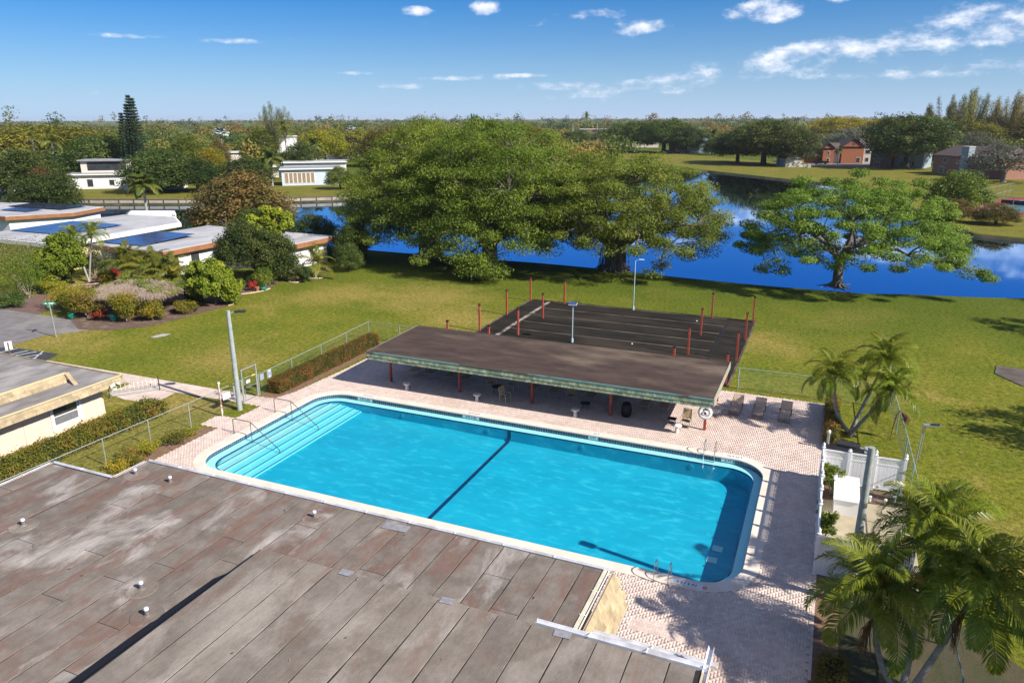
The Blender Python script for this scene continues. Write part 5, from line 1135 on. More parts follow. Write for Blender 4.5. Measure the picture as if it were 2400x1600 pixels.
# ---- palms
def frond_mesh(seed, L_=2.0, droop=1.1, rise=.55, nleaf=34, ll=.55, mat=lf_palm, twist=.5, width=.035, fold=.55, bare=.12):
    rs = np.random.default_rng(seed); V = []; F = []; T = []
    n = 14; S_ = np.linspace(0, 1, n + 1); ang = rise - (S_ ** 1.35) * (rise + droop); pts = [np.zeros(3)]
    for i in range(n): pts.append(pts[-1] + np.array([math.cos(ang[i]), 0, math.sin(ang[i])]) * L_ / n)
    pts = np.array(pts); base_t = rs.uniform(.25, .75)
    for i in range(n):      # rachis
        r0, r1 = .022 * (1 - S_[i] * .8), .022 * (1 - S_[i + 1] * .8); b = len(V)
        for p, r in ((pts[i], r0), (pts[i + 1], r1)):
            for dy, dz in ((-1, -.3), (1, -.3), (0, 1)): V.append(p + np.array([0, dy * r, dz * r]))
        for k in range(3): F.append((b + k, b + (k + 1) % 3, b + 3 + (k + 1) % 3, b + 3 + k))
        T += [base_t] * 6
    for s in np.linspace(bare, .995, nleaf):
        f = s * n; i = min(int(f), n - 1); p = pts[i] + (pts[i + 1] - pts[i]) * (f - i); a = ang[i]
        tx = np.array([math.cos(a), 0, math.sin(a)]); nz = np.array([-math.sin(a), 0, math.cos(a)])
        ln = ll * (math.sin(PI * min(1, .18 + s * .80)) ** .7) * rs.uniform(.85, 1.12)
        for sd in (-1, 1):
            side = np.array([0, sd, 0]); fw = .55 + .5 * s + rs.normal(0, .07); up = fold * rs.uniform(.5, 1.2) - .1
            d = unit((side + tx * fw + nz * up)[None])[0]; q1 = p + d * ln * .5; q2 = q1 + unit((d * .8 + np.array([0, 0, -.75 - rs.uniform(0, .5)]))[None])[0] * ln * .5
            wv = unit(np.cross(d, nz)[None])[0] * width; b = len(V)
            V += [p - wv * .4, p + wv * .4, q1 + wv, q1 - wv, q2]; T += [np.clip(base_t + rs.normal(0, .14), 0, 1)] * 5
            F += [(b, b + 1, b + 2, b + 3), (b + 3, b + 2, b + 4, b + 4)]
    V = np.array(V, np.float32); m = bpy.data.meshes.new('frond'); m.from_pydata(V.tolist(), [], [f if len(set(f)) == 4 else f[:3] for f in F])
    a = m.attributes.new('tint', 'FLOAT', 'POINT'); a.data.foreach_set('value', np.array(T, np.float32)); m.materials.append(mat); m.update(); return m
FR_NEAR = [frond_mesh(i, 2.25, d, r, 58, .68, width=.019, fold=.6, bare=.07) for i, (d, r) in enumerate(((1.15, .8), (1.45, .6), (1.7, .45), (1.55, .3)))]
FR_YEL = frond_mesh(50, 2.0, .9, .8, 70, .62, mat=LEAF('yellowing_leaflet', [(.22, .19, .02), (.33, .25, .03), (.42, .30, .04)], .28), width=.018)
FR_COCO = [frond_mesh(20 + i, 3.2, d, r, 44, .75, lf_coco, width=.035, fold=.35) for i, (d, r) in enumerate(((.9, 1.15), (1.15, .85), (1.3, .5)))]
FR_FAR = [frond_mesh(30 + i, 2.6, d, r, 16, .8, lf_palmd, width=.11, fold=.3) for i, (d, r) in enumerate(((1.0, .8), (1.35, .45)))]
FR_SIL = [frond_mesh(40, 1.8, .35, .8, 12, .9, lf_silver, width=.2, fold=.3)]
def crown(par, base, n, FR, rs, sc=1.0, tilt0=.0, tilt1=.9, spec=None, axis=(0, 0)):
    for i in range(n):
        az = i * 2.39996 + rs.uniform(-.25, .25); t = i / max(1, n - 1)
        m = FR[min(len(FR) - 1, int(t * len(FR)))] if i not in (spec or {}) else spec[i]
        e = -(.95 - 1.35 * t) * 1.0 * tilt1 + tilt0      # first fronds upright, later drooping
        o = put('frond', m, par, tuple(base), (0, 0, 0), (sc * rs.uniform(.88, 1.1),) * 3)
        o.rotation_euler = (Matrix.Rotation(az, 3, 'Z') @ Matrix.Rotation(axis[0], 3, 'X') @ Matrix.Rotation(e, 3, 'Y') @ Matrix.Rotation(rs.uniform(-.3, .3), 3, 'X')).to_euler()
def trunk_path(mb, a, mid, b, r0, r1, n=10, seg=10):
    a, mid, b = map(np.array, (a, mid, b)); P = [(1 - t) ** 2 * a + 2 * t * (1 - t) * mid + t * t * b for t in np.linspace(0, 1, seg + 1)]
    mb.tube(P, [r0 * (1.25 if i == 0 else 1) + (r1 - r0) * i / seg + (.006 if i % 2 else 0) for i in range(seg + 1)], n); return P
def palm_clump(name, label, loc, stems, nf, FR, sc, fruits=(), dead=(), spec=None, seed=1):
    t = thing(name, label, 'palm', loc); rs = random.Random(seed)
    for k, (top, mid) in enumerate(stems):
        mb = MB(); trunk_path(mb, (0.12 * math.cos(k * 2.1), .12 * math.sin(k * 2.1), -.05), mid, top, .12, .075); mb.build('trunk', m_palmtrunk, t, smooth=True)
        d = Vector(top) - Vector(mid); d.normalize(); top2 = Vector(top) + d * .75
        mb = MB(); mb.tube([top, tuple(Vector(top) + d * .3), tuple(top2)], [.085, .10, .045], 10); mb.build('crownshaft', MAT('crownshaft_green', (.16, .2, .06), (.22, .24, .09), sc=4, rough=.5) if 'crownshaft_green' not in bpy.data.materials else bpy.data.materials['crownshaft_green'], t, smooth=True)
        crown(t, top2, nf, FR, rs, sc, spec=(spec or {}).get(k))
        if k in fruits:
            rsn = np.random.default_rng(5 + k); b0 = np.array(top) + [.15, -.2, -.02]; V, F, T = leaf_cloud(np.array([b0 + [.12, -.15, -.25]]), np.array([[.32, .32, .3]]), 420, .07, rsn, asp=.8); fm = npmesh('flower_spray', V, F, LEAF('pale_fruit', [(.35, .34, .14), (.46, .44, .2), (.5, .46, .26)], .2), T); put('flower_spray', fm, t)
        if k in dead:
            mb = MB(); rsn = np.random.default_rng(9 + k)
            for j in range(46):
                p0 = np.array(top) + [-.1, -.12, -.05] + rsn.normal(0, .03, 3); p1 = p0 + [-.12, -.1, -.35] + rsn.normal(0, .06, 3); p2 = p1 + [-.02, -.02, -.9] + rsn.normal(0, .1, 3); mb.tube([p0, p1, p2], [.012, .012, .004], 3, False)
            mb.build('dead_spray', m_deadfrond, t)
    return t
palm_clump('palm_clump', 'three-stemmed palm on the grass behind the vinyl fence', (2.5, 43.3, 0), [((-1.15, -.1, 2.6), (-1.05, -.2, .9)), ((1.1, .8, 3.7), (.3, .5, 1.2)), ((1.3, -.6, 2.5), (.4, -.3, 1.0))], 22, FR_NEAR, .95, dead=(2,), seed=3)
palm_clump('palm_clump', 'large three-stemmed palm filling the lower right corner', (3.8, 21.9, 0), [((-1.05, .6, 2.4), (-1.0, .2, .8)), ((.35, 2.2, 4.1), (.1, 1.0, 1.6)), ((1.25, .6, 3.4), (.45, .2, 1.2))], 24, FR_NEAR, 1.13, fruits=(2,), dead=(0, 2), spec={0: {5: FR_YEL}}, seed=8)
for X, Y, s in ((9.5, 20.5, 'hidden low right'), (10.5, 26.5, 'beyond the enclosure')):
    palm_clump('palm_clump', 'palm just outside the right picture edge, ' + s, (X, Y, 0), [((-.6, .3, 5.6), (-.6, .1, 2.2)), ((.8, .4, 6.4), (.4, .2, 2.4))], 17, FR_NEAR, 1.3, seed=int(X))
# dead frond hanging on the fence
t = thing('dead_palm_frond', 'brown dead palm frond leaning on the green side fence', 'frond', (4.55, 43.4, 0)); rsn = np.random.default_rng(4); mb = MB(); mb.tube([(0, 0, 0), (.05, .1, .8), (.15, .2, 1.5), (.32, .15, 1.75), (.5, .05, 1.6)], .025, 6); mb.build('stalk', m_deadfrond, t)
mb = MB()
for j in range(70):
    s = rsn.random(); p = np.array([.35 + .2 * s, .1, 1.72 - .1 * s]); mb.tube([p, p + [.12, .0, -.2] + rsn.normal(0, .08, 3), p + [.2, 0, -.6] + rsn.normal(0, .1, 3)], [.014, .014, .004], 3, False)
mb.build('leaflets', m_deadfrond, t)
t = thing('dead_palm_frond', 'dry brown frond tuft hanging from the middle of the three-stemmed palm', 'frond', (3.9, 44.0, 0)); mb = MB()
for j in range(90):
    p = np.array([0, 0, 2.3]) + rsn.normal(0, .05, 3); mb.tube([p, p + [-.1, -.1, -.35] + rsn.normal(0, .1, 3), p + [-.2, -.15, -1.0] + rsn.normal(0, .14, 3)], [.014, .014, .004], 3, False)
mb.build('leaflets', m_deadfrond, t)
def coco(name, label, loc, h, nf, FR=FR_COCO, sc=1.0, lean=(0, 0), seed=2, r=.14, group=None, bark=None):
    t = thing(name, label, 'palm', loc, 0, group); mb = MB(); trunk_path(mb, (0, 0, -.05), (lean[0] * .3, lean[1] * .3, h * .5), (lean[0], lean[1], h), r * 1.2, r * .8, 8, 8); mb.build('trunk', bark or m_palmtrunk, t, smooth=True)
    crown(t, (lean[0], lean[1], h), nf, FR, random.Random(seed), sc); return t
# ---- hedges and shrubs
def shrub_mesh(name, C, Rd, n, size, leaf, seed, up=.4, asp=.55):
    rs = np.random.default_rng(seed); V, F, T = leaf_cloud(np.array(C, float), np.array(Rd, float), n, size, rs, up, 3.0, asp); return npmesh(name, V, F, leaf, T)
def box_hedge(name, label, x0_, x1_, y0_, y1_, h, leaf, size, dens, seed, soft=.06, lumps=0, weeds=None):
    rs = np.random.default_rng(seed); lx, ly = x1_ - x0_, y1_ - y0_; A = lx * ly + 2 * h * (lx + ly); N = int(A * dens); areas = np.array([lx * ly, h * lx, h * lx, h * ly, h * ly]); f = rs.choice(5, N, p=areas / areas.sum()); a, b = rs.random(N), rs.random(N)
    P = np.zeros((N, 3)); Nn = np.zeros((N, 3))
    for k, (px, py, pz_, nn) in enumerate(((a * lx, b * ly, np.full(N, h), (0, 0, 1)), (a * lx, np.zeros(N), b * h, (0, -1, 0)), (a * lx, np.full(N, ly), b * h, (0, 1, 0)), (np.zeros(N), a * ly, b * h, (-1, 0, 0)), (np.full(N, lx), a * ly, b * h, (1, 0, 0)))):
        m = f == k; P[m] = np.stack([px, py, pz_], 1)[m]; Nn[m] = nn
    wob = np.array([noise.noise(Vector((p[0] * 1.6 + seed, p[1] * 1.6, p[2] * 2))) for p in P]); P += Nn * (wob * (.07 + lumps) + rs.normal(0, soft, N))[:, None]
    P[:, 2] = np.maximum(P[:, 2], .02)
    nr = unit(Nn * .8 + rs.normal(size=(N, 3)) * .7 + [0, 0, .3]); t = unit(np.cross(nr, rs.normal(size=(N, 3)))); bb = np.cross(nr, t); s = size * rs.uniform(.6, 1.4, N)[:, None]
    V = np.stack([P - t * s * .5, P + bb * s * .3, P + t * s * .5, P - bb * s * .3], 1).reshape(-1, 3); T = np.clip(.5 + wob * .9 + rs.normal(0, .2, N), 0, 1)
    o = thing(name, label, 'hedge', (x0_, y0_, 0)); put('foliage', npmesh('foliage', V, np.arange(N * 4).reshape(-1, 4), leaf, np.repeat(T, 4)), o)
    MB().bb(.08, lx - .08, .08, ly - .08, .05, h - .1).build('twig_core', MAT('hedge_core', (.025, .025, .012), rough=1) if 'hedge_core' not in bpy.data.materials else bpy.data.materials['hedge_core'], o); return o
box_hedge('clipped_hedge', 'long clipped reddish-green hedge between the pool deck and the fence', -33.15, -32.25, 35.7, 47.6, .95, lf_rusthedge, .075, 900, 3)
box_hedge('clipped_hedge', 'loose green hedge along the peach clubhouse wall', -38.1, -36.5, 17, 30.4, .8, LEAF('green_hedge_leaf', [(.12, .15, .014), (.20, .21, .022), (.27, .20, .03)], 0.35), .10, 520, 7, .10, .12)
box_hedge('clipped_hedge', 'narrow rusty hedge between the deck and the three-stemmed palm', 1.15, 1.75, 40.9, 47.4, .85, lf_rusthedge, .075, 900, 9)
box_hedge('clipped_hedge', 'low rusty hedge beside the deck at the bottom right', 1.35, 2.1, 19, 22.6, .6, lf_olive, .08, 700, 12, .08, .06)
sh_lab = ['nearest the foreground roof', 'second from the foreground roof', 'in the middle of the bed', 'tallest by the fence bend', 'last before the paved patch']
for i, (Y, r, h) in enumerate(((23.7, .5, .75), (24.6, .55, .85), (25.7, .6, .95), (27.0, .62, .9), (28.3, .38, .45))):
    rs = np.random.default_rng(60 + i); C = [[rs.normal(0, r * .5), rs.normal(0, r * .5), rs.uniform(.3, .8) * h] for _ in range(12)]
    t = thing('bed_shrub', 'small yellow-green shrub in the fence bed, ' + sh_lab[i], 'shrub', (-32.6, Y, 0), 0, 'shrubs in the bed by the pool steps'); put('foliage', shrub_mesh('foliage', C, [[r * .5, r * .5, h * .3]] * 12, 150, .075, lf_rusthedge if i % 2 else lf_yel, i), t)
    mb = MB(); [mb.tube([(0, 0, 0), tuple(np.array(c) * .9)], .012, 4, False) for c in C[:6]]; mb.build('stems', m_twig, t)
for X, Y, h, r, s in ((1.5, 35.2, 1.55, .5, 'tall leafy one by the white box'), (1.35, 30.9, 1.3, .4, 'smaller one near the lamp post')):
    rs = np.random.default_rng(int(Y)); C = [[rs.normal(0, r * .45), rs.normal(0, r * .45), h * rs.uniform(.25, .95)] for _ in range(16)]
    t = thing('enclosure_shrub', 'shrub inside the vinyl fence, ' + s, 'shrub', (X, Y, .02)); put('foliage', shrub_mesh('foliage', C, [[r * .4, r * .4, .2]] * 16, 70, .17, lf_bright if h > 1.4 else lf_mid, 5, asp=.4), t); mb = MB(); [mb.tube([(0, 0, 0), tuple(np.array(c))], .012, 4, False) for c in C[:8]]; mb.build('stems', m_twig, t)

# ------------------------------------------------------------------ the big ficus trees on the lake shore
def ficus(label, x, y, R_, ch, z0, fork, tr, ncl, nl, seed, cr=1.5, extra=(), sq=(1, 1), fill=.3, lsize=.21, nlimb=8, shift=(0, 0), roots=0, leaf=lf_ficus, ns=4, flat=.48):
    rs = np.random.default_rng(seed); C = crown_points(ncl, 1, 1, 0, rs, 'dome', fill) * [R_ * sq[0], R_ * sq[1], ch] + [shift[0], shift[1], z0]
    C[:, 2] += np.array([noise.noise(Vector((c[0] * .22, c[1] * .22, seed))) for c in C]) * 1.6
    if len(extra): C = np.concatenate([C, np.array(extra, float)])
    K = len(C); Rd = np.stack([rs.uniform(.7, 1.35, K) * cr] * 3, 1); Rd[:, 2] *= flat
    V, F, T = leaf_cloud(C, Rd, int(nl * 1.7), lsize, rs, .6, 2.2, .6, ctint=np.clip(rs.normal(.5, .2, K), 0, 1))
    t = thing('ficus_tree', label, 'tree', (x, y, 0)); w = wood(C, fork, tr, rs, nl=nlimb, ns=ns, flare=1.9, gap=.66)
    for i in range(roots):
        q = 2 * PI * i / roots + rs.normal(0, .2); l = rs.uniform(.9, 2.2); w.tube([(tr * .8 * math.cos(q), tr * .8 * math.sin(q), .45), (tr * 1.9 * math.cos(q), tr * 1.9 * math.sin(q), .1), ((tr + l) * math.cos(q + .2), (tr + l) * math.sin(q + .2), -.04)], [.18, .10, .03], 6, False)
    put('trunk', w.mesh('trunk', m_bark, smooth=True), t); put('crown', npmesh('crown', V, F, leaf, T), t); return t
ficus('spreading ficus standing alone by the water at the right', 1.5, 84.6, 10.2, 7.4, 4.3, 3.0, .52, 190, 230, 11, 1.2, extra=[(9.5 + i * 1.1, -2 - .2 * i, 3.6 - .3 * i + .3 * (i % 2)) for i in range(4)] + [(13.2, -3.0, 2.6), (-6.2, -3.5, 3.0), (-7.3, -4.0, 2.2), (-5.4, -3.6, 2.0), (-8.6, -1, 5)], sq=(1.08, .9), fill=.06, roots=7, shift=(.4, 0), leaf=lf_ficus_pale)
bt = ficus('dense ficus with hanging aerial roots right of centre on the shore', -23.2, 84.6, 12.2, 9.2, 4.4, 2.6, 1.1, 310, 230, 23, 1.5, extra=[(9.5, -4, 3.0), (11, -2, 3.4), (7, -6, 2.2), (6.2, -7, 1.4), (-7, -4, 3.2), (-8.5, -2.5, 2.6)], sq=(1.05, .9), fill=.22, roots=9, nlimb=9, leaf=lf_ficus_pale)
mb = MB(); rsn = np.random.default_rng(77)
for i in range(60):
    q = rsn.random() * 6.28; r = rsn.uniform(.7, 1.9); mb.tube([(r * math.cos(q), r * math.sin(q), -.05), (r * .9 * math.cos(q + .1), r * .9 * math.sin(q + .1), 2.0), (r * .7 * math.cos(q), r * .7 * math.sin(q), rsn.uniform(3.5, 5.5))], [.07, .05, .03], 5, False)
mb.build('aerial_roots', m_bark, bt, smooth=True)
ficus('largest ficus with a low branch sweeping over the lawn, left of the court', -37.0, 79.0, 12.6, 12.2, 4.8, 3.2, 1.0, 430, 240, 31, 1.75, extra=[(2 + rsn.normal(0, 1.6), -6.5 + rsn.normal(0, 1.2), rsn.uniform(.8, 3.4)) for _ in range(16)] + [(-4, -7, 3), (-5, -8, 2.2), (7, -6, 4)], sq=(1.05, .85), fill=.4, roots=8, nlimb=10, shift=(0, 3))
bt = ficus('ficus at the left end of the shore with a root-wrapped trunk', -47.5, 83.0, 13.0, 12.2, 4.6, 3.0, 1.3, 400, 240, 47, 1.75, extra=[(-9, -6, 3.2), (-10, -4, 2.4), (6, -7, 3), (-3, -9, 3.5)], sq=(.95, .85), fill=.4, roots=8, nlimb=10, shift=(-.5, 2))
mb = MB()
for i in range(40):
    q = rsn.random() * 6.28; r = rsn.uniform(1.0, 1.6); mb.tube([(r * math.cos(q), r * math.sin(q), -.05), (r * .95 * math.cos(q + .1), r * .95 * math.sin(q + .1), 2.0), (r * .8 * math.cos(q), r * .8 * math.sin(q), 4.5)], [.09, .07, .04], 5, False)
mb.build('aerial_roots', m_barkd, bt, smooth=True)
ficus('ficus at the right picture edge beyond the shore', 32.5, 90, 8.5, 7, 4.2, 3.0, .6, 100, 170, 61, 1.3, extra=[(-7.5, -1, 4.4), (-8.3, -1.5, 3.6), (-7, -2, 3.4)], fill=.2)
for X, Y, R_, s in ((21, 47, 4.5, 'casting its shadow over the lawn slab'), (27, 71, 6, 'shading the lawn near the shore'), (13.5, 17, 4, 'shading the palm corner')):
    ficus('shade tree just right of the picture, ' + s, X, Y, R_, 4.2, 3.6, 2.6, .35, 45, 150, int(X) + 90, 1.1, leaf=lf_mid)
# ------------------------------------------------------------------ near houses on the left
m_wroof = MAT('white_roof_coating', (.46, .46, .475), (.37, .37, .385), sc=.8, rough=.7, c3=(.27, .265, .265), sc3=.35, stretch=(1, .4, 1), fine=.06)
m_broof = MAT('brown_fascia', (.30, .135, .06), (.24, .105, .05), sc=1.5, rough=.8)
m_wwall = MAT('white_render', (.74, .74, .74), (.66, .66, .67), sc=1.0, rough=.85)
m_ywall = MAT('yellow_render', (.62, .56, .25), (.55, .5, .22), sc=1.0, rough=.85)
m_brickw = MAT('brick_pilaster', (.25, .13, .09), (.34, .22, .17), sc=5, rough=.9, bump=.3, bsc=12)
def panels(part, x0_, y0_, nx, ny, z, slope=0.0, w=1.65, d=1.0, mat=None):
    pm = MB().box((0, 0, 0), (w - .03, d - .03, .04)).mesh('solar_panel', mat or m_solar)
    for i in range(nx):
        for j in range(ny): wp(pm, 'solar_panel', part, (x0_ + (i + .5) * w, y0_ + (j + .5) * d, z + slope * (j + .5) * d), (math.atan(slope), 0, 0))
def slab_roof(part, poly, z0_, z1_, name='roof', mat=None): return wb(MB().prism(poly, z0_, z1_), name, mat or m_wroof, part)
def inset(poly, d):
    c = Vector((sum(p[0] for p in poly) / len(poly), sum(p[1] for p in poly) / len(poly))); n = len(poly); o = []
    ar = sum(poly[i][0] * poly[(i + 1) % n][1] - poly[(i + 1) % n][0] * poly[i][1] for i in range(n)); sg = 1 if ar > 0 else -1
    for i in range(n):
        a, b, e = Vector(poly[i - 1]), Vector(poly[i]), Vector(poly[(i + 1) % n]); t1 = (b - a).normalized(); t2 = (e - b).normalized(); n1 = Vector((-t1.y, t1.x)) * sg; n2 = Vector((-t2.y, t2.x)) * sg
        m = (n1 + n2); m = m / max(.3, m.dot(n1)); o.append((b.x + m.x * d, b.y + m.y * d))
    return o
hA = thing('ranch_house', 'white house with brown fascia, pale flat roof and garage behind the garden', 'house', (-70, 68, 0))
PA = [(-81.4, 60.3), (-78.0, 60.3), (-78.0, 60.0), (-68.9, 59.9), (-68.7, 67.6), (-58.6, 68.0), (-57.9, 77.0), (-80.5, 78.3)]
wb(MB().prism(inset(PA, .8), 0, 2.7), 'wall', m_wwall, hA); fa = slab_roof(hA, PA, 2.55, 3.12, 'fascia', m_broof); slab_roof(hA, inset(PA, .12), 3.12, 3.2)
wb(MB().bb(-76.4, -70.2, 60.62, 60.72, .0, 2.45), 'garage_front', m_ywall, hA)
for xa, xb in ((-76.2, -73.5), (-73.1, -70.4)):
    g = wb(MB().bb(xa, xb, 60.56, 60.62, .05, 2.0), 'garage_door', m_ywall, hA)
    for k in range(1, 4): wb(MB().bb(xa, xb, 60.55, 60.565, .05 + k * .49, .08 + k * .49), 'panel_joint', m_sand, g)
    wb(MB().bb(xa + .1, xb - .1, 60.54, 60.555, 1.6, 1.92), 'pane', m_glass, g)
for xa, xb in ((-77.3, -76.4), (-70.2, -69.4)): wb(MB().bb(xa, xb, 60.45, 60.75, 0, 2.55), 'pilaster', m_brickw, hA)
for ya, yb in ((61.8, 62.5), (64.2, 65.6)): w = wb(MB().bb(-69.56, -69.45, ya, yb, .2, 2.3), 'window', m_white, hA); wb(MB().bb(-69.46, -69.43, ya + .08, yb - .08, .3, 2.2), 'pane', m_glass, w)
for xa, xb in ((-62.8, -61.8), (-60.6, -59.8)): w = wb(MB().bb(xa, xb, 68.72, 68.86, .0, 2.2), 'door', m_white, hA); wb(MB().bb(xa + .1, xb - .1, 68.70, 68.725, .2, 2.1), 'pane', m_glass, w)
panels(hA, -80.6, 61.6, 4, 8, 3.32, .03)
MB().bb(-.1, .1, -.1, .1, 0, .5).build('roof_pipe', m_white, hA, loc=(-2, 6, 3.15))
hB = thing('ranch_house', 'yellow-walled house with white roof edge and a large rooftop solar array', 'house', (-91, 68, 0))
PB = [(-99.8, 58), (-83.2, 57.5), (-84.2, 77), (-90, 81.5), (-99.8, 81.5)]
wb(MB().prism(inset(PB, .7), 0, 3.1), 'wall', m_ywall, hB); slab_roof(hB, PB, 3.0, 3.5, 'fascia', m_white); slab_roof(hB, inset(PB, .3), 3.5, 3.6, 'roof', m_wroof); panels(hB, -98.6, 62.2, 6, 9, 3.72, .01)
wb(MB().add([(-99.5, 80.5, 3.55), (-90, 80.9, 3.55), (-90, 81.4, 4.5), (-99.5, 81.4, 4.1), (-99.5, 81.6, 3.55), (-90, 81.7, 3.55)], [(0, 1, 2, 3), (1, 5, 2), (4, 0, 3), (5, 4, 3, 2)]), 'raised_edge', m_white, hB)
wb(MB().bb(-83.95, -83.85, 63.4, 64.6, 2.35, 2.95), 'window', m_glass, hB)
hC = thing('ranch_house', 'farther house with brown fascia and dark rooftop solar arrays at the left edge', 'house', (-126, 80, 0))
PC = [(-139, 73.5), (-117.5, 73.8), (-112.2, 81.5), (-114.5, 89), (-139, 88)]
wb(MB().prism(inset(PC, .7), 0, 2.8), 'wall', m_wwall, hC); slab_roof(hC, PC, 2.6, 3.15, 'fascia', m_broof); slab_roof(hC, inset(PC, .2), 3.15, 3.25); panels(hC, -130, 82.5, 8, 5, 3.4, .02, mat=MAT('dark_pv', (.012, .016, .04), (.02, .026, .06), sc=.7, rough=.2, rnd=.1)); panels(hC, -126, 78.5, 4, 3, 3.4, .02)

# ------------------------------------------------------------------ houses across the canal
m_groof = MAT('grey_roof', (.30, .30, .33), (.24, .24, .27), sc=.8, rough=.8)
m_bluew = MAT('bluish_wall', (.52, .58, .66), (.46, .53, .62), sc=1, rough=.85)
m_blind = MAT('tan_blind', (.30, .21, .13), (.24, .17, .105), sc=2, rough=.7)
m_pinkw = MAT('cream_wall', (.66, .58, .50), (.6, .53, .46), sc=1, rough=.85)
def canal_house(label, x, y, rz, w, d, h, wall, roof, wins, tier=None, door=None):
    t = thing('canal_house', label, 'house', (x, y, 0), rz)
    MB().bb(-w / 2, w / 2, 0, d, 0, h).build('wall', wall, t); MB().bb(-w / 2 - .5, w / 2 + .5, -.8, d + .5, h, h + .28).build('fascia', m_white, t); MB().bb(-w / 2 - .45, w / 2 + .45, -.75, d + .45, h + .28, h + .34).build('roof', roof, t)
    for xa, xb, za, zb, mt in wins:
        f = MB().bb(xa, xb, -.06, .02, za, zb).build('window', m_white, t); MB().bb(xa + .1, xb - .1, -.08, -.055, za + .1, zb - .1).build('pane', mt, f)
    if tier:
        xa, xb, y0_, dz = tier; MB().bb(xa, xb, y0_, d - .5, h + .34, h + dz).build('upper_wall', m_pinkw, t); MB().bb(xa - .5, xb + .5, y0_ - .8, d, h + dz, h + dz + .3).build('upper_roof', roof, t)
        MB().bb(xa + 1.6, xb - 1.2, y0_ - .03, y0_ + .01, h + .9, h + dz - .3).build('upper_window', m_glass, t)
    return t
SWA = math.atan2(27.1, 53.2)
canal_house('white house with a grey stepped roof on the far canal bank', -178.5, 138.5, SWA + .12, 16, 11, 3.6, m_wwall, m_groof, [(-3.2, -1.6, .5, 2.6, m_glass), (2.2, 3.6, .8, 2.4, m_glass), (5.0, 6.6, .5, 2.3, m_glass)], tier=(-5.5, 7, 4.0, 3.4))
canal_house('bluish house with a long row of blinds facing the canal', -132.5, 167.5, SWA + .20, 15.5, 9, 4.3, m_bluew, m_groof, [(-7.0 + i * 1.15, -5.95 + i * 1.15, .6, 3.5, m_blind) for i in range(7)])
canal_house('white flat-roofed house behind the bluish canal house', -150, 192, SWA + .15, 19, 9, 4.4, m_wwall, m_wroof, [(-9, -7.4, .8, 2.4, m_glass), (-3, -.6, .8, 2.3, m_glass), (3.5, 5.5, .8, 2.3, m_glass)])
canal_house('pale pink long house among the dark trees beyond the canal', -214.7, 209.5, SWA + .25, 30, 9, 5.6, m_pinkw, m_wroof, [(-6, -5, 1.6, 3.2, m_glass), (3, 4, 1.6, 3.2, m_glass)])
canal_house('white roofed house in the trees near the silver palm', -196, 265, SWA + .3, 27, 10, 4.6, m_wwall, m_wroof, [(-6, -4, 1.5, 3.2, m_glass)])
canal_house('brick-red low house at the left picture edge beyond the canal', -166, 104.5, SWA, 14, 8, 2.8, m_brickw, m_groof, [(-2, 0, .8, 2.3, m_glass), (4.5, 6, .3, 2.4, m_white)])
canal_house('cream cottage half hidden behind the drooping palm', -158, 188.5, SWA + .15, 9, 7, 3.2, m_pinkw, m_conc, [(-2, -.4, .5, 2.2, m_glass)])
canal_house('white screened house under the big dark tree on the canal bank', -163, 141.5, SWA + .15, 14, 8, 2.6, m_wwall, m_groof, [(-6 + i * 2.1, -4.2 + i * 2.1, .3, 2.3, m_glass) for i in range(5)])
canal_house('low white roof far off among the trees left of the plume tree', -272, 320, SWA + .3, 18, 10, 8.6, m_wwall, m_wroof, [(-6, -4, 6, 8, m_glass)])
canal_house('pale roof far off between plume tree and ficus crowns', -241, 344, SWA + .3, 26, 12, 8.2, m_pinkw, m_wroof, [(-6, -4, 4, 6, m_glass)])
sw = thing('seawall', 'concrete seawall of panels and posts along the far canal bank', 'wall', (-130, 122, 0))
SWP = [(-190, 98.0), (-157, 111.2), (-132, 120.9), (-115, 130.2), (-104, 138.2), (-92, 152), (-78, 180)]
m_seaw = MAT('seawall_concrete', (.48, .42, .34), (.40, .34, .27), sc=1.2, rough=.9, c3=(.30, .24, .19), sc3=.5, rnd=.1)
pmesh = MB().bb(-1.72, 1.72, -.12, .12, -1.0, .62).mesh('panel', m_seaw, bevel=.02); cmesh = MB().bb(-1.78, 1.78, -.2, .25, .62, .78).mesh('cap', MAT('dark_cap', (.11, .095, .08), (.15, .13, .11), sc=2, rough=.9)); kmesh = MB().bb(-.09, .09, -.22, .1, -1.0, .66).mesh('pile', m_barkd)
for a, b in zip(SWP, SWP[1:]):
    A = Vector(a); B_ = Vector(b); ln = (B_ - A).length; k = max(1, round(ln / 3.5)); rz = math.atan2(B_.y - A.y, B_.x - A.x)
    for j in range(k):
        p = A.lerp(B_, (j + .5) / k); s = ln / k / 3.46
        wp(pmesh, 'panel', sw, (p.x, p.y, 0), (0, 0, rz), (s, 1, 1)); wp(cmesh, 'cap', sw, (p.x, p.y, .0), (0, 0, rz), (s * .98, 1, 1)); q = A.lerp(B_, j / k); wp(kmesh, 'pile', sw, (q.x, q.y, 0), (0, 0, rz))
tag(sheet('far_lawn', [(-250, 72), (-190, 98.5), (-157, 111.6), (-132, 121.3), (-115, 130.6), (-104.4, 138.7), (-92.6, 152), (-110, 185), (-150, 175), (-210, 140)], [], .006, m_lawn2), kind='structure')
tag(sheet('right_lawn', [(-39, 263.5), (-12, 234.8), (1.2, 222.8), (13.6, 165), (19.2, 142), (21.6, 133.4), (34.4, 128.4), (60, 123.5), (120, 125), (120, 330), (30, 300), (-30, 330), (-110, 420), (-90, 330)], [], .006, m_lawn2), kind='structure')
tag(sheet('apartment_drive', [(-9, 303), (14, 300), (18, 330), (10, 345), (-11, 322)], [], .012, m_asph), kind='structure')

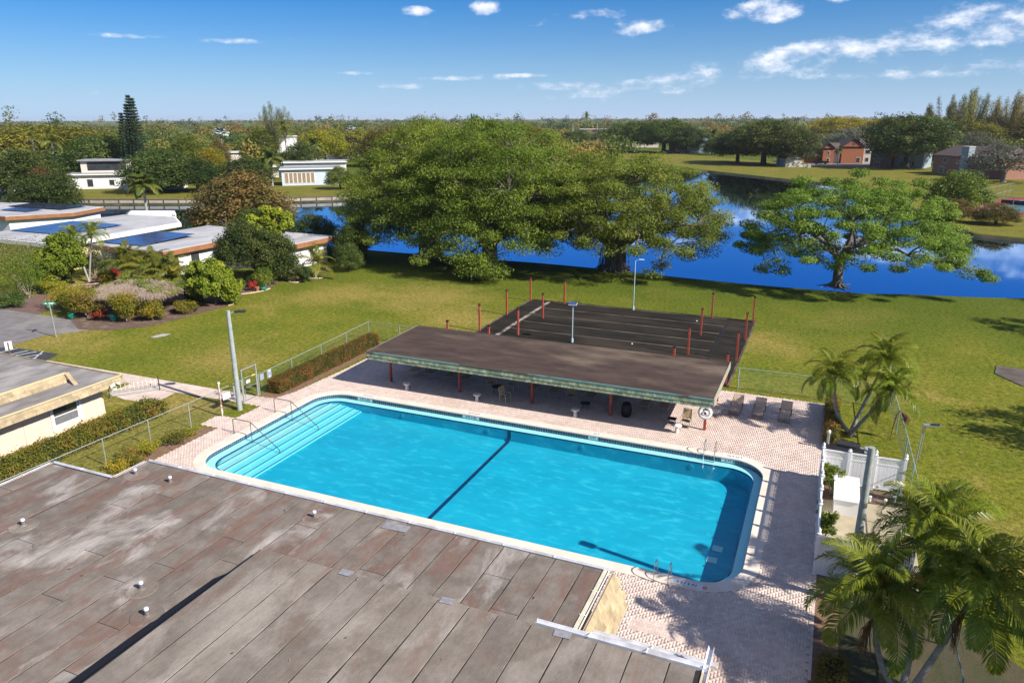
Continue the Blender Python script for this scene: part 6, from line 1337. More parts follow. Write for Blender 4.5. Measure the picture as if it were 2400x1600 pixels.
# ------------------------------------------------------------------ apartments beyond the lake
m_obrick = MAT('orange_brick', (.34, .125, .06), (.28, .105, .055), sc=2, rough=.9); m_pbrick = MAT('salmon_brick', (.31, .16, .115), (.26, .135, .1), sc=2, rough=.9); m_creamw = MAT('cream_siding', (.52, .50, .44), (.46, .44, .39), sc=1.5, rough=.85); m_greyw = MAT('blue_grey_siding', (.28, .34, .38), (.24, .3, .34), sc=1.5, rough=.85); m_bshing = MAT('brown_shingle_roof', (.12, .085, .08), (.09, .065, .062), sc=2, rough=.9, stretch=(1, 1, 3))
def block(t, xa, xb, y0_, y1_, h, wall, ridge='x', rh=2.2, wins=(), gable=True, roofm=None):
    MB().bb(xa, xb, y0_, y1_, 0, h).build('wall', wall, t); o = .45
    if ridge == 'x':
        ym = (y0_ + y1_) / 2; e = 0 if gable else min(2.5, (xb - xa) / 3); v = [(xa - o, y0_ - o, h), (xb + o, y0_ - o, h), (xb + o, y1_ + o, h), (xa - o, y1_ + o, h), (xa - o + e, ym, h + rh), (xb + o - e, ym, h + rh)]
        MB().add(v, [(0, 1, 5, 4), (2, 3, 4, 5), (1, 2, 5), (3, 0, 4), (3, 2, 1, 0)]).build('roof', roofm or m_bshing, t)
    else:
        xm = (xa + xb) / 2; v = [(xa - o, y0_ - o, h), (xb + o, y0_ - o, h), (xb + o, y1_, h), (xa - o, y1_, h), (xm, y0_ - o, h + rh), (xm, y1_, h + rh)]
        MB().add(v, [(1, 2, 5, 4), (3, 0, 4, 5), (3, 2, 1, 0)]).build('roof', roofm or m_bshing, t); MB().add([(xa, y0_, h), (xb, y0_, h), (xm, y0_, h + rh * .86), (xa, y0_ + .2, h), (xb, y0_ + .2, h), (xm, y0_ + .2, h + rh * .86)], [(0, 1, 2), (5, 4, 3), (0, 2, 5, 3), (1, 4, 5, 2)]).build('gable', wall, t)
    for x, z, w, hh in wins:
        f = MB().bb(x - w / 2, x + w / 2, y0_ - .08, y0_ + .02, z, z + hh).build('window', m_white, t); MB().bb(x - w / 2 + .1, x + w / 2 - .1, y0_ - .1, y0_ - .07, z + .1, z + hh - .1).build('pane', m_glass, f)
def balcony(t, xa, xb, y0_, z, h):
    MB().bb(xa, xb, y0_ - 1.4, y0_ - .1, z, z + .2).build('balcony_floor', m_creamw, t); r = MB(); r.bb(xa, xb, y0_ - 1.4, y0_ - 1.34, z + 1.0, z + 1.08)
    for i in range(int((xb - xa) / .3)): r.bb(xa + i * .3, xa + i * .3 + .05, y0_ - 1.4, y0_ - 1.36, z + .2, z + 1.0)
    r.build('balcony_railing', m_dark, t); MB().bb(xa + .3, xb - .3, y0_ - .05, y0_ + .02, z + .25, z + 2.2).build('sliding_door', m_glass, t)
a1 = thing('apartment_block', 'orange brick and cream apartment block with gables across the lake', 'building', (2, 322, 0), R(14))
block(a1, -15, -7.5, 0, 12, 5.6, m_obrick, 'x', 2.4); balcony(a1, -14.5, -8.5, 0, 2.9, 2); MB().bb(-15.1, -14.6, -1.5, 0, 0, 5.6).build('pier', m_obrick, a1)
block(a1, -8, -4.0, -2.5, 8, 5.8, m_obrick, 'y', 1.9, [(-6, 3.4, 1.0, 1.4), (-6, .6, 1.2, 1.5)]); block(a1, -3.9, -1.2, -.5, 10, 5.6, m_creamw, 'x', 2.0, [(-2.5, 3.4, .9, 1.4)])
block(a1, -1.0, 7.0, -2.0, 11, 6.4, m_obrick, 'y', 3.0, [(5.2, .4, 1.6, 2.0)]); MB().bb(2.6, 3.6, -2.06, -1.98, 7.0, 8.2).build('gable_vent', m_bshing, a1)
block(a1, 7.1, 21, 0, 12, 6.4, m_creamw, 'x', 2.8, [(9, 3.6, 1.8, 1.5), (12.5, 3.6, 1.8, 1.5), (9, .6, 1.4, 1.7), (13, .4, 1.4, 1.9), (17, 3.6, 1.8, 1.5)])
a2 = thing('apartment_block', 'brick apartment block with balconies half hidden by the dark round oak', 'building', (19, 300, 0), R(-20))
block(a2, -8, -1.5, -1, 10, 5.6, m_pbrick, 'x', 2.2, [(-5.6, .2, 2.2, 2.0)], gable=False); balcony(a2, -6.8, -3.2, -1, 2.9, 2); MB().bb(-1.6, -.6, -2.2, 9, 0, 6.2).build('pier', m_obrick, a2)
block(a2, -.5, 9, 1, 11, 5.6, m_greyw, 'x', 2.2, [(2, 3.4, 1.6, 1.4), (2, .6, 1.8, 1.8), (6, .5, 1.3, 2.0)])
a3 = thing('apartment_block', 'salmon brick apartment block with a tall chimney at the right', 'building', (37, 262, 0), R(-55))
block(a3, -15, 12, 0, 12, 5.8, m_pbrick, 'x', 3.0, [(-10, 3.5, 1.8, 1.5), (-11, .4, 2.0, 1.9), (4, 3.5, 1.8, 1.5), (8, 3.5, 1.6, 1.5), (5, .5, 1.6, 1.8)], gable=False); MB().bb(-3.2, -.4, -.9, 1.2, 0, 8.6).build('chimney', m_greyw, a3); MB().bb(-3.3, -.3, -1.0, 1.3, 8.6, 8.8).build('chimney_cap', m_creamw, a3)
a4 = thing('apartment_block', 'cream and brick apartment block at the left of the far lawn', 'building', (-60, 392, 0), R(12))
block(a4, -20, -12, 0, 10, 6, m_obrick, 'y', 2.6, [(-16, 3.4, 1.6, 1.5), (-16, .5, 1.6, 1.6)]); block(a4, -5, 2, -2, 10, 6, m_greyw, 'y', 3.0, [(-1.5, .5, 2.2, 2.2), (-1.5, 3.5, 1.6, 1.4)]); block(a4, -12, -5, 1, 9, 5.5, m_creamw, 'x', 2.2, [(-9, 3.2, 1.5, 1.4)]); block(a4, 2, 20, 0, 10, 5.6, m_obrick, 'x', 2.4, [(6, 3.4, 1.6, 1.4), (12, 3.4, 1.6, 1.4), (8, .5, 2, 2)])
ph = thing('pump_house', 'small white gabled hut with a round vent on the far bank', 'hut', (-14, 292, 0), R(25))
MB().bb(-3.2, 3.2, 0, 9, 0, 2.9).build('wall', m_creamw, ph); MB().add([(-3.5, -.3, 2.85), (3.5, -.3, 2.85), (3.5, 9.3, 2.85), (-3.5, 9.3, 2.85), (0, -.3, 4.9), (0, 9.3, 4.9)], [(1, 2, 5, 4), (3, 0, 4, 5), (0, 3, 2, 1)]).build('roof', m_bshing, ph)
MB().add([(-3.2, .0, 2.86), (3.2, 0, 2.86), (0, 0, 4.7), (-3.2, -.02, 2.86), (3.2, -.02, 2.86), (0, -.02, 4.7)], [(3, 4, 5), (2, 1, 0)]).build('gable', m_creamw, ph); MB().lathe([(.5, 0), (.5, .08), (.02, .1)], n=14).build('round_vent', m_greyw, ph, loc=(0, -.03, 3.5), rot=(R(90), 0, 0))
MB().bb(-3.26, -3.2, 1.2, 4, .1, 2.5).build('side_door', m_greyw, ph); MB().bb(-3.26, -3.2, 5, 7.8, .1, 2.5).build('side_door', m_greyw, ph)
for i, x in enumerate((3.7, 5.2)):
    o = MB().bb(-.5, .5, -.4, .4, 0, 1.0).build('air_conditioner', m_white, None, bevel=.05); o.location = (-14 + x, 291.2 - x * .4, 0); tag(o, 'white air conditioner beside the white gabled hut, ' + ('nearest the hut' if i == 0 else 'nearest the parked pickup'), 'air conditioner')
# vehicles
def car(label, x, y, rz, paint, kind):
    t = thing('parked_car', label, 'car', (x, y, .012), rz, 'cars parked by the apartments'); mp = MAT('car_paint_' + kind + str(int(x)), paint, rough=.25, spec=.6)
    if kind == 'pickup': pr_ = [(-2.8, .5), (-2.8, 1.15), (-.5, 1.15), (-.3, 1.75), (1.1, 1.8), (1.6, 1.2), (2.6, 1.05), (2.75, .5)]
    else: pr_ = [(-2.4, .45), (-2.45, 1.1), (-2.1, 1.7), (.5, 1.75), (1.2, 1.15), (2.25, 1.0), (2.4, .45)]
    v = [(p[0], -.92, p[1]) for p in pr_] + [(p[0], .92, p[1]) for p in pr_]; n = len(pr_)
    for i, p in enumerate(pr_):
        if p[1] > 1.3: v[i] = (p[0], -.78, p[1]); v[n + i] = (p[0], .78, p[1])
    MB().add(v, [tuple(range(n)), tuple(range(n, 2 * n))[::-1]] + [(i, n + i, n + (i + 1) % n, (i + 1) % n) for i in range(n)]).build('body', mp, t, bevel=.06, smooth=True)
    for s in (-1, 1): MB().add([(-.25 if kind == 'pickup' else -1.9, s * .90, 1.2), (1.35 if kind == 'pickup' else .95, s * .90, 1.2), (1.0 if kind == 'pickup' else .45, s * .81, 1.66), (-.15 if kind == 'pickup' else -1.8, s * .81, 1.66)], [(0, 1, 2, 3) if s < 0 else (3, 2, 1, 0)]).build('side_window', m_glass, t)
    for wx in (-1.6, 1.6):
        for s in (-1, 1):
            w = MB().lathe([(.2, -.11), (.36, -.11), (.38, 0), (.36, .11), (.2, .11)], n=16).build('wheel', m_black, t, loc=(wx, s * .85, .38), rot=(R(90), 0, 0), smooth=True); MB().lathe([(.2, -.12), (.2, .12)], n=12).build('rim', m_galv, w)
    for s in (-1, 1): MB().box((2.38 if kind != 'pickup' else 2.68, s * .65, .85), (.1, .3, .16)).build('headlight', m_plate, t)
car('black pickup truck parked in front of the orange gabled block', -5.5, 314, R(170), (.012, .012, .016), 'pickup'); car('dark red SUV parked farther along the apartment drive', 8.5, 333, R(165), (.06, .012, .018), 'suv')
car('black car at the left end of the far row under the trees', -78, 383, R(5), (.012, .012, .016), 'suv'); car('dark grey car second in the far row under the trees', -70.5, 382, R(8), (.03, .03, .035), 'suv'); car('silver car third in the far row under the trees', -65, 384, R(8), (.4, .41, .43), 'suv')
# tennis court
tc = thing('tennis_court', 'red and green tennis court with tall fence at the right edge', 'tennis court', (38, 178, 0)); m_tred = MAT('court_red', (.22, .055, .06), (.19, .05, .055), sc=.5, rough=.8); m_tgr = MAT('court_blue_green', (.055, .14, .16), (.05, .12, .145), sc=.5, rough=.8)
TA = R(-24)
def tcb(x0_, x1_, y0_, y1_, z0_, z1_, name, mat):
    o = MB().bb(x0_, x1_, y0_, y1_, z0_, z1_).build(name, mat, tc, rot=(0, 0, TA)); return o
tcb(-9, 9, -18, 18, -.02, .03, 'surround', m_tred); tcb(-5.5, 5.5, -12, 12, .03, .036, 'playing_area', m_tgr)
for x in (-5.5, -4.1, 0, 4.1, 5.5): tcb(x - .05, x + .05, -12 if x else -6.4, 12 if x else 6.4, .036, .041, 'line', m_line)
for y in (-12, -6.4, 6.4, 12): tcb(-5.5, 5.5, y - .05, y + .05, .0365, .0412, 'line', m_line)
tcb(-6.4, 6.4, -.03, .03, .1, 1.0, 'net', m_dark)
for x, y in [(-9, -18 + 4 * i) for i in range(10)] + [(9, -18 + 4 * i) for i in range(10)] + [(-9 + 4.5 * i, -18) for i in range(1, 4)] + [(-9 + 4.5 * i, 18) for i in range(1, 4)]: tcb(x - .05, x + .05, y - .05, y + .05, 0, 3.2, 'fence_post', m_galv)
for a in ((-9, -9, -18, 18), (9, 9, -18, 18), (-9, 9, -18, -18), (-9, 9, 18, 18)):
    for z in (3.2, 1.6): tcb(a[0] - .03, a[1] + .03, a[2] - .03, a[3] + .03, z - .03, z + .03, 'fence_rail', m_galv)

# ------------------------------------------------------------------ trees beyond
TREES = [('dark', -136.0, 93.4, 8.9, 13.3, 'dense round dark tree on the near canal bank at the left'), ('dark', -166.4, 110.9, 12.7, 18.4, 'broad dark tree at the left picture edge above the brick-red house'), ('rust', -146.8, 100.7, 10.1, 5.2, 'small reddish tree behind the round canal tree'),
 ('olive', -247.7, 169.2, 18.6, 29.1, 'tall olive tree at the left picture edge'), ('olive', -222.6, 169.9, 17.5, 25.3, 'broad olive tree left of the tall pine'), ('olive', -260.0, 186.6, 18.0, 18.9, 'olive tree on the skyline at the far left'),
 ('dark', -205.0, 158.0, 14.8, 18.0, 'dark tree behind the stepped-roof house'), ('mid', -199.0, 151.0, 13.5, 13.0, 'green tree to the left over the stepped-roof house'), ('dark', -191.5, 152.8, 15.3, 21.2, 'large dark tree at the foot of the tall pine'), ('dark', -155.0, 137.0, 12.2, 18.5, 'huge dark tree on the canal bank right of the stepped-roof house'),
 ('mid', -196.3, 185.4, 14.2, 12.9, 'green tree right of the tall pine'), ('rust', -179.0, 181.6, 13.0, 8.3, 'brownish round tree below the silver palm'), ('yel', -166.4, 166.0, 11.4, 7.0, 'small yellow-green tree below the brownish tree'), ('dark', -147.8, 142.0, 9.1, 14.3, 'low dark tree behind the rusty canal tree'), ('dark', -144.7, 154.9, 9.0, 16.2, 'dark green tree left of the bluish house'),
 ('rust', -84.0, 88.5, 11.1, 15.7, 'big rusty-green tree behind the solar-roofed house'), ('mid', -179.5, 201.7, 16.5, 13.4, 'bright green tree under the feathery plume tree'), ('dark', -160.4, 198.2, 12.1, 14.3, 'dark round tree behind the white flat-roofed house'), ('yel', -181.6, 238.8, 15.8, 15.2, 'yellow-green tree right of the coconut palm'), ('olive', -189.2, 270.4, 15.9, 16.9, 'olive tree by the second silver palm'), ('mid', -117.8, 160.4, 6.6, 7.7, 'small tree at the right end of the bluish house'),
 ('yel', -118.7, 208.6, 18.6, 15.3, 'yellow-green treetop above the left ficus'), ('dark', -109.0, 225.0, 20.3, 17.5, 'dark treetop standing above the big ficus crowns'), ('olive', -98.9, 240.5, 17.2, 22.7, 'olive treetop behind the middle ficus'), ('dark', -106.5, 312.3, 13.3, 17.3, 'dark tree right behind the ficus crowns'), ('mid', -111.7, 299.9, 11.8, 14.9, 'green tree between the ficus crowns and the far red roofs'), ('olive', -157.1, 243.8, 16.6, 16.6, 'olive tree left behind the ficus crowns'),
 ('oak', -101.0, 392.2, 17.6, 24, 'left tree of the dark oak trio beyond the lake'), ('oak', -83.0, 391.3, 18.6, 27, 'middle tree of the dark oak trio beyond the lake'), ('oak', -70.4, 385.6, 14.5, 16, 'right tree of the dark oak trio beyond the lake'), ('oak', -36.5, 312.9, 13.4, 18, 'left oak of the row beside the white gabled hut'), ('oak', -25.8, 303.9, 18.6, 25.2, 'tallest oak of the row beside the white gabled hut'), ('oak', -15.6, 298, 15.1, 17.7, 'oak right behind the white gabled hut'), ('oak', 22.5, 297, 20.4, 25.7, 'great dark oak between the two brick apartment blocks'), ('oak', 19.5, 309, 12.5, 10, 'lower dark oak left of the great one'),
 ('mid', 21.5, 160, 9.0, 11.2, 'compact round tree on the bank near the tennis court'), ('grey', 42.9, 244, 11.2, 19, 'grey-green wispy tree before the salmon block'), ('grey', 9.3, 399.9, 14.3, 33, 'grey leafless tree mass behind the gabled block'), ('grey', -55.2, 396.2, 9, 17.9, 'grey twiggy tree before the cream apartment block'), ('yel', 2.2, 500.0, 20.3, 34, 'golden-yellow tree on the skyline'), ('yel', 22.2, 479.5, 18.7, 30, 'second golden tree on the skyline to the right'), ('olive', 39.1, 418.2, 18.0, 25, 'olive tree behind the great dark oak'), ('olive', 55.5, 396.1, 18.1, 26, 'olive tree below the feathery plumes at the right'), ('grey', 49.3, 356.6, 12.3, 22, 'grey tree behind the salmon block'), ('dark', 36.5, 328.0, 11.2, 11, 'dark tree above the salmon block roof'), ('mid', -56.0, 375.8, 9.0, 9, 'green tree before the cream apartment block'),
 ('rust', 19.4, 148.8, 4.4, 7.5, 'rusty bush under the compact round tree'), ('rust', 25.8, 146, 3.9, 7, 'rusty spreading bush before the tennis court'), ('olive', 80, 400, 17, 28, 'olive tree at the right picture edge below the plumes'), ('dark', -54.6, 75.6, 5.5, 4.2, 'dark shrub tree at the corner of the white house by the water'), ('dark', -63.9, 80.5, 6.1, 7.2, 'dark shrub tree behind the right wing of the white house'), ('dark', -56.8, 79.6, 5.6, 4.5, 'dark shrub tree on the bank left of the ficus trunks'), ('dark', -71.6, 81.2, 5.8, 5.7, 'dark shrub tree behind the middle of the white house'), ('dark', -52.3, 72.0, 3.8, 3.4, 'low dark shrub on the lawn edge left of the ficus'), ('dark', -76.6, 83.2, 6, 6, 'dark shrub tree behind the solar panels of the white house')]
vi = 0
for k, x, y, h, w, s in TREES:
    vi += 1; w *= 1.2 if k in ('oak', 'olive', 'yel', 'grey') else 1.02; bg_tree('broadleaf_tree', s, '%s:%d' % (k, vi % (3 if k == 'dark' else 2)), x, y, h, w, None)
# feathery plume trees, Norfolk pine
def plume(label, x, y, h, w, n, seed, leaf=lf_casu):
    rs = np.random.default_rng(seed); C = []; Rd = []
    for i in range(n):
        q = rs.random() * 6.28; r = w * .5 * math.sqrt(rs.random()); top = h * (1 - .32 * (r / (w * .5)) ** 1.5) * rs.uniform(.88, 1.0); bx, by = r * .35 * math.cos(q), r * .35 * math.sin(q)
        for t in np.linspace(.30, 1, 9): C.append([bx + (r * math.cos(q) - bx) * t, by + (r * math.sin(q) - by) * t, h * .25 + (top - h * .25) * t]); k = w * .15 * (1.2 - t) + .35; Rd.append([k, k, h * .06])
    V, F, T = leaf_cloud(np.array(C), np.array(Rd), 85, h * .022, rs, .9, 2.2, .22, ctint=np.repeat(rs.random(n), 9)); t = thing('feathery_tree', label, 'tree', (x, y, 0)); put('crown', npmesh('crown', V, F, leaf, T), t)
    mb = MB(); mb.tube([(0, 0, 0), (0, 0, h * .3)], [w * .04, w * .03], 8); [mb.tube([(0, 0, h * .2), tuple(C[i * 9 + 3]), tuple(C[i * 9 + 8])], [w * .015, w * .01, .03], 5, False) for i in range(n)]; mb.build('trunk', m_twig, t)
plume('feathery pale plume tree standing above the left skyline', -208.5, 242.7, 24.4, 20, 16, 3)
plume('leftmost feathery tall tree on the right skyline', 46.2, 422.5, 29.0, 20, 20, 4, lf_casu); plume('tallest feathery tree on the right skyline', 58.5, 431.2, 31.5, 24, 24, 5, lf_casu); plume('feathery tree third on the right skyline', 72, 419.5, 29.5, 26, 24, 6, lf_olive); plume('feathery tree at the right picture edge on the skyline', 88, 405, 28, 26, 24, 7, lf_mid)
def norfolk(label, x, y, h, seed):
    rs = np.random.default_rng(seed); t = thing('pine_tree', label, 'tree', (x, y, 0)); C = []; Rd = []; mb = MB()
    for dx, dy, hh, w in ((-2.4, 1.0, h * .90, 5.0), (0, 0, h, 6.2), (2.1, -.6, h * .95, 6.2), (.2, -2.0, h * .72, 7.6), (-3.0, -.5, h * .80, 5.2), (2.6, -1.5, h * .66, 6.5)):
        mb.tube([(dx, dy, 0), (dx, dy, hh)], [.3, .05], 6)
        for z in np.arange(3.0, hh, .75):
            rr = w * (1 - (z / hh) ** 1.4) * .5 + .35; k = 8
            for j in range(k):
                q = 2 * PI * j / k + z
                for f_ in (.45, .85): C.append([dx + rr * f_ * math.cos(q), dy + rr * f_ * math.sin(q), z + .35 * f_]); Rd.append([.34, .34, .30])
    V, F, T = leaf_cloud(np.array(C), np.array(Rd), 11, .5, rs, .7, 2, .3); put('crown', npmesh('crown', V, F, lf_pine, T), t); mb.build('trunk', m_barkd, t)
norfolk('tall dark many-topped pine on the left skyline', -177.1, 149.8, 23.9, 5)
# palms in the distance
for X, Y, h, n, FR, sc, s, r in ((-173.3, 207.1, 13.0, 16, FR_COCO, 1.7, 'tall coconut palm beside the feathery plume tree', .25), (-141.4, 162.0, 7.0, 15, FR_FAR, 1.7, 'drooping dark palm left of the bluish house', .25), (-214.5, 146.9, 12.0, 15, FR_COCO, 1.5, 'coconut palm at the far left, left one of two', .25), (-203.7, 144.9, 11.3, 15, FR_COCO, 1.6, 'coconut palm at the far left, right one of two', .25), (-188.4, 193.4, 12.5, 22, FR_SIL, 1.5, 'silvery fan palm above the pink house', .3), (-190.7, 269.3, 11.8, 22, FR_SIL, 1.8, 'silvery fan palm left of the ficus crowns', .3),
 (-57.0, 380.8, 9.0, 14, FR_FAR, 1.6, 'feathery palm before the cream apartment block', .22), (0.5, 312, 5.0, 12, FR_FAR, .8, 'small palm before the orange gable', .15), (-182.9, 571.4, 17, 14, FR_COCO, 2.2, 'lone palm on the central skyline', .3), (-160, 205, 9, 14, FR_FAR, 1.4, 'small palm in front of the pink house', .2)):
    coco('distant_palm', s, (X, Y, 0), h, n, FR, sc, seed=int(abs(X)), r=r)
coco('queen_palm', 'queen palm with drooping crown by the canal behind the solar roofs', (-96.5, 82, 0), 7.6, 24, FR_FAR, 1.25, seed=7, r=.2)
t = palm_clump('palm_clump', 'pair of small palms in the garden before the solar-roofed house', (-76.0, 55.5, 0), [((-1.4, .2, 4.3), (-.5, 0, 2)), ((.9, .5, 4.6), (.4, .2, 2))], 14, FR_NEAR, .95, seed=31)
# bare twiggy shrubs by the canal
def bare(label, x, y, h, w, seed):
    rs = np.random.default_rng(seed); t = thing('bare_tree', label, 'tree', (x, y, 0)); mb = MB()
    def br(a, d, l, r, dep):
        b = a + d * l; mb.tube([a, (a + b) / 2 + rs.normal(0, l * .06, 3), b], [r, r * .8, r * .55], 5, False)
        if dep: [br(b, unit((d + rs.normal(0, .55, 3) + [0, 0, .12])[None])[0], l * rs.uniform(.6, .85), r * .55, dep - 1) for _ in range(3)]
    for i in range(6): q = i * 1.05 + rs.normal(0, .2); br(np.zeros(3), unit(np.array([[math.cos(q) * w, math.sin(q) * w, 1.0]]))[0], h * .36, .06 * h / 3, 3)
    mb.build('branches', m_twig, t); return t
bare('bare grey shrub behind the second white roof, by the queen palm', -93, 84.5, 4.2, .9, 3); bare('bare grey shrub at the canal edge right of the queen palm', -86, 86.0, 3.6, 1.1, 4); bare('bare grey shrub at the left edge behind the dark solar roof', -128, 90, 3.5, .9, 5)
# ------------------------------------------------------------------ garden at the left
def shrub(name, label, x, y, h, r, leaf, seed, n=16, nl=110, size=.16, stems=True, asp=.45, z=.02, cat='shrub'):
    rs = np.random.default_rng(seed); C = np.array([[rs.normal(0, r * .42), rs.normal(0, r * .42), h * rs.uniform(.3, .88)] for _ in range(n)]); t = thing(name, label, cat, (x, y, z)); put('foliage', shrub_mesh('foliage', C, [[r * .5, r * .5, h * .22]] * n, nl, size, leaf, seed, asp=asp), t)
    if stems: mb = MB(); [mb.tube([(0, 0, 0), tuple(c * [.4, .4, .5]), tuple(c)], [.035, .02, .008], 5, False) for c in C[:6]]; mb.build('stems', m_twig, t)
    return t
ficus('dense dark tree in front of the right wing of the white house', -59.0, 63.6, 4.6, 4.0, 2.4, 1.2, .22, 100, 190, 71, .85, leaf=lf_dark, lsize=.2, sq=(1.1, .8), fill=.5, flat=.9)
t = ficus('bright green umbrella tree rising over the roof of the white house', -62.6, 69.5, 3.4, 2.6, 4.6, 3.0, .2, 46, 130, 73, .7, leaf=lf_bright, lsize=.42, fill=.5, flat=.8)
ficus('light green mango bush at the end of the mulch bed', -55.0, 53.2, 2.5, 2.9, 1.3, .6, .15, 85, 150, 75, .5, leaf=lf_bright, lsize=.24, fill=.55, flat=.95)
ficus('bright green garden tree by the pair of small palms', -76.6, 52.6, 2.9, 3.4, 2.0, 1.3, .18, 80, 150, 77, .6, leaf=lf_bright, lsize=.24, fill=.55, flat=.95)
shrub('wispy_tree', 'wispy pale tree before the yellow house', -78.5, 58.2, 4.8, 1.7, lf_grey, 6, 20, 90, .2, cat='tree'); 
for x, y, h, r, lf, s in ((-74.5, 47.6, 4.0, 2.4, lf_mid, 'tall leafy shrub at the left picture edge of the garden'), (-78.5, 49.5, 4.6, 2.2, lf_olive, 'olive shrub behind the left picture edge of the garden'), (-70.5, 42.0, .001, .01, lf_dark, ''), (-72.5, 44.6, 1.2, 1.0, lf_dark, 'low dark round shrub beside the driveway mouth'), (-74.2, 49.9, 1.1, .9, lf_yel, 'yellow-green low shrub beside the driveway'), (-73.2, 55.8, 1.0, .8, lf_yel, 'small shrub inside the looped garden edging'), (-78.5, 57.9, 1.9, 2.6, lf_dark, 'dark hedge mass below the yellow house'), (-67.3, 46.6, 1.9, 1.5, lf_yel, 'yellow-leaved shrub between driveway and hut'), (-65.6, 46.0, 1.5, 1.1, lf_mid, 'green shrub next to the yellow-leaved shrub'),
 (-64.0, 45.4, 2.3, 1.2, lf_yel, 'variegated shrub at the left corner of the thatched hut'), (-62.0, 44.6, 2.4, 1.2, lf_olive, 'variegated leggy shrub before the thatched hut opening'), (-57.4, 44.9, 2.3, 1.0, lf_yel, 'umbrella-shaped variegated shrub before the hut'), (-55.6, 46.2, 1.5, .8, lf_yel, 'small variegated shrub right of the hut'), (-54.9, 49.6, .9, .9, lf_olive, 'low spreading shrub on the bare mulch'), (-56.3, 51.6, 1.1, .8, lf_mid, 'low shrub at the foot of the mango bush'), (-55.6, 61.0, 1.8, 1.2, lf_mid, 'shrub behind the red bromeliad'), (-55.9, 64.8, 1.9, 1.3, lf_mid, 'leafy shrub under the dark house tree'), (-53.4, 64.9, 1.6, .6, lf_dark, 'thin dark shrub by the house door')):
    if h < .01: continue
    shrub('garden_shrub', s, x, y, h * 1.2, r * 1.2, lf, int(abs(x * 13 + y * 7)), 24, 190, .15)
for x, y, s, r in ((-60.3, 44.3, 'red-leaved plant under the front edge of the thatched hut', .55), (-55.7, 59.2, 'crimson bromeliad at the bed corner', .5), (-75.8, 58.6, 'dark red cordyline by the yellow house', .6)):
    shrub('red_plant', s, x, y, 1.0, r, m_red_leaf, int(abs(x * 3)), 8, 60, .26, False, .25, cat='plant')
for X, Y, n, lx, ly, s in ((-70.0, 56.2, 12, .2, -.1, 'left coconut palm before the garage'), (-65.2, 55.0, 14, .0, 0, 'middle coconut palm before the garage'), (-61.8, 54.2, 14, .3, -.2, 'right coconut palm behind the thatched hut')):
    coco('coconut_palm', 'young ' + s, (X, Y, 0), 1.5, n + 2, FR_COCO[:2] + FR_COCO[:1], 1.3, (lx, ly), int(abs(X)), .16)
coco('coconut_palm', 'young coconut palm alone on the lawn by the white house corner', (-53.7, 67.3, 0), 1.5, 14, FR_COCO, .95, (.1, 0), 5, .17)
bt = bare('small bare tree in a ring of stones on the lawn', -54.5, 64.5, 2.2, .45, 9)
# thatched hut
hut = thing('thatched_hut', 'low thatched garden hut overgrown with bright vines', 'hut', (-59.6, 48.2, 0), R(20)); hw, hd, hz, rz_ = 3.9, 2.9, 2.0, 3.05
rsn = np.random.default_rng(13)
for sx in (-1, 1):
    for sy in (-1, 1): MB().tube([(sx * (hw - .5), sy * (hd - .5), 0), (sx * (hw - .5), sy * (hd - .5), 2.2)], .09, 8).build('post', m_barkd, hut)
mb = MB(); e = [(-hw, -hd, hz), (hw, -hd, hz), (hw, hd, hz), (-hw, hd, hz), (-1.4, 0, rz_), (1.4, 0, rz_)]; nu = 14
def hp(a, b, t): return [a[i] + (b[i] - a[i]) * t for i in range(3)]
for q in ((e[0], e[1], e[5], e[4]), (e[1], e[2], e[5], e[5]), (e[2], e[3], e[4], e[5]), (e[3], e[0], e[4], e[4])):
    b = len(mb.v)
    for i in range(nu + 1):
        for j in range(7):
            p = np.array(hp(hp(q[0], q[1], i / nu), hp(q[3], q[2], i / nu), j / 6)); p[2] += .10 * noise.noise(Vector((p[0] * 2, p[1] * 2, 5))) + .06 * math.sin(j * 2.1); mb.v.append(tuple(p))
    for i in range(nu):
        for j in range(6): a = b + i * 7 + j; mb.f.append((a, a + 7, a + 8, a + 1))
mb.build('thatch', m_thatch, hut, smooth=True)
V = []; F = []; rsn = np.random.default_rng(15)
for i in range(5200):
    q = (e[0], e[1], e[5], e[4]) if i % 3 == 0 else (e[1], e[2], e[5], e[5]) if i % 3 == 1 else (e[3], e[0], e[4], e[4]); u_, v_ = rsn.random(), rsn.random() ** 1.6; p = np.array(hp(hp(q[0], q[1], u_), hp(q[3], q[2], u_), v_)) + rsn.normal(0, .05, 3); dn = np.array(hp(q[0], q[1], u_)) - np.array(hp(q[3], q[2], u_)); dn = dn / np.linalg.norm(dn); L_ = rsn.uniform(.25, .55); w_ = unit(np.cross(dn, rsn.normal(size=3))[None])[0] * .022; b = len(V); tip = p + dn * L_ + [0, 0, -.08 - .1 * rsn.random()]; V += [p - w_ + [0, 0, .05], p + w_ + [0, 0, .05], tip]; F.append((b, b + 1, b + 2))
o = put('straw', npmesh('straw', V, F, m_thatch), hut); o['kind'] = 'stuff'
C = np.array([[rsn.uniform(-hw, hw), rsn.uniform(-hd, hd), 0] for _ in range(70)]); C[:, 2] = hz + (rz_ - hz) * (1 - np.maximum(np.abs(C[:, 0]) / hw, np.abs(C[:, 1]) / hd)) + .12; C = C[(C[:, 1] > -.8) | (np.abs(C[:, 0]) > 2.2)]
V, F, T = leaf_cloud(C, np.array([[.75, .75, .22]] * len(C)), 130, .16, rsn, .7); put('vines', npmesh('vines', V, F, lf_bright, T), hut)
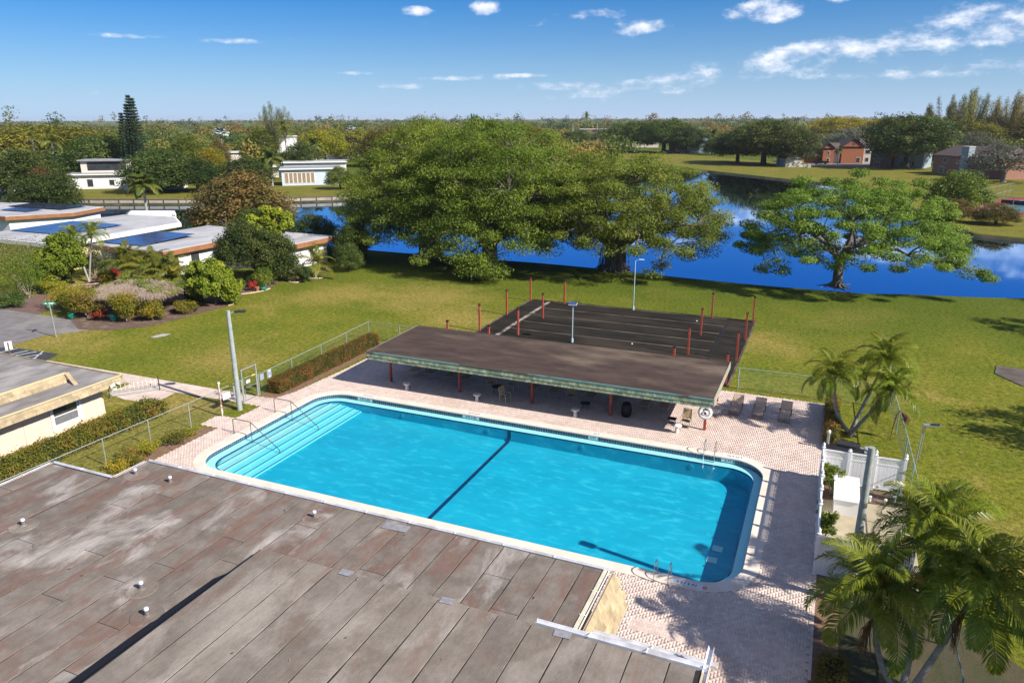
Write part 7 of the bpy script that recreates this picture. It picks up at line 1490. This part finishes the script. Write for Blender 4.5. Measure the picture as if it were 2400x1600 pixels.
# pots and small garden things
for x, y, s, h in ((-63.0, 43.7, 'green garden urn by the road edge of the mulch bed', .7), (-58.6, 44.6, 'green frog-like planter under the hut', .8), (-54.6, 59.6, 'green garden pot on the lawn side of the bed', .55)):
    t = thing('garden_pot', s, 'pot', (x, y, .02)); mp_ = bpy.data.materials.get('glazed_green') or MAT('glazed_green', (.01, .18, .11), (.015, .22, .14), sc=4, rough=.3); MB().lathe([(.16, 0), (.28, .2 * h), (.32, .5 * h), (.22, .75 * h), (.28, .85 * h), (.24, .87 * h), (.18, .8 * h)], n=16).build('bowl', mp_, t, smooth=True); MB().lathe([(.12, .86 * h), (.13, h), (.03, 1.1 * h)], n=10).build('plant', lf_mid, t)
t = thing('terracotta_pot', 'terracotta pot next to the green pot at the bed corner', 'pot', (-55.1, 59.2, .02)); MB().lathe([(.16, 0), (.24, .38), (.27, .38), (.27, .45), (.2, .45)], n=14).build('bowl', MAT('terracotta', (.36, .14, .07), (.3, .12, .06), sc=4, rough=.8), t); MB().lathe([(.2, .4), (.02, .43)], n=14).build('soil', m_dirt, t)
t = thing('topiary_bush', 'cloud-clipped topiary of two flat green pads in the front garden', 'topiary', (-77.2, 53.6, 0))
for z, r, hh in ((1.5, 1.25, .45), (.55, 1.0, .3)): put('pad', shrub_mesh('pad', [[0.2 * math.sin(z * 9), 0, z]], [[r, r * .8, hh]], 1700, .13, LEAF('topiary_leaf', [(.05, .075, .01), (.08, .10, .014), (.11, .12, .018)], .2) if 'topiary_leaf' not in bpy.data.materials else bpy.data.materials['topiary_leaf'], int(z * 10)), t)
MB().tube([(0, 0, 0), (.1, 0, .7), (.15, 0, 1.5)], .06, 6).build('stem', m_barkd, t)
def edging(label, pts, st=.24):
    t = thing('garden_edging', label, 'edging', (pts[0][0], pts[0][1], 0)); em = MB().box((0, 0, 0), (st * .92, .12, .11)).mesh('edging_stone', m_brick_edge, bevel=.015); em.materials.clear(); em.materials.append(m_brick_edge)
    for a, b in zip(pts, pts[1:]):
        A, B_ = Vector(a), Vector(b); k = max(1, round((B_ - A).length / st))
        for i in range(k): p = A.lerp(B_, (i + .5) / k); wp(em, 'edging_stone', t, (p.x, p.y, .05), (0, 0, math.atan2(B_.y - A.y, B_.x - A.x)))
def loop(cx, cy, rx, ry, n=18, a=0): return [(cx + rx * math.cos(2 * PI * i / n) * math.cos(a) - ry * math.sin(2 * PI * i / n) * math.sin(a), cy + rx * math.cos(2 * PI * i / n) * math.sin(a) + ry * math.sin(2 * PI * i / n) * math.cos(a)) for i in range(n + 1)]
edging('looped pink stone edging on the grass beside the driveway', loop(-74.2, 54.2, 2.2, .75, 22, R(50))); edging('pink stone edging along the left garden bed', [(-78, 46.6), (-76.8, 48.2), (-76.4, 50.0), (-76.9, 51.6)]); edging('ring of pale stones around the small bare tree', loop(-54.5, 64.5, .75, .5)); edging('ring of dark mulch stones around the lawn coconut palm', loop(-53.7, 67.3, .9, .7))
edging('curved pink stone edging at the corner of the house bed', [(-55.6, 57.3), (-54.9, 58.2), (-54.5, 59.5), (-54.6, 60.6)]); edging('white stone edging at the tip of the mulch bed', [(-54.8, 54.7), (-53.9, 54.4), (-53.2, 53.7), (-53.2, 53.0)]); edging('pink stone edging by the yellow-leaved shrub', [(-68.0, 45.2), (-67.2, 45.0), (-66.4, 45.2)])
mbx = thing('letter_box', 'white letter box on a post near the house door', 'letter box', (-55.4, 65.9, 0)); MB().box((0, 0, .45), (.09, .09, .9)).build('post', m_brown_post, mbx); MB().box((0, 0, 1.0), (.45, .24, .24)).build('box', m_white, mbx, bevel=.03)
for i, (x, y) in enumerate(((-13.5, 55.6), (-9.9, 64.6), (-11.2, 51.2))):
    o = MB().lathe([(.07, 0), (.07, .04), (.05, .06)], n=10).build('white_puck', m_white); o.location = (x, y, .056); tag(o, 'small white object on the court, ' + ('beside the solar pole', 'near the lake end posts', 'near the pavilion roof')[i], 'litter')
# utility poles on the far side
for i, (X, Y, h) in enumerate(((-190, 560, 13), (-172, 565, 13), (-150, 560, 14), (-128, 520, 14), (-112, 525, 13))):
    t = thing('utility_pole', 'pale utility pole, number %s from the left beyond the ficus crowns' % ('one', 'two', 'three', 'four', 'five')[i], 'pole', (X, Y, 0)); MB().tube([(0, 0, 0), (0, 0, h)], [.3, .2], 6).build('shaft', m_creamw, t); MB().box((0, 0, h - 1), (3, .2, .2)).build('crossarm', m_brown_post, t)
st = thing('brown_store', 'long brown flat building on the central skyline', 'building', (-158, 545, 0), R(20)); MB().bb(-20, 20, 0, 18, 0, 9).build('wall', MAT('brown_wall', (.25, .15, .10), (.22, .13, .09), sc=.3), st); MB().bb(-20.5, 20.5, -.5, 18.5, 9, 9.6).build('roof', m_conc, st)
for i, (X, Y) in enumerate(((-128, 470), (-108, 455))):
    t = thing('red_roof_house', 'red-roofed house beyond the ficus crowns, ' + ('left one', 'right one')[i], 'house', (X, Y, 0), R(15)); MB().bb(-8, 8, 0, 9, 0, 4).build('wall', m_pinkw, t); MB().add([(-8.6, -.6, 4), (8.6, -.6, 4), (8.6, 9.6, 4), (-8.6, 9.6, 4), (-4, 4.5, 6.8), (4, 4.5, 6.8)], [(0, 1, 5, 4), (2, 3, 4, 5), (1, 2, 5), (3, 0, 4), (3, 2, 1, 0)]).build('roof', MAT('red_tile_%d' % i, (.36, .13, .07), (.3, .11, .06), sc=1), t)
# ------------------------------------------------------------------ far woodland to the horizon
def woodland():
    rs = np.random.default_rng(99); mats = LEAF('woodland_leaf', [(.035, .062, .014), (.075, .105, .018), (.14, .15, .025), (.21, .16, .026), (.24, .12, .04), (.18, .19, .03)], .3)
    for lod, (d0, d1, n, sub, nl, ls) in enumerate(((215, 560, 950, 8, 46, .85), (560, 1400, 1300, 5, 22, 1.6), (1400, 5200, 1700, 2, 12, 3.8))):
        d = d0 * (d1 / d0) ** rs.random(n * 2); az = np.radians(113.4 + rs.uniform(-54, 54, n * 2)); x, y = d * np.cos(az), d * np.sin(az)
        keep = ~inpoly(x, y, LAKE) & ~((x > -48) & (x < 75) & (y > 110) & (y < 345)) & ~((x > -110) & (x < 60) & (y > 300) & (y < 420) & (x > -110 + (y - 300) * -.3)) & ~((x < -100) & (y < 175 + (x + 230) * -.0) & (d < 235)) & ~((x > -70) & (x < 10) & (y < 300))
        azh = np.arctan2(y, x)
        for hx, hy, hw_ in ((-147, 190, 13), (-214.7, 209.5, 17), (-196, 265, 15), (-158, 188.5, 6), (-272, 320, 14), (-241, 344, 14), (-132.5, 167.5, 9), (-178.5, 138.5, 9)):
            hd_ = math.hypot(hx, hy); keep &= ~((np.abs(azh - math.atan2(hy, hx)) < hw_ / hd_) & (d < hd_ + 14))
        x, y, d = x[keep][:n], y[keep][:n], d[keep][:n]; k = len(x); h = rs.uniform(6.5, 12, k) * (1, 1.15, 1.45)[lod]; w = rs.uniform(4.5, 8.5, k) * (1, 1.25, 2.2)[lod]; tall = rs.random(k) < (.012, .05, .10)[lod]; h[tall] *= rs.uniform(1.4, 2.1, tall.sum()); w[tall] *= .8
        # colour families: patches of autumn tones
        pn = np.array([noise.noise(Vector((a * .006, b * .006, 2))) for a, b in zip(x, y)]); tint = np.clip(.30 + pn * .55 + rs.normal(0, .2, k), 0, 1)
        C = np.stack([np.repeat(x, sub), np.repeat(y, sub), np.repeat(h * .6, sub)], 1); off = unit(rs.normal(size=(k * sub, 3))); off[:, 2] = np.abs(off[:, 2]) * .8; C += off * np.stack([np.repeat(w, sub) * .6, np.repeat(w, sub) * .6, np.repeat(h, sub) * .26], 1)
        Rd = np.stack([np.repeat(w, sub) * .55, np.repeat(w, sub) * .55, np.repeat(h, sub) * .22], 1); V, F, T = leaf_cloud(C, Rd, nl, ls, rs, .7, 4, .7, ctint=np.repeat(tint, sub), tintj=.05)
        o = put('woodland', npmesh('woodland', V, F, mats, T)); tag(o, ('belt of mixed green and rusty treetops behind the houses', 'middle-distance carpet of treetops below the skyline', 'hazy far treetops along the horizon')[lod], 'woodland', kind='stuff')
woodland()
# ------------------------------------------------------------------ humid air
def haze():
    m, nt, N, L = _nodes('haze_air'); out = N('ShaderNodeOutputMaterial'); v = N('ShaderNodeVolumePrincipled'); v.inputs['Color'].default_value = (.80, .88, 1.0, 1); v.inputs['Density'].default_value = .00007; v.inputs['Anisotropy'].default_value = .1; L(v.outputs[0], out.inputs['Volume'])
    o = MB().bb(-8900, 8900, -8900, 8900, -3.5, 40).build('haze', m); tag(o, kind='stuff')
haze()
